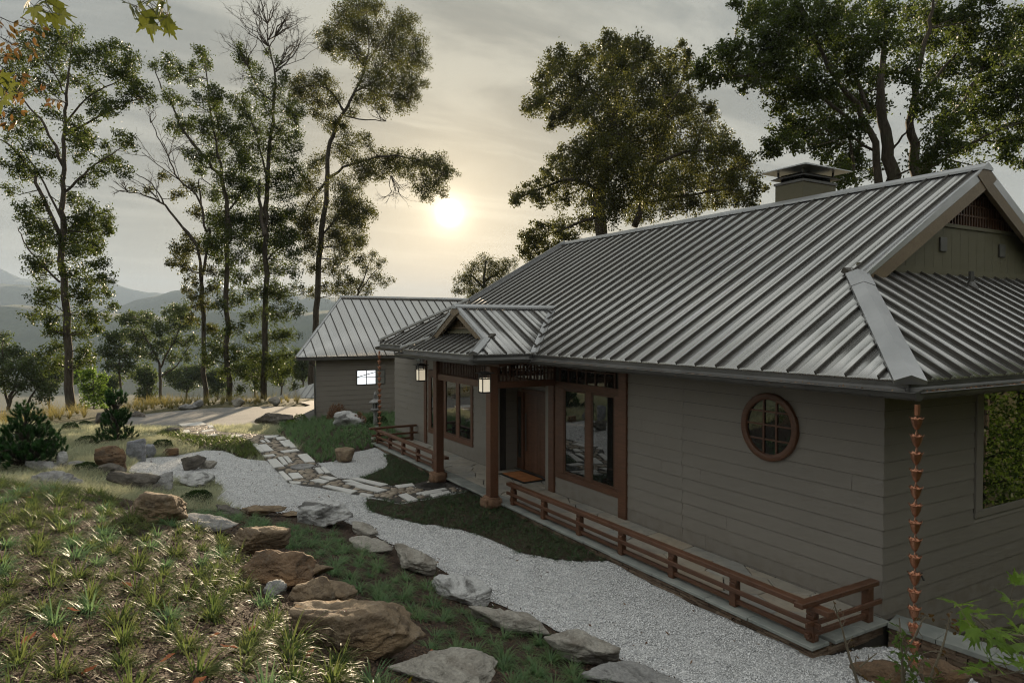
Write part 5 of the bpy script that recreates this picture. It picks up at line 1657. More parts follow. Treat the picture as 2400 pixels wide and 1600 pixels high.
rock('small white rock at the left edge behind the mounded pine', zp4(75, 605, 210, 705), 'rock_white', 143, .7, 4, group=G3)
rock('reddish brown slab among the canes in the bottom right corner', (2018, 1550, 2118, 1612), 'rock_rust', 145, .7, 4, .3, group=G2)
rock('second reddish slab below the low ledgestone wall', (2150, 1545, 2272, 1615), 'rock_rust', 147, .6, 4, .3, .1, group=G2)

# ------------------------------------------------------------------ grass tufts
def tuft_mesh(name, mat, nb, L0, L1, w, seed, seg=4, spread=.9):
    r = np.random.default_rng(seed)
    V, F = [], []
    for b in range(nb):
        az = r.uniform(0, 6.283); L = r.uniform(L0, L1); lean = r.uniform(.35, 1.0) * spread; rr = r.uniform(0, .045)
        d = np.array([math.cos(az), math.sin(az)]); s = np.array([-d[1], d[0]])
        p = np.array([d[0] * rr, d[1] * rr, -.02]); ang = math.pi / 2 - lean * .8
        tw = r.uniform(-.3, .3); base = len(V)
        lean = lean if r.uniform() < .8 else lean * .4
        for k in range(seg + 1):
            ww = w * (1 - (k / seg) ** 1.6) * .5 + .0004
            sd = np.array([s[0], s[1], tw * .5])
            V.append(p - sd * ww); V.append(p + sd * ww)
            p = p + np.array([d[0] * math.cos(ang), d[1] * math.cos(ang), math.sin(ang)]) * (L / seg)
            ang -= lean * (.8 + .5 * k) * .6
        for k in range(seg): F.append((base + 2 * k, base + 2 * k + 1, base + 2 * k + 3, base + 2 * k + 2))
    return np.array(V), np.array(F)
def tuft_data(mat, seeds, **k):
    return [fast_mesh('grass_tuft', *tuft_mesh('t', None, seed=s, **k), M[mat]) for s in seeds]
T_SUN, T_GRN = [], []
for i in range(9):
    T_SUN += tuft_data('tuft_yellow', [i], nb=105 + 14 * (i % 6), L0=.13, L1=.27 + .022 * (i % 5), w=.0085, spread=1.35 + .08 * (i % 5))
for i in range(8):
    T_GRN += tuft_data('tuft', [30 + i], nb=95 + 14 * (i % 5), L0=.12, L1=.26 + .02 * (i % 4), w=.0095, spread=1.3 + .08 * (i % 4))
def poisson(poly, sp, seed, n=6000):
    P = scatter(poly, n / max(1e-6, (np.ptp(np.array(poly)[:, 0]) * np.ptp(np.array(poly)[:, 1]))), seed)
    out = []
    for q in P:
        if all((q[0] - s[0]) ** 2 + (q[1] - s[1]) ** 2 > sp * sp for s in out): out.append(q)
    return np.array(out)
SLOPE = gpoly([(-30,1125),(60,1148),(180,1152),(285,1195),(380,1225),(470,1245),(520,1262),(552,1330),(592,1400),(650,1440),(660,1510),(800,1560),(905,1605),(900,1660),(0,1660),(-60,1660),(-60,1300)])
MID = gpoly([(425,1212),(500,1203),(560,1212),(700,1238),(790,1258),(880,1298),(905,1345),(1000,1362),(1012,1415),(1105,1432),(1265,1502),(1390,1590),(1450,1660),(1195,1660),(1190,1570),(1000,1530),(992,1462),(850,1402),(780,1352),(735,1312),(650,1275),(555,1228)])
nt_ = 0
for poly, meshes, sp, lab, grp, s0, s1 in (
    (SLOPE, T_SUN + T_GRN[:3], .285, 'arching lily turf tuft in the sunlit mulch of the left slope', 'lily turf on the sunlit slope', .8, 1.3),
    (MID, T_GRN, .275, 'dark green lily turf tuft in the shaded bed between boulders and gravel edging', 'lily turf in the shaded bed', .8, 1.2)):
    for x, y in poisson(poly, sp, 3):
        o = bpy.data.objects.new('grass_tuft', rnd.choice(meshes))
        o.location = (x, y, tz(x, y)); o.rotation_euler = (rnd.uniform(-.1, .1), rnd.uniform(-.1, .1), rnd.uniform(0, 6.28))
        sc = rnd.uniform(s0, s1); o.scale = (sc, sc, sc * rnd.uniform(.85, 1.15))
        link(o); tag(o, lab, 'grass tuft', grp); nt_ += 1
print('tufts', nt_)

def tuft_stuff(name, polys, sp, mat, label, cat, nb=30, L0=.10, L1=.21, w=.009, seed=0, seg=3, avoid=(), spread=.9, jz=0., sc=(.75, 1.2)):
    var = [tuft_mesh('t', None, nb, L0, L1, w, seed + i, seg, spread) for i in range(5)]
    VV, FF, n = [], [], 0
    for poly in polys:
        for x, y in poisson(poly, sp, seed + 5, 16000):
            if any(inpoly(np.array([[x, y]]), a)[0] for a in avoid): continue
            V, F = rnd.choice(var); s = rnd.uniform(*sc); a = rnd.uniform(0, 6.28)
            c, sn = math.cos(a), math.sin(a)
            VV.append(np.c_[V[:, 0] * c - V[:, 1] * sn, V[:, 0] * sn + V[:, 1] * c, V[:, 2]] * s + np.array([x, y, tz(x, y) + .02 + rnd.uniform(0, jz)]))
            FF.append(F + n); n += len(V)
    o = link(bpy.data.objects.new(name, fast_mesh(name, np.concatenate(VV), np.concatenate(FF), M[mat])))
    return tag(o, label, cat, kind='stuff')
tuft_stuff('mondo_grass', [BED_NEAR], .155, 'mondo', 'dense dark mondo grass filling the wedge bed along the near veranda', 'mondo grass', seed=3, nb=44, spread=1.3)
tuft_stuff('mondo_grass', [BED_FAR], .135, 'mondo', 'dense dark mondo grass filling the small bed by the farther porch post', 'mondo grass', seed=5, nb=36, spread=1.3)
tuft_stuff('ground_cover', [BED_GARAGE], .24, 'tuft', 'soft green ground cover filling the bed between path, garage and veranda', 'ground cover', nb=34, L0=.18, L1=.36, w=.014, seed=7, spread=.6, avoid=(PATH,))
tuft_stuff('ground_cover', [BED_LEFT], .17, 'tuft_yellow', 'low leafy ground cover between the path and the upper gravel', 'ground cover', nb=26, L0=.10, L1=.22, w=.03, seed=9, spread=1.1, avoid=(PATH,))

# ---- silvery meadow
P = scatter(MEADOW, 1100, 12)
for B in (GRAVEL_S, PATH, BED_LEFT, BED_GARAGE, DRIVE):
    P = P[~inpoly(P, B)]
c_ = P @ np.array([math.sin(YAW), math.cos(YAW)]); l_ = P @ np.array([math.cos(YAW), -math.sin(YAW)])
P = P[(l_ / c_ > -.80)]
clump = fbm(np.c_[P * 1.6, np.zeros(len(P))], 3, 21)
P = P[NR.uniform(0, 1, len(P)) < .55 + .6 * clump]
n = len(P)
z = terr(P[:, 0], P[:, 1]) - .02
cl2 = fbm(np.c_[P * 1.6, np.zeros(n)], 3, 21)
h = NR.uniform(.09, .21, n) * (1 + .5 * cl2); a = NR.uniform(0, 6.28, n); w = NR.uniform(.006, .013, n)
ln = np.c_[NR.normal(.35, .5, n), NR.normal(-.2, .5, n)] * h[:, None]
B0 = np.c_[P[:, 0] - np.cos(a) * w, P[:, 1] - np.sin(a) * w, z]; B1 = np.c_[P[:, 0] + np.cos(a) * w, P[:, 1] + np.sin(a) * w, z]
TP = np.c_[P + ln, z + h]
V = np.stack([B0, B1, TP], 1).reshape(-1, 3)
o = link(bpy.data.objects.new('meadow_grass', fast_mesh('meadow_grass', V, np.arange(3 * n).reshape(-1, 3), M['meadow'])))
tag(o, 'silvery fine meadow grass over the low mounds of the left garden', 'meadow grass', kind='stuff')
print('meadow', n)
# ---- tall golden grass beyond the drive
GOLD1 = gpoly([(285,972),(360,962),(440,955),(520,949),(630,947),(700,946),(700,938),(630,938),(520,940),(440,944),(360,948),(285,958)])
GOLD2 = gpoly([(0,1000),(60,995),(130,985),(200,978),(200,965),(120,968),(0,985)])
tuft_stuff('tall_grass', [GOLD1, GOLD2], .5, 'drygrass', 'tall golden grass along the far side of the drive', 'tall grass', nb=34, L0=.25, L1=.8, w=.014, seed=11, spread=.8, sc=(.5, 1.25))

# ------------------------------------------------------------------ shrubs, pines
def leaf_quads(C, L, W, seed=0, up=0.):
    r = np.random.default_rng(seed); n = len(C)
    a = r.normal(0, 1, (n, 3)); a[:, 2] += up; a /= np.linalg.norm(a, axis=1)[:, None]
    b = r.normal(0, 1, (n, 3)); b -= a * (a * b).sum(1)[:, None]; b /= np.linalg.norm(b, axis=1)[:, None]
    L = L * r.uniform(.7, 1.3, (n, 1)); W = W * r.uniform(.7, 1.3, (n, 1))
    return np.stack([C - a * L * .5, C + b * W * .5 - a * L * .05, C + a * L * .5, C - b * W * .5 + a * L * .05], 1).reshape(-1, 3)
def shrub(label, bbox, mat='box', n=1600, leaf=.035, seed=0, name='shrub', cat='shrub', group='clipped garden shrubs', dr=1., loose=.08):
    x0, y0, x1, y1 = bbox
    g = ground((x0 + x1) / 2, y1); D = (g - CAM) @ FW
    W = (x1 - x0) * D / FPX; a = math.atan2(y1 - 762, FPX)
    H = max(((y1 - y0) * D / FPX - W * dr * .4 * math.sin(a)) / math.cos(a), .3 * W)
    fwd = np.array([FW[0], FW[1], 0]); fwd /= np.linalg.norm(fwd)
    c = g + fwd * W * dr * .42; c[2] = tz(c[0], c[1])
    r = np.random.default_rng(seed)
    d = r.normal(0, 1, (n, 3)); d /= np.linalg.norm(d, axis=1)[:, None]
    d[:, 2] = np.abs(d[:, 2]) * 1.05 - .05
    lum = 1 + .16 * fbm(d * 2.6 + seed, 3, seed)
    C = d * (lum * (1 - np.abs(r.normal(0, loose, n))))[:, None] * np.array([W / 2, W * dr / 2, H]) + np.array([0, 0, .02])
    t = empty(name, c); tag(t, label, cat, group)
    V = leaf_quads(C, leaf, leaf * .6, seed, .4)
    link(bpy.data.objects.new('foliage', fast_mesh('foliage', V, np.arange(len(V)).reshape(-1, 4), M[mat])), t)
    q = MB()
    for i in range(7):
        az = i * .9; q.tube([(0, 0, -.05), (.25 * W * math.cos(az), .25 * W * math.sin(az), H * .45), (.36 * W * math.cos(az), .36 * W * math.sin(az), H * .75)], [.014, .01, .005], 5)
    q.build('stems', M['bark'], t)
shrub('flat dark clipped shrub in the meadow between the two pines', zp4(855, 640, 1130, 750), seed=1)
shrub('dark clipped shrub at the far edge of the meadow, left of the stone block', zp4(698, 468, 912, 572), seed=2)
shrub('low dark shrub directly left of the long stone block', zp4(905, 448, 1085, 525), seed=3)
shrub('dark rounded shrub right of the tall blue grey boulder', zp4(1815, 678, 2065, 805), seed=4)
shrub('low clipped shrub in front of the thin flat stone, below the leaning slab', zp4(798, 983, 1125, 1085), seed=5)
shrub('dark mound shrub on the grassy tongue nearest the camera', zq4(748, 922, 1105, 1085), seed=6, n=2200)
shrub('smaller ball shrub beside the layered slab by the drive', zq4(1925, 160, 2085, 245), 'leaf_sun', seed=7)
shrub('larger ball shrub next to the garage corner', zq4(2018, 98, 2195, 205), 'leaf_sun', seed=8)
shrub('airy bronze maple bush in front of the garage wall', zr4(485, 200, 730, 400), 'redbush', 1500, .07, 9, 'bush', 'bush', 'bushes by the garage', .8, .35)
shrub('rusty low bush right of the pale boulder by the garage', zr4(780, 300, 930, 460), 'redbush', 1100, .06, 10, 'bush', 'bush', 'bushes by the garage', .8, .3)
shrub('dark green bush behind the stone lantern', zr4(915, 315, 1150, 460), 'box', 1500, .06, 11, 'bush', 'bush', 'bushes by the garage', .8, .25)

def needles(V, F, p, d, L, nlen, nn, r, spread=.9):
    d = d / np.linalg.norm(d)
    t = r.uniform(0, 1, nn)
    az = r.uniform(0, 6.283, nn)
    a = np.cross(d, [.3, .5, .8]); a /= np.linalg.norm(a); b = np.cross(d, a)
    o = a[None] * np.cos(az)[:, None] + b[None] * np.sin(az)[:, None]
    base = p + d * (t * L)[:, None]
    dirn = d[None] * (.55 + .6 * t[:, None]) + o * spread
    dirn /= np.linalg.norm(dirn, axis=1)[:, None]
    tip = base + dirn * nlen * r.uniform(.7, 1.2, (nn, 1))
    s = np.cross(dirn, o); s /= (np.linalg.norm(s, axis=1)[:, None] + 1e-9)
    w = .0045
    n0 = sum(len(v) for v in V)
    V.append(np.stack([base - s * w, base + s * w, tip], 1).reshape(-1, 3))
def pine(label, base_px, D_h, layers, seed, nlen=.09, ns=14):
    """layers: (height fraction, radius m, number of shoots)"""
    g = ground(*base_px); H = D_h
    t = empty('garden_pine', g); tag(t, label, 'pine', 'young pines in the garden')
    r = np.random.default_rng(seed); V = []; q = MB()
    q.tube([(0, 0, -.1), (.02, .01, H * .4), (0, .02, H * .85)], [.05, .035, .012], 7)
    for h, R, n in layers:
        for i in range(n):
            az = r.uniform(0, 6.283); rr = R * math.sqrt(r.uniform(.15, 1))
            p = np.array([rr * math.cos(az), rr * math.sin(az), H * h + r.normal(0, .04) + (R - rr) * .25])
            out = np.array([math.cos(az), math.sin(az), 0]) * .35 + np.array([0, 0, 1.0]) + r.normal(0, .25, 3)
            needles(V, None, p, out, .14, nlen, 170, r)
            if i % 2 == 0: q.tube([(0, 0, max(.05, H * h - .15 - rr * .4)), tuple(p * np.array([.6, .6, .95])), tuple(p)], [.016, .009, .005], 4)
    VV = np.concatenate(V)
    link(bpy.data.objects.new('crown', fast_mesh('crown', VV, np.arange(len(VV)).reshape(-1, 3), M['pine'])), t)
    q.build('trunk', M['bark'], t)
pine('broad mounded dark pine at the left edge of the garden', (62, 1098), 1.65, [(.10, .80, 70), (.22, .90, 90), (.34, .84, 84), (.46, .68, 64), (.58, .50, 44), (.70, .36, 28), (.82, .26, 18), (.90, .16, 9)], 5)
pine('slim two-tiered pine with a bare waist in the meadow', (272, 1034), 1.62, [(.06, .62, 44), (.16, .54, 40), (.28, .44, 34), (.40, .42, 36), (.48, .42, 36), (.55, .32, 26), (.72, .22, 18), (.79, .30, 30), (.87, .28, 28), (.93, .18, 14)], 6, .08)

# ------------------------------------------------------------------ stone lantern
c = ground(*zr([(1030, 468)])[0])
sl_ = empty('stone_lantern', c)
tag(sl_, 'weathered grey stone garden lantern with a finial, standing left of the far veranda', 'stone lantern')
S_ = 1.0
def sp(q, n, m='rock_grey', sm=True): return q.build(n, M[m], sl_, sm)
sp(MB().lathe([(.20, -.1), (.21, .05), (.17, .10), (.11, .13)], n=16), 'base')
sp(MB().lathe([(.085, .12), (.075, .3), (.075, .62), (.09, .68)], n=16), 'shaft')
sp(MB().lathe([(.09, .66), (.19, .74), (.20, .79), (.13, .81)], n=6), 'platform', sm=False)
q = MB()
for k in range(6):
    a = k * math.pi / 3; q.box(.105 * math.cos(a) - .022, .105 * math.cos(a) + .022, .105 * math.sin(a) - .022, .105 * math.sin(a) + .022, .80, 1.02)
q.lathe([(.12, 1.0), (.12, 1.05)], n=6)
fb = sp(q, 'fire_box', sm=False)
MB().lathe([(.075, .81), (.075, 1.0)], n=6).build('fire_chamber', M['void'], fb)
sp(MB().lathe([(.26, 1.04), (.25, 1.07), (.15, 1.13), (.07, 1.19)], n=6), 'roof_cap', sm=False)
sp(MB().lathe([(.05, 1.17), (.09, 1.22), (.05, 1.27), (.075, 1.31), (.06, 1.37), (.012, 1.47)], n=12), 'finial')

# ------------------------------------------------------------------ fallen leaves on the slope
lm = MB().add([(0, -.04, 0), (.02, -.01, .008), (.012, .03, .004), (0, .055, .015), (-.013, .028, .006), (-.022, -.008, .01)], [(0, 1, 2, 3), (0, 3, 4, 5)]).mesh('fallen_leaf', mat_simple('orange_dry_leaf', (.34, .07, .02), (.46, .17, .05), 20, .6, 0))
for i, (px, py) in enumerate(((65, 1512), (165, 1441), (395, 1555), (205, 1589), (590, 1485), (540, 1530), (60, 1172), (130, 1510), (780, 1487), (300, 1380), (725, 1545), (465, 1610), (1010, 1535), (505, 1500))):
    g = ground(px, py)
    o = bpy.data.objects.new('fallen_leaf', lm); o.location = g + np.array([0, 0, .04]); o.rotation_euler = (rnd.uniform(-.5, .5), rnd.uniform(-.5, .5), rnd.uniform(0, 6))
    s = rnd.uniform(.8, 1.5); o.scale = (s, s, s); link(o)
    tag(o, 'dry orange leaf fallen on the mulch of the slope', 'leaf', 'fallen leaves on the mulch')

# ------------------------------------------------------------------ trees
def A7(L): return [(p[0] / 2.138, p[1] / 2.138) + tuple(v / 2.138 for v in p[2:]) for p in L]
def A6(L): return [(p[0] / 2.613, 500 + p[1] / 2.613) + tuple(v / 2.613 for v in p[2:]) for p in L]
def A8(L): return [(1100 + p[0] / 1.809, p[1] / 1.809) + tuple(v / 1.809 for v in p[2:]) for p in L]
def wander(pts, rad, r, k=5, amp=.25):
    """resample a limb along a smooth curve with small crooks"""
    Q = [2 * pts[0] - pts[1]] + list(pts) + [2 * pts[-1] - pts[-2]]
    P, R = [], []
    for i in range(len(pts) - 1):
        p0, p1, p2, p3 = Q[i:i + 4]
        for j in range(k):
            t = j / k
            P.append(.5 * (2 * p1 + (p2 - p0) * t + (2 * p0 - 5 * p1 + 4 * p2 - p3) * t * t + (3 * p1 - p0 - 3 * p2 + p3) * t ** 3))
            R.append(rad[i] * (1 - t) + rad[i + 1] * t)
    P.append(pts[-1]); R.append(rad[-1])
    for i in range(1, len(P) - 1): P[i] = P[i] + r.normal(0, 1, 3) * min(amp, R[i] * .35 + .015)
    return P, R
def twig(q, p, d, L, rad, depth, r):
    d = d / np.linalg.norm(d)
    e = p + d * L
    m = (p + e) / 2 + r.normal(0, L * .08, 3)
    q.tube([p, m, e], [rad, rad * .8, rad * .55], 4, False)
    if depth > 0:
        for k in range(r.integers(2, 4)):
            nd = d + r.normal(0, .55, 3); nd[2] += .15
            twig(q, p + d * L * r.uniform(.45, 1), nd, L * r.uniform(.5, .75), rad * .55, depth - 1, r)
def tree(label, D, trunk, limbs, blobs, leaf='leaf_oak', seed=0, dens=1000., lsz=.13, crown_depth=.45, bare=(), name='oak_tree', cat='tree', group=None, twigs=True, base_drop=True, fill=.16, cl=1.0):
    """trunk and limbs: (px, py, radius px); blobs: foliage clumps (px, py, r px) spread in depth through the crown"""
    r = np.random.default_rng(seed)
    T = [pD(p[0], p[1], D) for p in trunk]; TR = [max(.02, p[2] * D / FPX) for p in trunk]
    if base_drop:
        zg = tz(T[0][0], T[0][1])
        if T[0][2] > zg: T = [np.array([T[0][0], T[0][1], zg - .3])] + T; TR = [TR[0] * 1.12] + TR
        else: T[0] = np.array([T[0][0], T[0][1], min(T[0][2], zg) - .2])
    root = empty(name, T[0]); tag(root, label, cat, group)
    q = MB(); P, R = wander(T, TR, r, 4, .05); q.tube(P, R, 10)
    skel = list(zip(P[2:], R[2:]))
    for li in limbs:
        n = len(li); off = r.uniform(-1, 1) * crown_depth * 4
        L = [pD(p[0], p[1], D + off * (i / (n - 1)) ** 1.2) for i, p in enumerate(li)]
        LR = [max(.012, p[2] * D / FPX) for p in li]
        P, R = wander(L, LR, r, 4, .06); q.tube(P, R, 7); skel += list(zip(P, R))
    SP = np.array([s[0] for s in skel])
    xs = [b[0] for b in blobs]; xc, xw = (min(xs) + max(xs)) / 2, (max(xs) - min(xs)) / 2 + 1e-6
    Rw = xw * D / FPX
    C = []
    for bx, by, br in blobs:
        w = br * D / FPX
        off = r.uniform(-1, 1) * Rw * crown_depth * 1.6 * math.sqrt(max(.1, 1 - ((bx - xc) / xw) ** 2))
        c = pD(bx, by, D + off)
        k = int(np.argmin(((SP - c) ** 2).sum(1) + 2.5 * np.maximum(SP[:, 2] - c[2] + .3, 0)))
        s, sr = SP[k], skel[k][1]
        m = (s + c) / 2 + r.normal(0, .12, 3) + np.array([0, 0, -.06 * np.linalg.norm(c - s)])
        q.tube([s, m, c], [min(sr * .6, .012 + .014 * np.linalg.norm(c - s)), .02, .011], 5, False)
        nc = max(6, int(15 * cl * (w / .5) ** 2))
        cc = r.normal(0, 1, (nc, 3)); cc /= np.linalg.norm(cc, axis=1)[:, None]
        cc = c + cc * (w * 1.28 * r.uniform(.1, 1.0, (nc, 1)) ** .45) * np.array([1, 1, .82])
        for e in cc[:max(3, int(nc * .7))]:
            if twigs: q.tube([c, (c + e) / 2 + r.normal(0, .05, 3), e], [.011, .008, .004], 3, False)
        if np.linalg.norm(c - s) > w * .9:                      # foliage along the bough that carries the clump
            ch_ = s + (c - s) * r.uniform(.45, .75); k2 = int(dens * .45 * w * w)
            C.append(ch_ + r.normal(0, w * .5, (k2, 3)))
        nl = int(dens * 2.15 * w * w)
        idx = r.integers(0, nc, nl)
        C.append(cc[idx] + r.normal(0, w * fill * .8 + .07, (nl, 3)))
    for b in bare:
        p = pD(b[0], b[1], D); dd = (pD(b[2], b[3], D) - p); L = np.linalg.norm(dd)
        for k in range(b[5]): twig(q, p + r.normal(0, .03, 3), dd + r.normal(0, .3 * L, 3), L * r.uniform(.6, 1.0), b[4] * D / FPX, 3, r)
    tr = child(q.build('trunk', M['bark'], None, True), root)
    if C:
        C = np.concatenate(C)
        V = leaf_quads(C, lsz, lsz * .62, seed + 1, -.15)
        child(link(bpy.data.objects.new('crown', fast_mesh('crown', V, np.arange(len(V)).reshape(-1, 4), M[leaf]))), root)
        return len(C)
    return 0
nl = 0
GT = 'tall oaks beyond the drive'
# leftmost tall oak
t1b = A7([(370,150,40),(250,170,50),(160,210,60),(330,220,60),(470,250,40),(580,240,50),(640,290,50),(530,300,50),(600,360,55),(680,400,45),(720,450,50),(740,500,35),(400,300,55),(250,290,60),(150,300,50),(60,330,60),(620,480,45),(560,540,45),(480,480,50),(500,570,40),(430,420,45),(320,400,40),(230,430,50),(120,420,50),(40,450,50),(30,560,40),(100,580,45),(180,640,45),(250,560,35),(400,640,55),(380,700,50),(440,690,35),(600,690,35),(660,720,35),(540,740,30),(560,800,45),(620,840,40),(500,860,35),(380,780,35),(430,900,35),(250,740,40),(150,720,40),(60,660,40),(90,780,40),(60,830,40),(120,880,45),(40,950,30),(210,850,40),(390,1010,45),(450,1050,50),(510,1080,45),(530,1140,40),(440,1150,50),(380,1110,40),(200,1020,40),(110,1040,35),(150,1100,45),(220,1150,45),(190,1220,40),(330,1220,50),(450,1230,50),(480,1190,30)]) + \
  A6([(560,60,50),(650,90,40),(230,100,50),(480,130,60),(270,170,50),(590,180,50),(200,280,45),(300,290,50),(500,250,60),(600,300,50),(650,400,45),(560,400,60),(250,370,50),(180,350,30),(430,350,50),(650,480,45),(690,570,35),(560,520,60),(470,480,50),(300,480,60),(240,530,50),(190,620,45),(280,640,50),(520,630,55),(620,640,40),(600,720,40),(490,740,50),(320,730,50),(350,820,50),(270,850,45),(530,830,45),(580,900,40),(300,930,50),(360,900,40),(500,900,40)])
nl += tree('leftmost tall oak with a thick straight trunk and wide airy crown', 38, A6([(432,1245,28),(420,850,22),(395,400,20),(375,30,17)]) + A7([(315,1000,12),(320,800,10),(326,600,8),(335,440,6),(350,300,4),(365,190,2)]),
  [A7([(312,1200,11),(220,1000,9),(150,850,7),(60,740,5),(0,700,3)]), A7([(320,840,8),(230,640,6),(130,520,4),(90,450,2)]), A7([(330,960,7),(450,850,5),(560,770,3),(640,720,2)]), A7([(325,620,6),(430,500,4),(560,420,3),(650,370,2)]), A7([(325,680,6),(480,590,5),(640,520,3),(730,480,2)]), A7([(330,480,4),(260,350,3),(160,240,2)]), A6([(365,420,7),(220,270,5),(145,170,4),(110,85,2.5)]), A7([(310,1100,6),(200,880,4),(120,760,3),(70,640,2)])],
  t1b, 'leaf_oak', 1, 950, group=GT)
nl += tree('slender forked tree with long dead limbs reaching left, second trunk of the group', 46, A6([(1262,1155,15),(1250,800,13),(1245,600,13),(1232,420,11)]),
  [A6([(1232,430,10),(1205,190,8),(1110,80,7)]) + A7([(1000,1240,7),(900,1120,6),(800,1010,5),(700,975,3),(600,955,2)]), A6([(1235,420,10),(1265,250,8),(1285,90,7)]) + A7([(1030,1160,6),(1000,1000,5),(900,900,4),(840,780,3),(790,680,2.5),(750,580,1.5)]), A7([(1010,1050,5),(1000,900,3),(1060,930,2)]), A7([(820,1020,4),(760,920,3),(680,870,2)])],
  A7([(820,880,26),(890,980,30),(740,950,22),(950,930,36),(980,1060,36),(900,1240,40),(950,1200,36),(1010,1230,40),(660,950,14)]) + A6([(1080,270,50),(1130,230,40),(1150,330,50),(1060,300,30),(1180,420,40),(1200,500,40),(1150,470,30),(1290,350,40),(1280,560,40),(1180,640,36),(1290,700,36),(1210,560,36),(1290,470,36)]), 'leaf_oak2', 2, 900, group=GT,
  bare=[(640/2.138,960/2.138,585/2.138,940/2.138,1.2,4),(800/2.138,1010/2.138,690/2.138,900/2.138,1.2,4),(840/2.138,780/2.138,860/2.138,660/2.138,1,3),(760/2.138,620/2.138,745/2.138,540/2.138,1,3),(900/2.138,900/2.138,760/2.138,730/2.138,1.2,3),(1000/2.138,780/2.138,880/2.138,700/2.138,1.2,4)])
nl += tree('leaning double-stemmed oak, third trunk of the group beyond the drive', 46, A6([(1400,1145,17),(1388,700,15),(1385,300,14),(1398,30,13)]) + A7([(1150,1200,12),(1150,1100,11),(1112,900,9)]),
  [A7([(1112,900,8),(1020,780,7),(920,660,6),(860,520,4),(800,420,3),(765,310,2)]), A7([(1112,880,7),(1070,650,5),(1045,480,4),(1030,330,2.5),(1000,260,1.5)]), A7([(1150,1050,5),(1230,930,3),(1260,880,2)])],
  A7([(770,320,25),(850,310,40),(900,340,30),(860,380,40),(850,490,40),(910,510,30),(1000,270,35),(1050,310,35),(960,330,30),(960,400,35),(1060,460,45),(1110,480,30),(990,500,30),(1080,530,35),(930,620,50),(870,640,40),(1000,620,45),(1090,600,50),(1150,640,50),(1060,700,50),(1170,710,50),(980,780,45),(1080,780,50),(1190,800,55),(1000,850,35),(1130,880,50),(1210,900,50),(1060,960,50),(1180,980,50),(1250,970,40),(1090,1080,55),(1200,1090,50),(1130,1160,50),(1230,1190,40),(1060,1220,50)]) +
  A6([(1330,60,60),(1450,40,50),(1320,160,60),(1430,150,50),(1330,260,50),(1450,260,60),(1400,380,60),(1320,430,40),(1480,400,50),(1430,520,60),(1340,560,40),(1320,740,50),(1450,700,60),(1290,830,50),(1350,840,40),(1440,850,60),(1470,960,50),(1380,980,40),(1290,900,40),(1440,1080,40)]), 'leaf_oak', 3, 900, group=GT)
nl += tree('tall straight oak with a bare twiggy top, fourth trunk of the group', 48, A6([(1615,1135,19),(1625,600,17),(1625,200,15),(1628,20,14)]) + A7([(1328,1100,12),(1332,1000,12),(1355,750,9),(1375,500,7),(1380,370,5),(1348,240,3.5),(1340,100,2),(1335,20,1)]),
  [A7([(1340,900,6),(1290,700,4),(1240,560,3)]), A7([(1378,520,5),(1300,450,4),(1240,330,3),(1190,230,2)]), A7([(1380,360,4),(1450,300,3),(1500,220,2),(1510,170,1)]), A7([(1360,700,5),(1440,600,3),(1500,540,2)]), A7([(1350,280,3),(1300,200,2),(1230,140,1)]), A7([(1345,250,3),(1400,150,2),(1440,90,1)]), A6([(1625,300,7),(1720,200,5),(1800,150,3)]), A7([(1300,900,6),(1310,1080,9),(1325,1180,10)])],
  A7([(1200,240,26),(1240,310,35),(1290,380,40),(1200,290,30),(1340,260,20),(1380,300,20),(1420,380,30),(1390,440,40),(1280,470,45),(1200,500,40),(1230,560,50),(1330,550,40),(1430,530,50),(1490,560,45),(1480,600,30),(1280,640,55),(1390,640,50),(1460,690,50),(1200,660,40),(1250,740,60),(1350,720,50),(1480,740,35),(1420,800,50),(1480,840,45),(1260,830,50),(1390,900,55),(1480,900,40),(1240,920,45),(1300,950,35),(1430,970,50),(1290,1080,45),(1380,1080,50),(1460,1060,40),(1260,1150,50),(1380,1170,60),(1450,1180,40),(1330,1250,50),(1460,1250,40)]) +
  A6([(1560,60,60),(1700,60,50),(1560,200,60),(1700,180,60),(1780,130,50),(1800,250,40),(1560,330,60),(1700,320,60),(1790,350,50),(1560,470,60),(1680,470,60),(1750,500,60),(1820,450,40),(1560,620,60),(1700,620,60),(1800,600,50),(1560,760,50),(1680,760,60),(1780,740,50),(1540,880,60),(1660,900,50),(1760,860,50),(1540,1000,50),(1580,1060,40),(1700,980,60),(1780,960,40),(1800,1060,30)]), 'leaf_oak', 4, 850, group=GT,
  bare=[(1340/2.138,120/2.138,1300/2.138,20/2.138,1.4,5),(1345/2.138,230/2.138,1240/2.138,90/2.138,1.4,6),(1380/2.138,180/2.138,1450/2.138,70/2.138,1.4,6),(1380/2.138,350/2.138,1500/2.138,230/2.138,1.4,6),(1240/2.138,330/2.138,1150/2.138,210/2.138,1.2,5),(1345/2.138,200/2.138,1370/2.138,40/2.138,1.2,6),(1290/2.138,400/2.138,1200/2.138,390/2.138,1,3)])
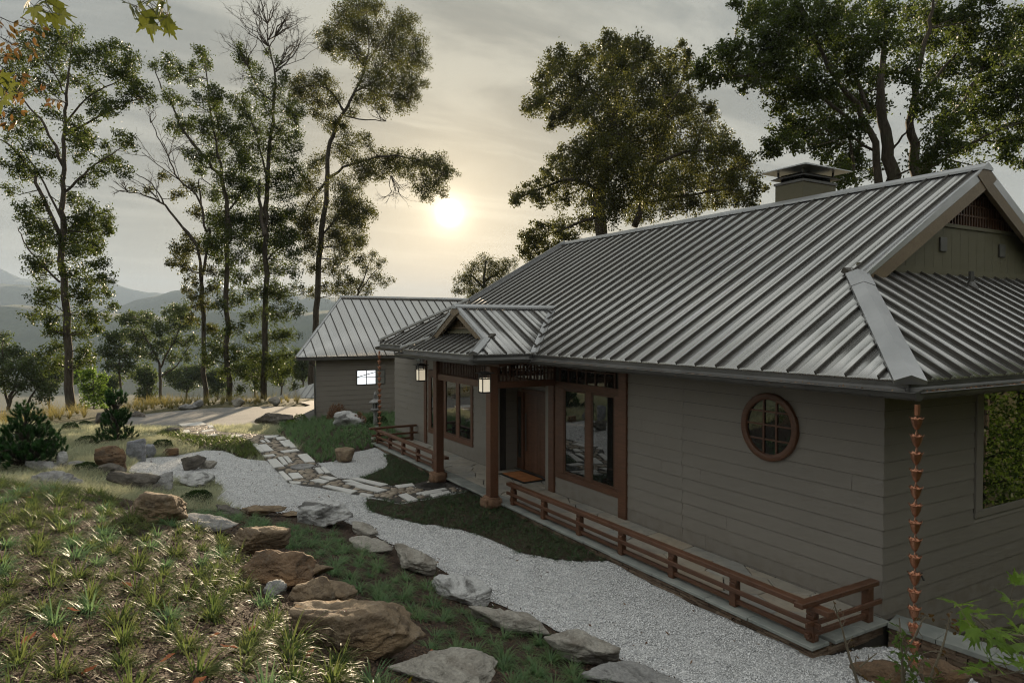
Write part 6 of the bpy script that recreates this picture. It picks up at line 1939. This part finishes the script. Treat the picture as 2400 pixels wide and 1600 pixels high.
nl += tree('tall leaning oak whose long lower branch reaches right towards the sun', 54, A6([(1905,1080,20),(1925,800,19),(1945,520,18),(1965,200,17),(1980,20,16)]) + A7([(1608,1180,13),(1640,950,12),(1643,800,11),(1662,680,10),(1722,560,8),(1782,450,6),(1830,330,4),(1850,200,3),(1835,60,1.5)]),
  [A7([(1650,890,8),(1720,840,6),(1900,785,5),(2050,790,4),(2150,830,3),(2220,870,2)]), A7([(1725,560,6),(1680,480,5),(1600,430,3),(1500,440,2)]), A7([(1780,460,5),(1900,400,4),(2000,330,3),(2080,260,2)]), A7([(1725,580,4),(1830,600,3),(1935,608,2)]), A7([(1830,330,4),(1900,220,3),(2000,120,2)]), A7([(1830,340,4),(1740,230,3),(1660,180,2)]), A7([(1600,1200,6),(1700,1080,4),(1800,1040,2)]), A7([(1640,900,6),(1560,1000,4),(1520,1080,2)]), A7([(1800,430,4),(1930,480,3),(2040,500,2)])],
  A7([(1790,30,60),(1860,20,50),(1900,60,40),(1720,80,60),(1690,130,50),(1780,120,60),(1630,180,45),(1680,220,50),(1620,230,30),(1760,210,60),(1850,160,60),(1950,130,50),(2010,90,45),(2060,120,45),(2080,190,50),(2000,200,60),(1930,240,60),(2060,270,60),(2110,310,45),(1990,310,60),(1880,330,60),(1800,300,50),(1700,270,40),(1850,410,60),(1930,400,50),(2020,390,60),(2090,430,45),(1980,470,50),(2050,500,45),(1890,490,50),(2010,540,35),(1930,540,30),(1800,500,40),(1770,560,30),(1600,370,40),(1530,410,50),(1480,440,45),(1500,490,40),(1570,480,50),(1640,430,45),(1620,510,45),(1590,570,40),(1680,490,35),(1690,610,40),(1730,650,35),(1650,640,30),
   (1700,760,45),(1770,720,45),(1820,700,35),(1600,800,40),(1560,840,40),(1760,800,45),(1830,850,55),(1800,890,35),(1900,790,50),(1880,870,50),(1960,840,55),(1990,790,40),(2040,850,50),(2090,800,45),(2150,840,50),(2200,800,35),(2220,860,50),(2260,870,30),(2100,900,45),(2110,960,40),(2170,930,40),(2210,960,30),(2140,990,30),
   (1560,920,50),(1500,950,40),(1700,920,50),(1760,960,50),(1560,1020,50),(1720,1020,60),(1790,1030,50),(1840,1060,40),(1870,1070,25),(1540,1110,50),(1690,1110,60),(1790,1120,50),(1550,1200,50),(1700,1210,60),(1800,1200,40)]) +
  A6([(1760,20,50),(1880,30,60),(2100,20,50),(2180,40,50),(1860,120,50),(1900,220,50),(2080,130,60),(2180,170,50),(2100,250,60),(2200,270,40),(2030,330,50),(2100,370,50),(1900,330,40),(2150,420,40),(2000,450,40),(2080,460,40),(1900,480,40)]), 'leaf_oak2', 5, 850, crown_depth=.35, group=GT,
  bare=[(1960/2.138,880/2.138,2000/2.138,1010/2.138,1.2,5),(1930/2.138,605/2.138,1870/2.138,540/2.138,1,3)])
nl += tree('airy small tree showing above the left end of the garage roof', 62, A6([(2150,900,6),(2190,520,6),(2230,400,4),(2260,300,2)]), [A6([(2190,500,4),(2260,400,3),(2320,330,2)]), A6([(2195,480,4),(2150,380,2)])],
  A6([(2200,300,30),(2280,260,36),(2330,310,36),(2250,350,36),(2310,380,36),(2200,420,36),(2350,430,30),(2260,450,36),(2390,400,24),(2240,490,30),(2150,470,40),(2080,480,40)]), 'leaf_oak2', 6, 650, group='smaller trees beyond the house')
nl += tree('small round tree peeking between garage ridge and house roof', 66, [(1140,760,4),(1138,690,4),(1135,650,3),(1140,610,1.5)], [[(1138,680,3),(1110,650,2),(1085,645,1)], [(1137,660,3),(1165,640,2),(1190,622,1)]],
  [(1110,632,20),(1085,655,18),(1140,615,20),(1170,630,20),(1150,650,22),(1120,668,22),(1195,622,16),(1185,655,18),(1080,680,16),(1150,685,22),(1110,690,20),(1185,690,20)], 'leaf_oak2', 7, 800, group='smaller trees beyond the house')
nl += tree('broad dark oak rising behind the middle of the house roof', 45, A8([(560,1010,26),(545,900,24),(560,760,20),(600,560,14),(620,400,9),(600,250,5)]),
  [A8([(700,960,14),(740,820,12),(800,650,9),(840,480,5),(800,330,3)]), A8([(560,820,10),(440,760,7),(300,800,4),(210,840,2)]), A8([(600,600,8),(480,500,5),(350,440,3),(270,450,2)]), A8([(780,700,8),(950,640,5),(1100,660,3),(1200,740,2)]), A8([(740,860,9),(900,830,6),(1060,810,3),(1180,840,2)]), A8([(610,480,7),(480,340,4),(380,250,2)]), A8([(810,500,5),(900,350,3),(920,230,2)]), A8([(545,920,8),(420,960,5),(280,1020,3)])],
  A8([(590,170,40),(560,220,45),(490,230,40),(380,230,40),(340,280,45),(310,330,40),(280,440,45),(260,460,25),(330,390,50),(410,300,50),(470,300,50),(640,210,50),(700,190,45),(740,210,40),(780,250,45),(680,270,60),(590,290,60),(850,240,30),(910,190,30),(930,240,30),(900,290,40),(930,320,25),(820,310,50),(730,340,60),(620,370,60),(520,380,60),(430,400,55),(370,470,45),(350,510,35),(440,490,50),(530,480,60),(640,470,70),(750,440,70),(850,400,60),(910,400,45),(920,450,40),(1010,450,30),(1020,490,30),(960,480,40),(860,500,70),(960,560,60),(1050,570,50),(1080,620,40),(760,550,80),(640,570,80),(540,570,60),(500,620,50),(600,660,80),(720,670,90),(840,630,80),(950,660,70),(1050,670,55),(1130,640,35),(1180,670,30),(1140,710,45),(1200,760,35),(1230,810,30),(1120,790,55),(1020,770,70),(900,760,80),(780,780,80),(660,790,80),(540,740,70),(450,700,50),(370,680,45),(430,640,40),(330,720,30),(420,770,55),(320,780,45),(250,800,35),(210,830,35),(190,860,25),(300,840,40),(400,850,40),(500,850,50),(600,890,60),(720,900,60),(850,870,60),(950,870,50),(1050,850,50),(1150,840,40),(1200,860,30),(500,940,50),(400,960,50),(300,970,40),(270,1020,40),(260,1080,40),(330,1050,45),(420,1020,45),(240,1000,25),(230,1060,20)]),
  'leaf_oak2', 8, 800, .16, group='great oaks behind the house', cl=.9, fill=.13)
nl += tree('huge spreading oak filling the upper right behind the gable', 31, A8([(1800,900,34),(1795,760,28),(1760,560,22),(1740,380,16),(1760,200,10),(1760,0,6)]),
  [A8([(1880,880,26),(1890,700,22),(1870,520,16),(1900,300,11),(1960,80,7),(1980,-40,4)]), A8([(1900,820,20),(1980,620,13),(2100,420,9),(2200,250,6),(2300,100,3)]), A8([(1740,820,18),(1700,560,13),(1560,340,9),(1440,120,6),(1380,0,4)]), A8([(1720,580,10),(1560,460,7),(1380,360,5),(1180,320,3),(1010,340,2)]), A8([(1700,480,9),(1600,250,6),(1560,50,4)]), A8([(1930,720,9),(2080,630,6),(2220,560,4),(2340,520,2)]), A8([(1900,420,8),(2050,250,5),(2150,60,3)]), A8([(1790,640,5),(1850,560,4),(1910,460,2.5)]), A8([(1720,640,6),(1560,560,4),(1400,560,3),(1280,630,2)]), A8([(1640,820,7),(1620,650,6),(1600,520,3)]), A8([(1980,600,7),(2120,500,5),(2300,340,3)])],
  A8([(1000,270,35),(1060,200,40),(1010,310,40),(1090,240,45),(1120,300,45),(1000,360,25),(1070,330,35),(1170,320,40),(1180,370,30),(1150,20,30),(1200,60,50),(1190,130,40),(1250,30,50),(1150,200,35),(1200,230,45),(1250,170,50),(1330,60,60),(1320,140,60),(1260,270,50),(1250,350,40),(1330,240,60),(1420,40,60),(1430,130,60),(1410,220,60),(1330,340,55),(1300,430,45),(1340,470,35),(1400,320,60),(1420,410,60),(1520,40,60),(1530,140,70),(1520,240,60),(1500,340,60),(1510,440,60),(1400,500,50),(1330,560,45),(1290,610,40),(1270,650,30),(1360,600,40),(1430,570,45),(1440,620,30),(1520,530,60),(1500,650,40),(1540,600,50),(1550,700,40),(1520,760,30),(1590,760,40),(1620,640,50),(1650,720,50),(1620,50,60),(1640,160,70),(1620,280,60),(1620,400,70),(1620,520,60),(1740,60,60),(1730,180,60),(1740,330,50),(1720,450,50),(1860,50,60),(1860,170,70),(1850,290,60),(1980,60,70),(1990,180,70),(1980,310,60),(1940,420,60),(2100,60,60),(2110,160,60),(2100,280,60),(2080,400,60),(2040,500,60),(2000,600,60),(1960,700,45),(2050,720,30),(2200,30,50),(2230,140,60),(2220,260,70),(2210,370,60),(2180,480,60),(2140,570,50),(2090,630,35),(2330,60,50),(2340,180,60),(2330,300,60),(2320,420,60),(2290,520,50),(2250,600,40),(2280,660,40),(2340,590,40),(2340,690,30),(2450,100,90),(2480,300,90),(2470,500,80)]),
  'leaf_oak', 9, 1150, .14, crown_depth=.4, group='great oaks behind the house', fill=.13)
# hazy trees down the slope
GF = 'hazy trees down the slope'
nl += tree('rounded hazy tree in the gap between the leftmost oak and the group', 78, A6([(985,1180,9),(982,980,8),(960,880,6),(900,780,4),(840,660,2)]), [A6([(980,950,6),(1040,830,5),(1100,700,3),(1110,590,1.5)]), A6([(982,1000,5),(1080,930,4),(1170,800,2)]), A6([(970,900,4),(880,850,3),(800,720,2)])],
  A6([(760,650,40),(830,640,50),(900,640,45),(790,740,50),(870,750,60),(960,700,50),(1050,600,45),(1110,580,45),(1130,620,40),(1060,680,60),(1160,680,50),(1000,790,50),(1100,780,50),(1180,780,40),(1150,870,40),(1060,880,40),(930,850,50),(830,850,50)]), 'leaf_far', 10, 330, .24, group=GF)
nl += tree('slim hazy tree right behind the leftmost oak trunk', 72, A6([(742,1185,8),(737,1000,6),(730,850,3)]), [A6([(737,1000,4),(690,900,2)]), A6([(736,960,4),(780,860,2)])],
  A6([(660,760,40),(730,760,50),(700,840,50),(760,860,40),(680,930,45),(780,960,40),(640,850,40),(810,920,30)]), 'leaf_far', 11, 380, .22, group=GF)
nl += tree('dark many-stemmed tree at the left edge beyond the meadow', 58, A6([(45,1290,12),(60,1150,10),(100,1020,7),(140,900,3)]), [A6([(55,1180,8),(20,1050,6),(10,900,4),(20,780,2)]), A6([(60,1150,6),(180,1000,4),(230,920,2)]), A6([(110,1260,8),(190,1120,6),(270,1010,3)])],
  A6([(20,760,40),(50,840,50),(110,860,40),(0,920,50),(80,950,60),(150,940,50),(200,900,45),(180,1020,50),(250,980,50),(100,1060,40),(20,1040,50),(300,1060,50),(270,1120,40),(-40,860,50),(-60,980,50)]), 'leaf_far', 12, 480, .2, group=GF)
nl += tree('young bright green sapling right of the leftmost oak trunk', 44, A6([(575,1235,4),(572,1130,3),(570,1020,2)]), [A6([(572,1150,2.5),(520,1060,1.5)]), A6([(572,1120,2.5),(625,1040,1.5)])],
  A6([(500,1000,40),(560,1040,50),(620,1060,40),(540,1120,40),(600,1140,40),(640,1000,30),(560,970,40),(500,1080,36),(650,1090,30),(520,1190,30),(620,1200,30)]), 'leaf_sun', 13, 620, .16, name='sapling', group=GF)
r_ = np.random.default_rng(77)
lab = ['pale misty tree far down the slope, left of the leftmost oak', 'pale misty tree far down the slope, behind the leftmost oak', 'misty tree behind the bright sapling', 'misty tree low behind the rounded hazy tree', 'misty tree low between second and third trunks', 'misty tree low behind the third and fourth trunks', 'sunny misty tree right of the fourth trunk', 'sunny misty tree behind the fifth leaning trunk', 'misty tree above the outbuilding roof']
for i, (x, y, w) in enumerate(((300, 1000, 80), (420, 960, 80), (660, 1060, 70), (900, 1030, 90), (1140, 980, 90), (1330, 1000, 80), (1560, 950, 80), (1720, 960, 80), (1850, 930, 70))):
    bl = [(x + r_.normal(0, w * .55), y + r_.normal(0, w * .55), r_.uniform(30, 48)) for k in range(11)]
    nl += tree(lab[i], r_.uniform(92, 125), A6([(x, y + 320, 6), (x + 5, y + 60, 5), (x, y - 40, 2.5)]), [A6([(x + 3, y + 100, 3.5), (x - 50, y, 1.5)]), A6([(x + 3, y + 120, 3.5), (x + 50, y - 10, 1.5)])], A6(bl), 'leaf_far', 20 + i, 200, .32, group=GF, twigs=False)
# trees beside the house, seen reflected in its side window
for i, (x, y, h) in enumerate(((20.5, 1.0, 6.5), (24.5, -1.5, 8.5), (29.5, 1.5, 10), (18.0, -2.5, 6))):
    root = empty('side_tree', (x, y, tz(x, y)))
    tag(root, ['leafy tree reflected in the side window, nearest the house wall', 'leafy tree reflected in the side window, farthest along the wall', 'tall leafy tree deep in the side window reflection', 'leafy tree reflected at the left edge of the side window'][i], 'tree', 'trees reflected in the side window')
    q = MB().tube([(0, 0, -.3), (.1, 0, h * .4), (0, .2, h * .8)], [.18, .13, .05], 8)
    rr = np.random.default_rng(60 + i); C = []
    for k in range(34):
        d = rr.normal(0, 1, 3); d /= np.linalg.norm(d); c = d * np.array([h * .38, h * .38, h * .5]) * rr.uniform(.4, 1) + np.array([0, 0, h * .48])
        q.tube([(0, 0, max(.5, c[2] * .7)), c], [.04, .012], 4, False)
        C.append(c + rr.normal(0, .36, (380, 3)))
    q.build('trunk', M['bark'], root)
    V = leaf_quads(np.concatenate(C), .13, .08, 80 + i)
    link(bpy.data.objects.new('crown', fast_mesh('crown', V, np.arange(len(V)).reshape(-1, 4), M['leaf_sun'])), root)
print('leaves', nl)
# dense wood to the right of the house, out of the frame: added to shade the end wall and the corner bed
rr = np.random.default_rng(91); C = []; q = MB()
for x, y, h in ((10.5, -6, 9), (14, -5, 10), (18, -7, 11), (22, -8, 11), (27, -6, 11), (32, -3, 12), (7, -9, 10), (12, -11, 12), (25, -12, 12)):
    z0 = tz(x, y)
    q.tube([(x, y, z0 - .3), (x + .1, y, z0 + h * .4), (x, y + .2, z0 + h * .85)], [.2, .15, .05], 7)
    for k in range(40):
        d = rr.normal(0, 1, 3); d /= np.linalg.norm(d)
        c = d * np.array([h * .32, h * .32, h * .48]) * rr.uniform(.4, 1) + np.array([x, y, z0 + h * .52])
        C.append(c + rr.normal(0, .42, (150, 3)))
V = leaf_quads(np.concatenate(C), .24, .15, 92)
wd_ = link(bpy.data.objects.new('woodland', fast_mesh('woodland', V, np.arange(len(V)).reshape(-1, 4), M['leaf_oak'])))
tag(wd_, 'out-of-frame green woodland added beside the end wall to shade it, also reflected in the side window', 'woodland', kind='stuff')
q.build('trunks', M['bark'], wd_)

# ------------------------------------------------------------------ foreground twigs with single leaves
def maple_mesh(mat):
    pts = []
    lobes = [(-2.2, .55), (-1.15, .82), (0, 1.0), (1.15, .82), (2.2, .55)]
    out = [(0, -.12)]
    for i, (a, L) in enumerate(lobes):
        for da, k in ((-.22, .62), (-.10, .60), (-.07, .82), (0, 1.), (.07, .82), (.10, .60), (.22, .62)):
            t = a * .78 + da; out.append((math.sin(t) * L * k, math.cos(t) * L * k))
        if i < 4:
            t = (a + lobes[i + 1][0]) / 2 * .78; out.append((math.sin(t) * .36, math.cos(t) * .36))
    V = [(0, 0, 0)] + [(x, y, -.22 * x * x - .12 * y * y + .05 * abs(x)) for x, y in out]
    n = len(out)
    return MB().add(V, [(0, 1 + i, 1 + (i + 1) % n) for i in range(n)]).mesh('leaf', M[mat])
ML, MD = maple_mesh('maple'), maple_mesh('maple_dark')
EL = {m: MB().add([(0, 0, 0), (.16, .3, -.03), (.2, .55, -.04), (.1, .85, -.1), (0, 1, -.18), (-.1, .85, -.1), (-.2, .55, -.04), (-.16, .3, -.03)], [(0, 1, 2, 3, 4), (0, 4, 5, 6, 7)]).mesh('leaf', M[m]) for m in ('redleaf', 'leaf_sun', 'maple_dark', 'box')}
def branch(name, label, cat, twigs, leaves, D, me, size, seed, mat='bark_pale', droop=1., group=None, face=None):
    r = np.random.default_rng(seed)
    t0 = pD(twigs[0][0][0], twigs[0][0][1], D)
    root = empty(name, t0); tag(root, label, cat, group)
    q = MB(); sk = []
    for tw in twigs:
        P = [pD(p[0], p[1], D + (p[3] if len(p) > 3 else 0)) for p in tw]
        q.tube(P, [p[2] * D / FPX for p in tw], 6)
        for i in range(len(P) - 1):
            for t in np.linspace(0, 1, 8): sk.append(P[i] * (1 - t) + P[i + 1] * t)
    sk = np.array(sk)
    for lf in leaves:
        px, py = lf[:2]; s = size * (lf[2] if len(lf) > 2 else 1) * r.uniform(.8, 1.2)
        p = pD(px, py, D + r.uniform(-.25, .25))
        a = sk[np.argmin(((sk - p) ** 2).sum(1))]
        q.tube([a, p], [.0016, .0012], 4, False)
        o = link(bpy.data.objects.new('leaf', me), root)
        d = (p - a); d = d / (np.linalg.norm(d) + 1e-6) + np.array([0, 0, -.55 * droop]) + r.normal(0, .25, 3)
        d /= np.linalg.norm(d)
        nrm_ = r.normal(0, .45, 3) + (np.array([0, 0, 1.]) if face is None else np.array(face))
        x = np.cross(d, nrm_); x /= np.linalg.norm(x); z = np.cross(x, d)
        o.matrix_world = Matrix(((x[0] * s, d[0] * s, z[0] * s, p[0] - t0[0]), (x[1] * s, d[1] * s, z[1] * s, p[1] - t0[1]), (x[2] * s, d[2] * s, z[2] * s, p[2] - t0[2]), (0, 0, 0, 1)))
    child(q.build('twig', M[mat]), root)
VW = -FW
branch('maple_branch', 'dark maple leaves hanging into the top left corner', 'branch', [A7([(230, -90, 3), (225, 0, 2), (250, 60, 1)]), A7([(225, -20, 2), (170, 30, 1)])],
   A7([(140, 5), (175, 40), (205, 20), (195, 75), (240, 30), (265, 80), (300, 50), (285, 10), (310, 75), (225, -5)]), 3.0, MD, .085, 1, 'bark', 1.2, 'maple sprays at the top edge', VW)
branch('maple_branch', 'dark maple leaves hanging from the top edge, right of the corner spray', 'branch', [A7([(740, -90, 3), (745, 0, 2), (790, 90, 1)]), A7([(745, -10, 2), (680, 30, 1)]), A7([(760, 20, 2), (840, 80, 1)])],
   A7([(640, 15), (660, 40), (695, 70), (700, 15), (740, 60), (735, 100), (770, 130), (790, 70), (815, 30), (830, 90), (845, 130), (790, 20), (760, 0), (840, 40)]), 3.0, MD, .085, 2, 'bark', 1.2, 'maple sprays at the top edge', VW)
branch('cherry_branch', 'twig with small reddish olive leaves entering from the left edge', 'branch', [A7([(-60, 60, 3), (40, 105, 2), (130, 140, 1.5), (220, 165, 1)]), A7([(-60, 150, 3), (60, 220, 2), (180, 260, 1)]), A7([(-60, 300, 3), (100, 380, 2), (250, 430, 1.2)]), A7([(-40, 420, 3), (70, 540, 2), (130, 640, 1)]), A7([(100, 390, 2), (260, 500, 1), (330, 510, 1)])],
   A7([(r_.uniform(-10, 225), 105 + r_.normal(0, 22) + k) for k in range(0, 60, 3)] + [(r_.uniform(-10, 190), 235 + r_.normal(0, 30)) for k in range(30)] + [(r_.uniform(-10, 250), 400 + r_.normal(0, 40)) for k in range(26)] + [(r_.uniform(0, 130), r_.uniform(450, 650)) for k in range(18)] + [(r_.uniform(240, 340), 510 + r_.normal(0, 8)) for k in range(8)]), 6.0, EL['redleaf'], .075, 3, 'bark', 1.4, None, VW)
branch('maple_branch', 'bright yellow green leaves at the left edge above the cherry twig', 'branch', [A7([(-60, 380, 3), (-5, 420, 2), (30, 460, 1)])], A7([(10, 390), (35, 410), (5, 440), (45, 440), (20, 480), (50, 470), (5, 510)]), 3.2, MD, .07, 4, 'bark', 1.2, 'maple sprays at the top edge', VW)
def ZE(L): return [(1900 + p[0] / 4.704, 1300 + p[1] / 4.704) + tuple(p[2:]) for p in L]
branch('maple_bough', 'sunlit green maple bough reaching in from the lower right edge', 'branch',
   [ZE([(2500, 900, 3), (2200, 880, 2.4), (1980, 830, 2), (1850, 720, 1.5), (1700, 620, 1.2), (1600, 560, 1)]), ZE([(2500, 1040, 3), (2200, 1020, 2), (1970, 1000, 1.4), (1900, 900, 1)]), ZE([(2500, 520, 2.5), (2350, 520, 1.8), (2200, 490, 1)])],
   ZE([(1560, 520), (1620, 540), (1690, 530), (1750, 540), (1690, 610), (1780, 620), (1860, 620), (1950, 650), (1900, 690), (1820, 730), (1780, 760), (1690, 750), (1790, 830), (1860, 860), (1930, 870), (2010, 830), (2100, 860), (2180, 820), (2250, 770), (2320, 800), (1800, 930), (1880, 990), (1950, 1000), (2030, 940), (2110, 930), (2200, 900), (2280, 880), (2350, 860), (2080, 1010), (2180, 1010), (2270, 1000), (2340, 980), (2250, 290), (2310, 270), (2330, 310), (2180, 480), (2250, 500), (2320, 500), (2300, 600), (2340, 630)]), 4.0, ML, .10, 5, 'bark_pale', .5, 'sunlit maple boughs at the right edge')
branch('maple_bough', 'low horizontal maple twig with bright leaves at the bottom right corner', 'branch',
   [ZE([(2500, 1260, 2.5), (2200, 1300, 2), (1960, 1340, 1.4)]), ZE([(1960, 1340, 1.4), (1900, 1270, 1), (1840, 1250, .8)]), ZE([(2200, 1300, 1.4), (2140, 1210, 1)])],
   ZE([(1700, 1280), (1770, 1270), (1830, 1250), (1800, 1210), (1880, 1230), (1950, 1230), (2030, 1210), (2110, 1190), (2120, 1150), (2190, 1160), (2250, 1190), (2320, 1180), (2340, 1220), (2060, 1240)]), 3.8, ML, .085, 6, 'bark_pale', .3, 'sunlit maple boughs at the right edge')
# canes and small leafy shrub in the corner
def canes(label, twigs, leaves, D, seed, size=.045, me='maple_dark'):
    branch('rose_shrub', label, 'shrub', [ZE(t) for t in twigs], ZE(leaves), D, EL[me] if me in EL else ML, size, seed, 'bark_pale', .2, 'canes in the bottom right corner')
r_ = np.random.default_rng(5)
canes('bare thorny cane shrub against the gravel at lower right', [[(530, 1440, 4), (430, 1130, 3), (390, 980, 2.6), (340, 780, 2.2), (290, 640, 1.8), (250, 500, 1)], [(540, 1230, 2.5), (640, 1150, 1.6), (730, 1080, 1)], [(390, 1000, 1.5), (440, 930, 1), (465, 890, .8)], [(340, 800, 1.2), (380, 720, .8)], [(290, 640, 1), (325, 590, .8)], [(500, 1200, 1.4), (490, 1110, .9)], [(265, 560, 1), (240, 600, .7)], [(640, 1150, 1), (635, 1090, .7)]],
   [(440, 930), (450, 980), (430, 1010), (420, 1040), (360, 640), (250, 510), (330, 610), (500, 1100), (590, 1330), (560, 1320), (700, 1100)], 7.2, 11, .07, 'redleaf')
canes('small leafy shrub with pale green leaves in the bottom right corner', [[(1020, 1440, 4), (1010, 1150, 3), (1000, 900, 2), (975, 690, 1.2)], [(1020, 1300, 3), (1120, 1150, 2), (1150, 1100, 1)], [(1050, 1420, 3), (1200, 1300, 2), (1290, 1390, 1)]],
   [(r_.normal(1000, 45), r_.uniform(780, 1080)) for k in range(34)] + [(r_.normal(1120, 70), r_.uniform(1050, 1400)) for k in range(46)] + [(r_.normal(1010, 50), r_.uniform(1100, 1400)) for k in range(26)] + [(r_.uniform(740, 900), r_.uniform(1340, 1420)) for k in range(10)] + [(r_.uniform(1250, 1400), r_.uniform(1340, 1420)) for k in range(10)], 6.9, 12, .085, 'leaf_sun')
canes('thin cane leaning right with a red tipped end, beside the rain chain', [[(1010, 1130, 3), (1080, 1020, 2.6), (1160, 870, 2.2), (1230, 720, 1.6), (1270, 680, 1)], [(1240, 700, 1), (1330, 690, .8)], [(1180, 830, 1), (1240, 910, .7)]],
   [(1160, 710), (1200, 690), (1240, 660), (1250, 640), (1320, 670), (1350, 690), (1180, 720), (1230, 920), (1300, 680), (1220, 680)], 6.9, 13, .07, 'redleaf')
canes('tall thin cane with dark leaves at its tip, rightmost of the canes', [[(1290, 1420, 3.2), (1380, 1200, 2.8), (1440, 1050, 2.4), (1480, 920, 2), (1510, 800, 1.6), (1540, 640, 1)], [(1440, 1060, 1.6), (1330, 1060, 1.4), (1230, 1090, .8)], [(1500, 830, 1), (1480, 760, .7)], [(1380, 1200, 1.2), (1420, 1270, .8)], [(1510, 810, 1), (1590, 790, .8)]],
   [(1510, 640), (1540, 630), (1530, 680), (1560, 700), (1510, 720), (1550, 740), (1580, 720), (1600, 770), (1590, 840), (1570, 850), (1540, 780), (1450, 1040), (1470, 1070), (1430, 1090), (1400, 1060), (1620, 800), (1360, 1220), (1420, 1080)], 6.9, 14, .075, 'redleaf')
# yellow fern frond at the bottom edge
g = ground(925, 1600)
fr = empty('fern', g + np.array([0, 0, 0])); tag(fr, 'bright yellow fern frond poking up at the bottom edge, in front of the pale boulder', 'fern')
q = MB(); q2 = MB()
for a0, tip in (((905, 1640), (893, 1588)), ((930, 1640), (965, 1585)), ((925, 1640), (930, 1592))):
    P0, P1 = pD(*a0, 5.0), pD(*tip, 5.0); d = P1 - P0
    q.tube([P0, (P0 + P1) / 2 + np.array([0, 0, .01]), P1], [.003, .0025, .001], 5)
    s = np.cross(d, FW); s /= np.linalg.norm(s)
    for t in np.linspace(.25, .97, 14):
        for sg in (-1, 1):
            p = P0 + d * t; e = p + s * sg * .055 * (1.05 - t) + d * .12
            q2.add([p - d * .018, e, p + d * .03], [(0, 1, 2)])
child(q.build('stalk', M['fern']), fr); child(q2.build('leaflets', M['fern']), fr)

# ------------------------------------------------------------------ air
k = bpy.data.materials.new('haze'); k.use_nodes = True
t = k.node_tree; t.nodes.clear()
pv = t.nodes.new('ShaderNodeVolumePrincipled')
pv.inputs['Color'].default_value = (.56, .70, .90, 1)
pv.inputs['Density'].default_value = .00015
pv.inputs['Anisotropy'].default_value = 0.0
ou = t.nodes.new('ShaderNodeOutputMaterial'); t.links.new(pv.outputs[0], ou.inputs['Volume'])
hz_o = MB().box(-9800, 9800, -9800, 9800, -260, 560).build('haze', k)
tag(hz_o, 'pale morning haze lying over the valley and the mountains', 'haze', kind='stuff')
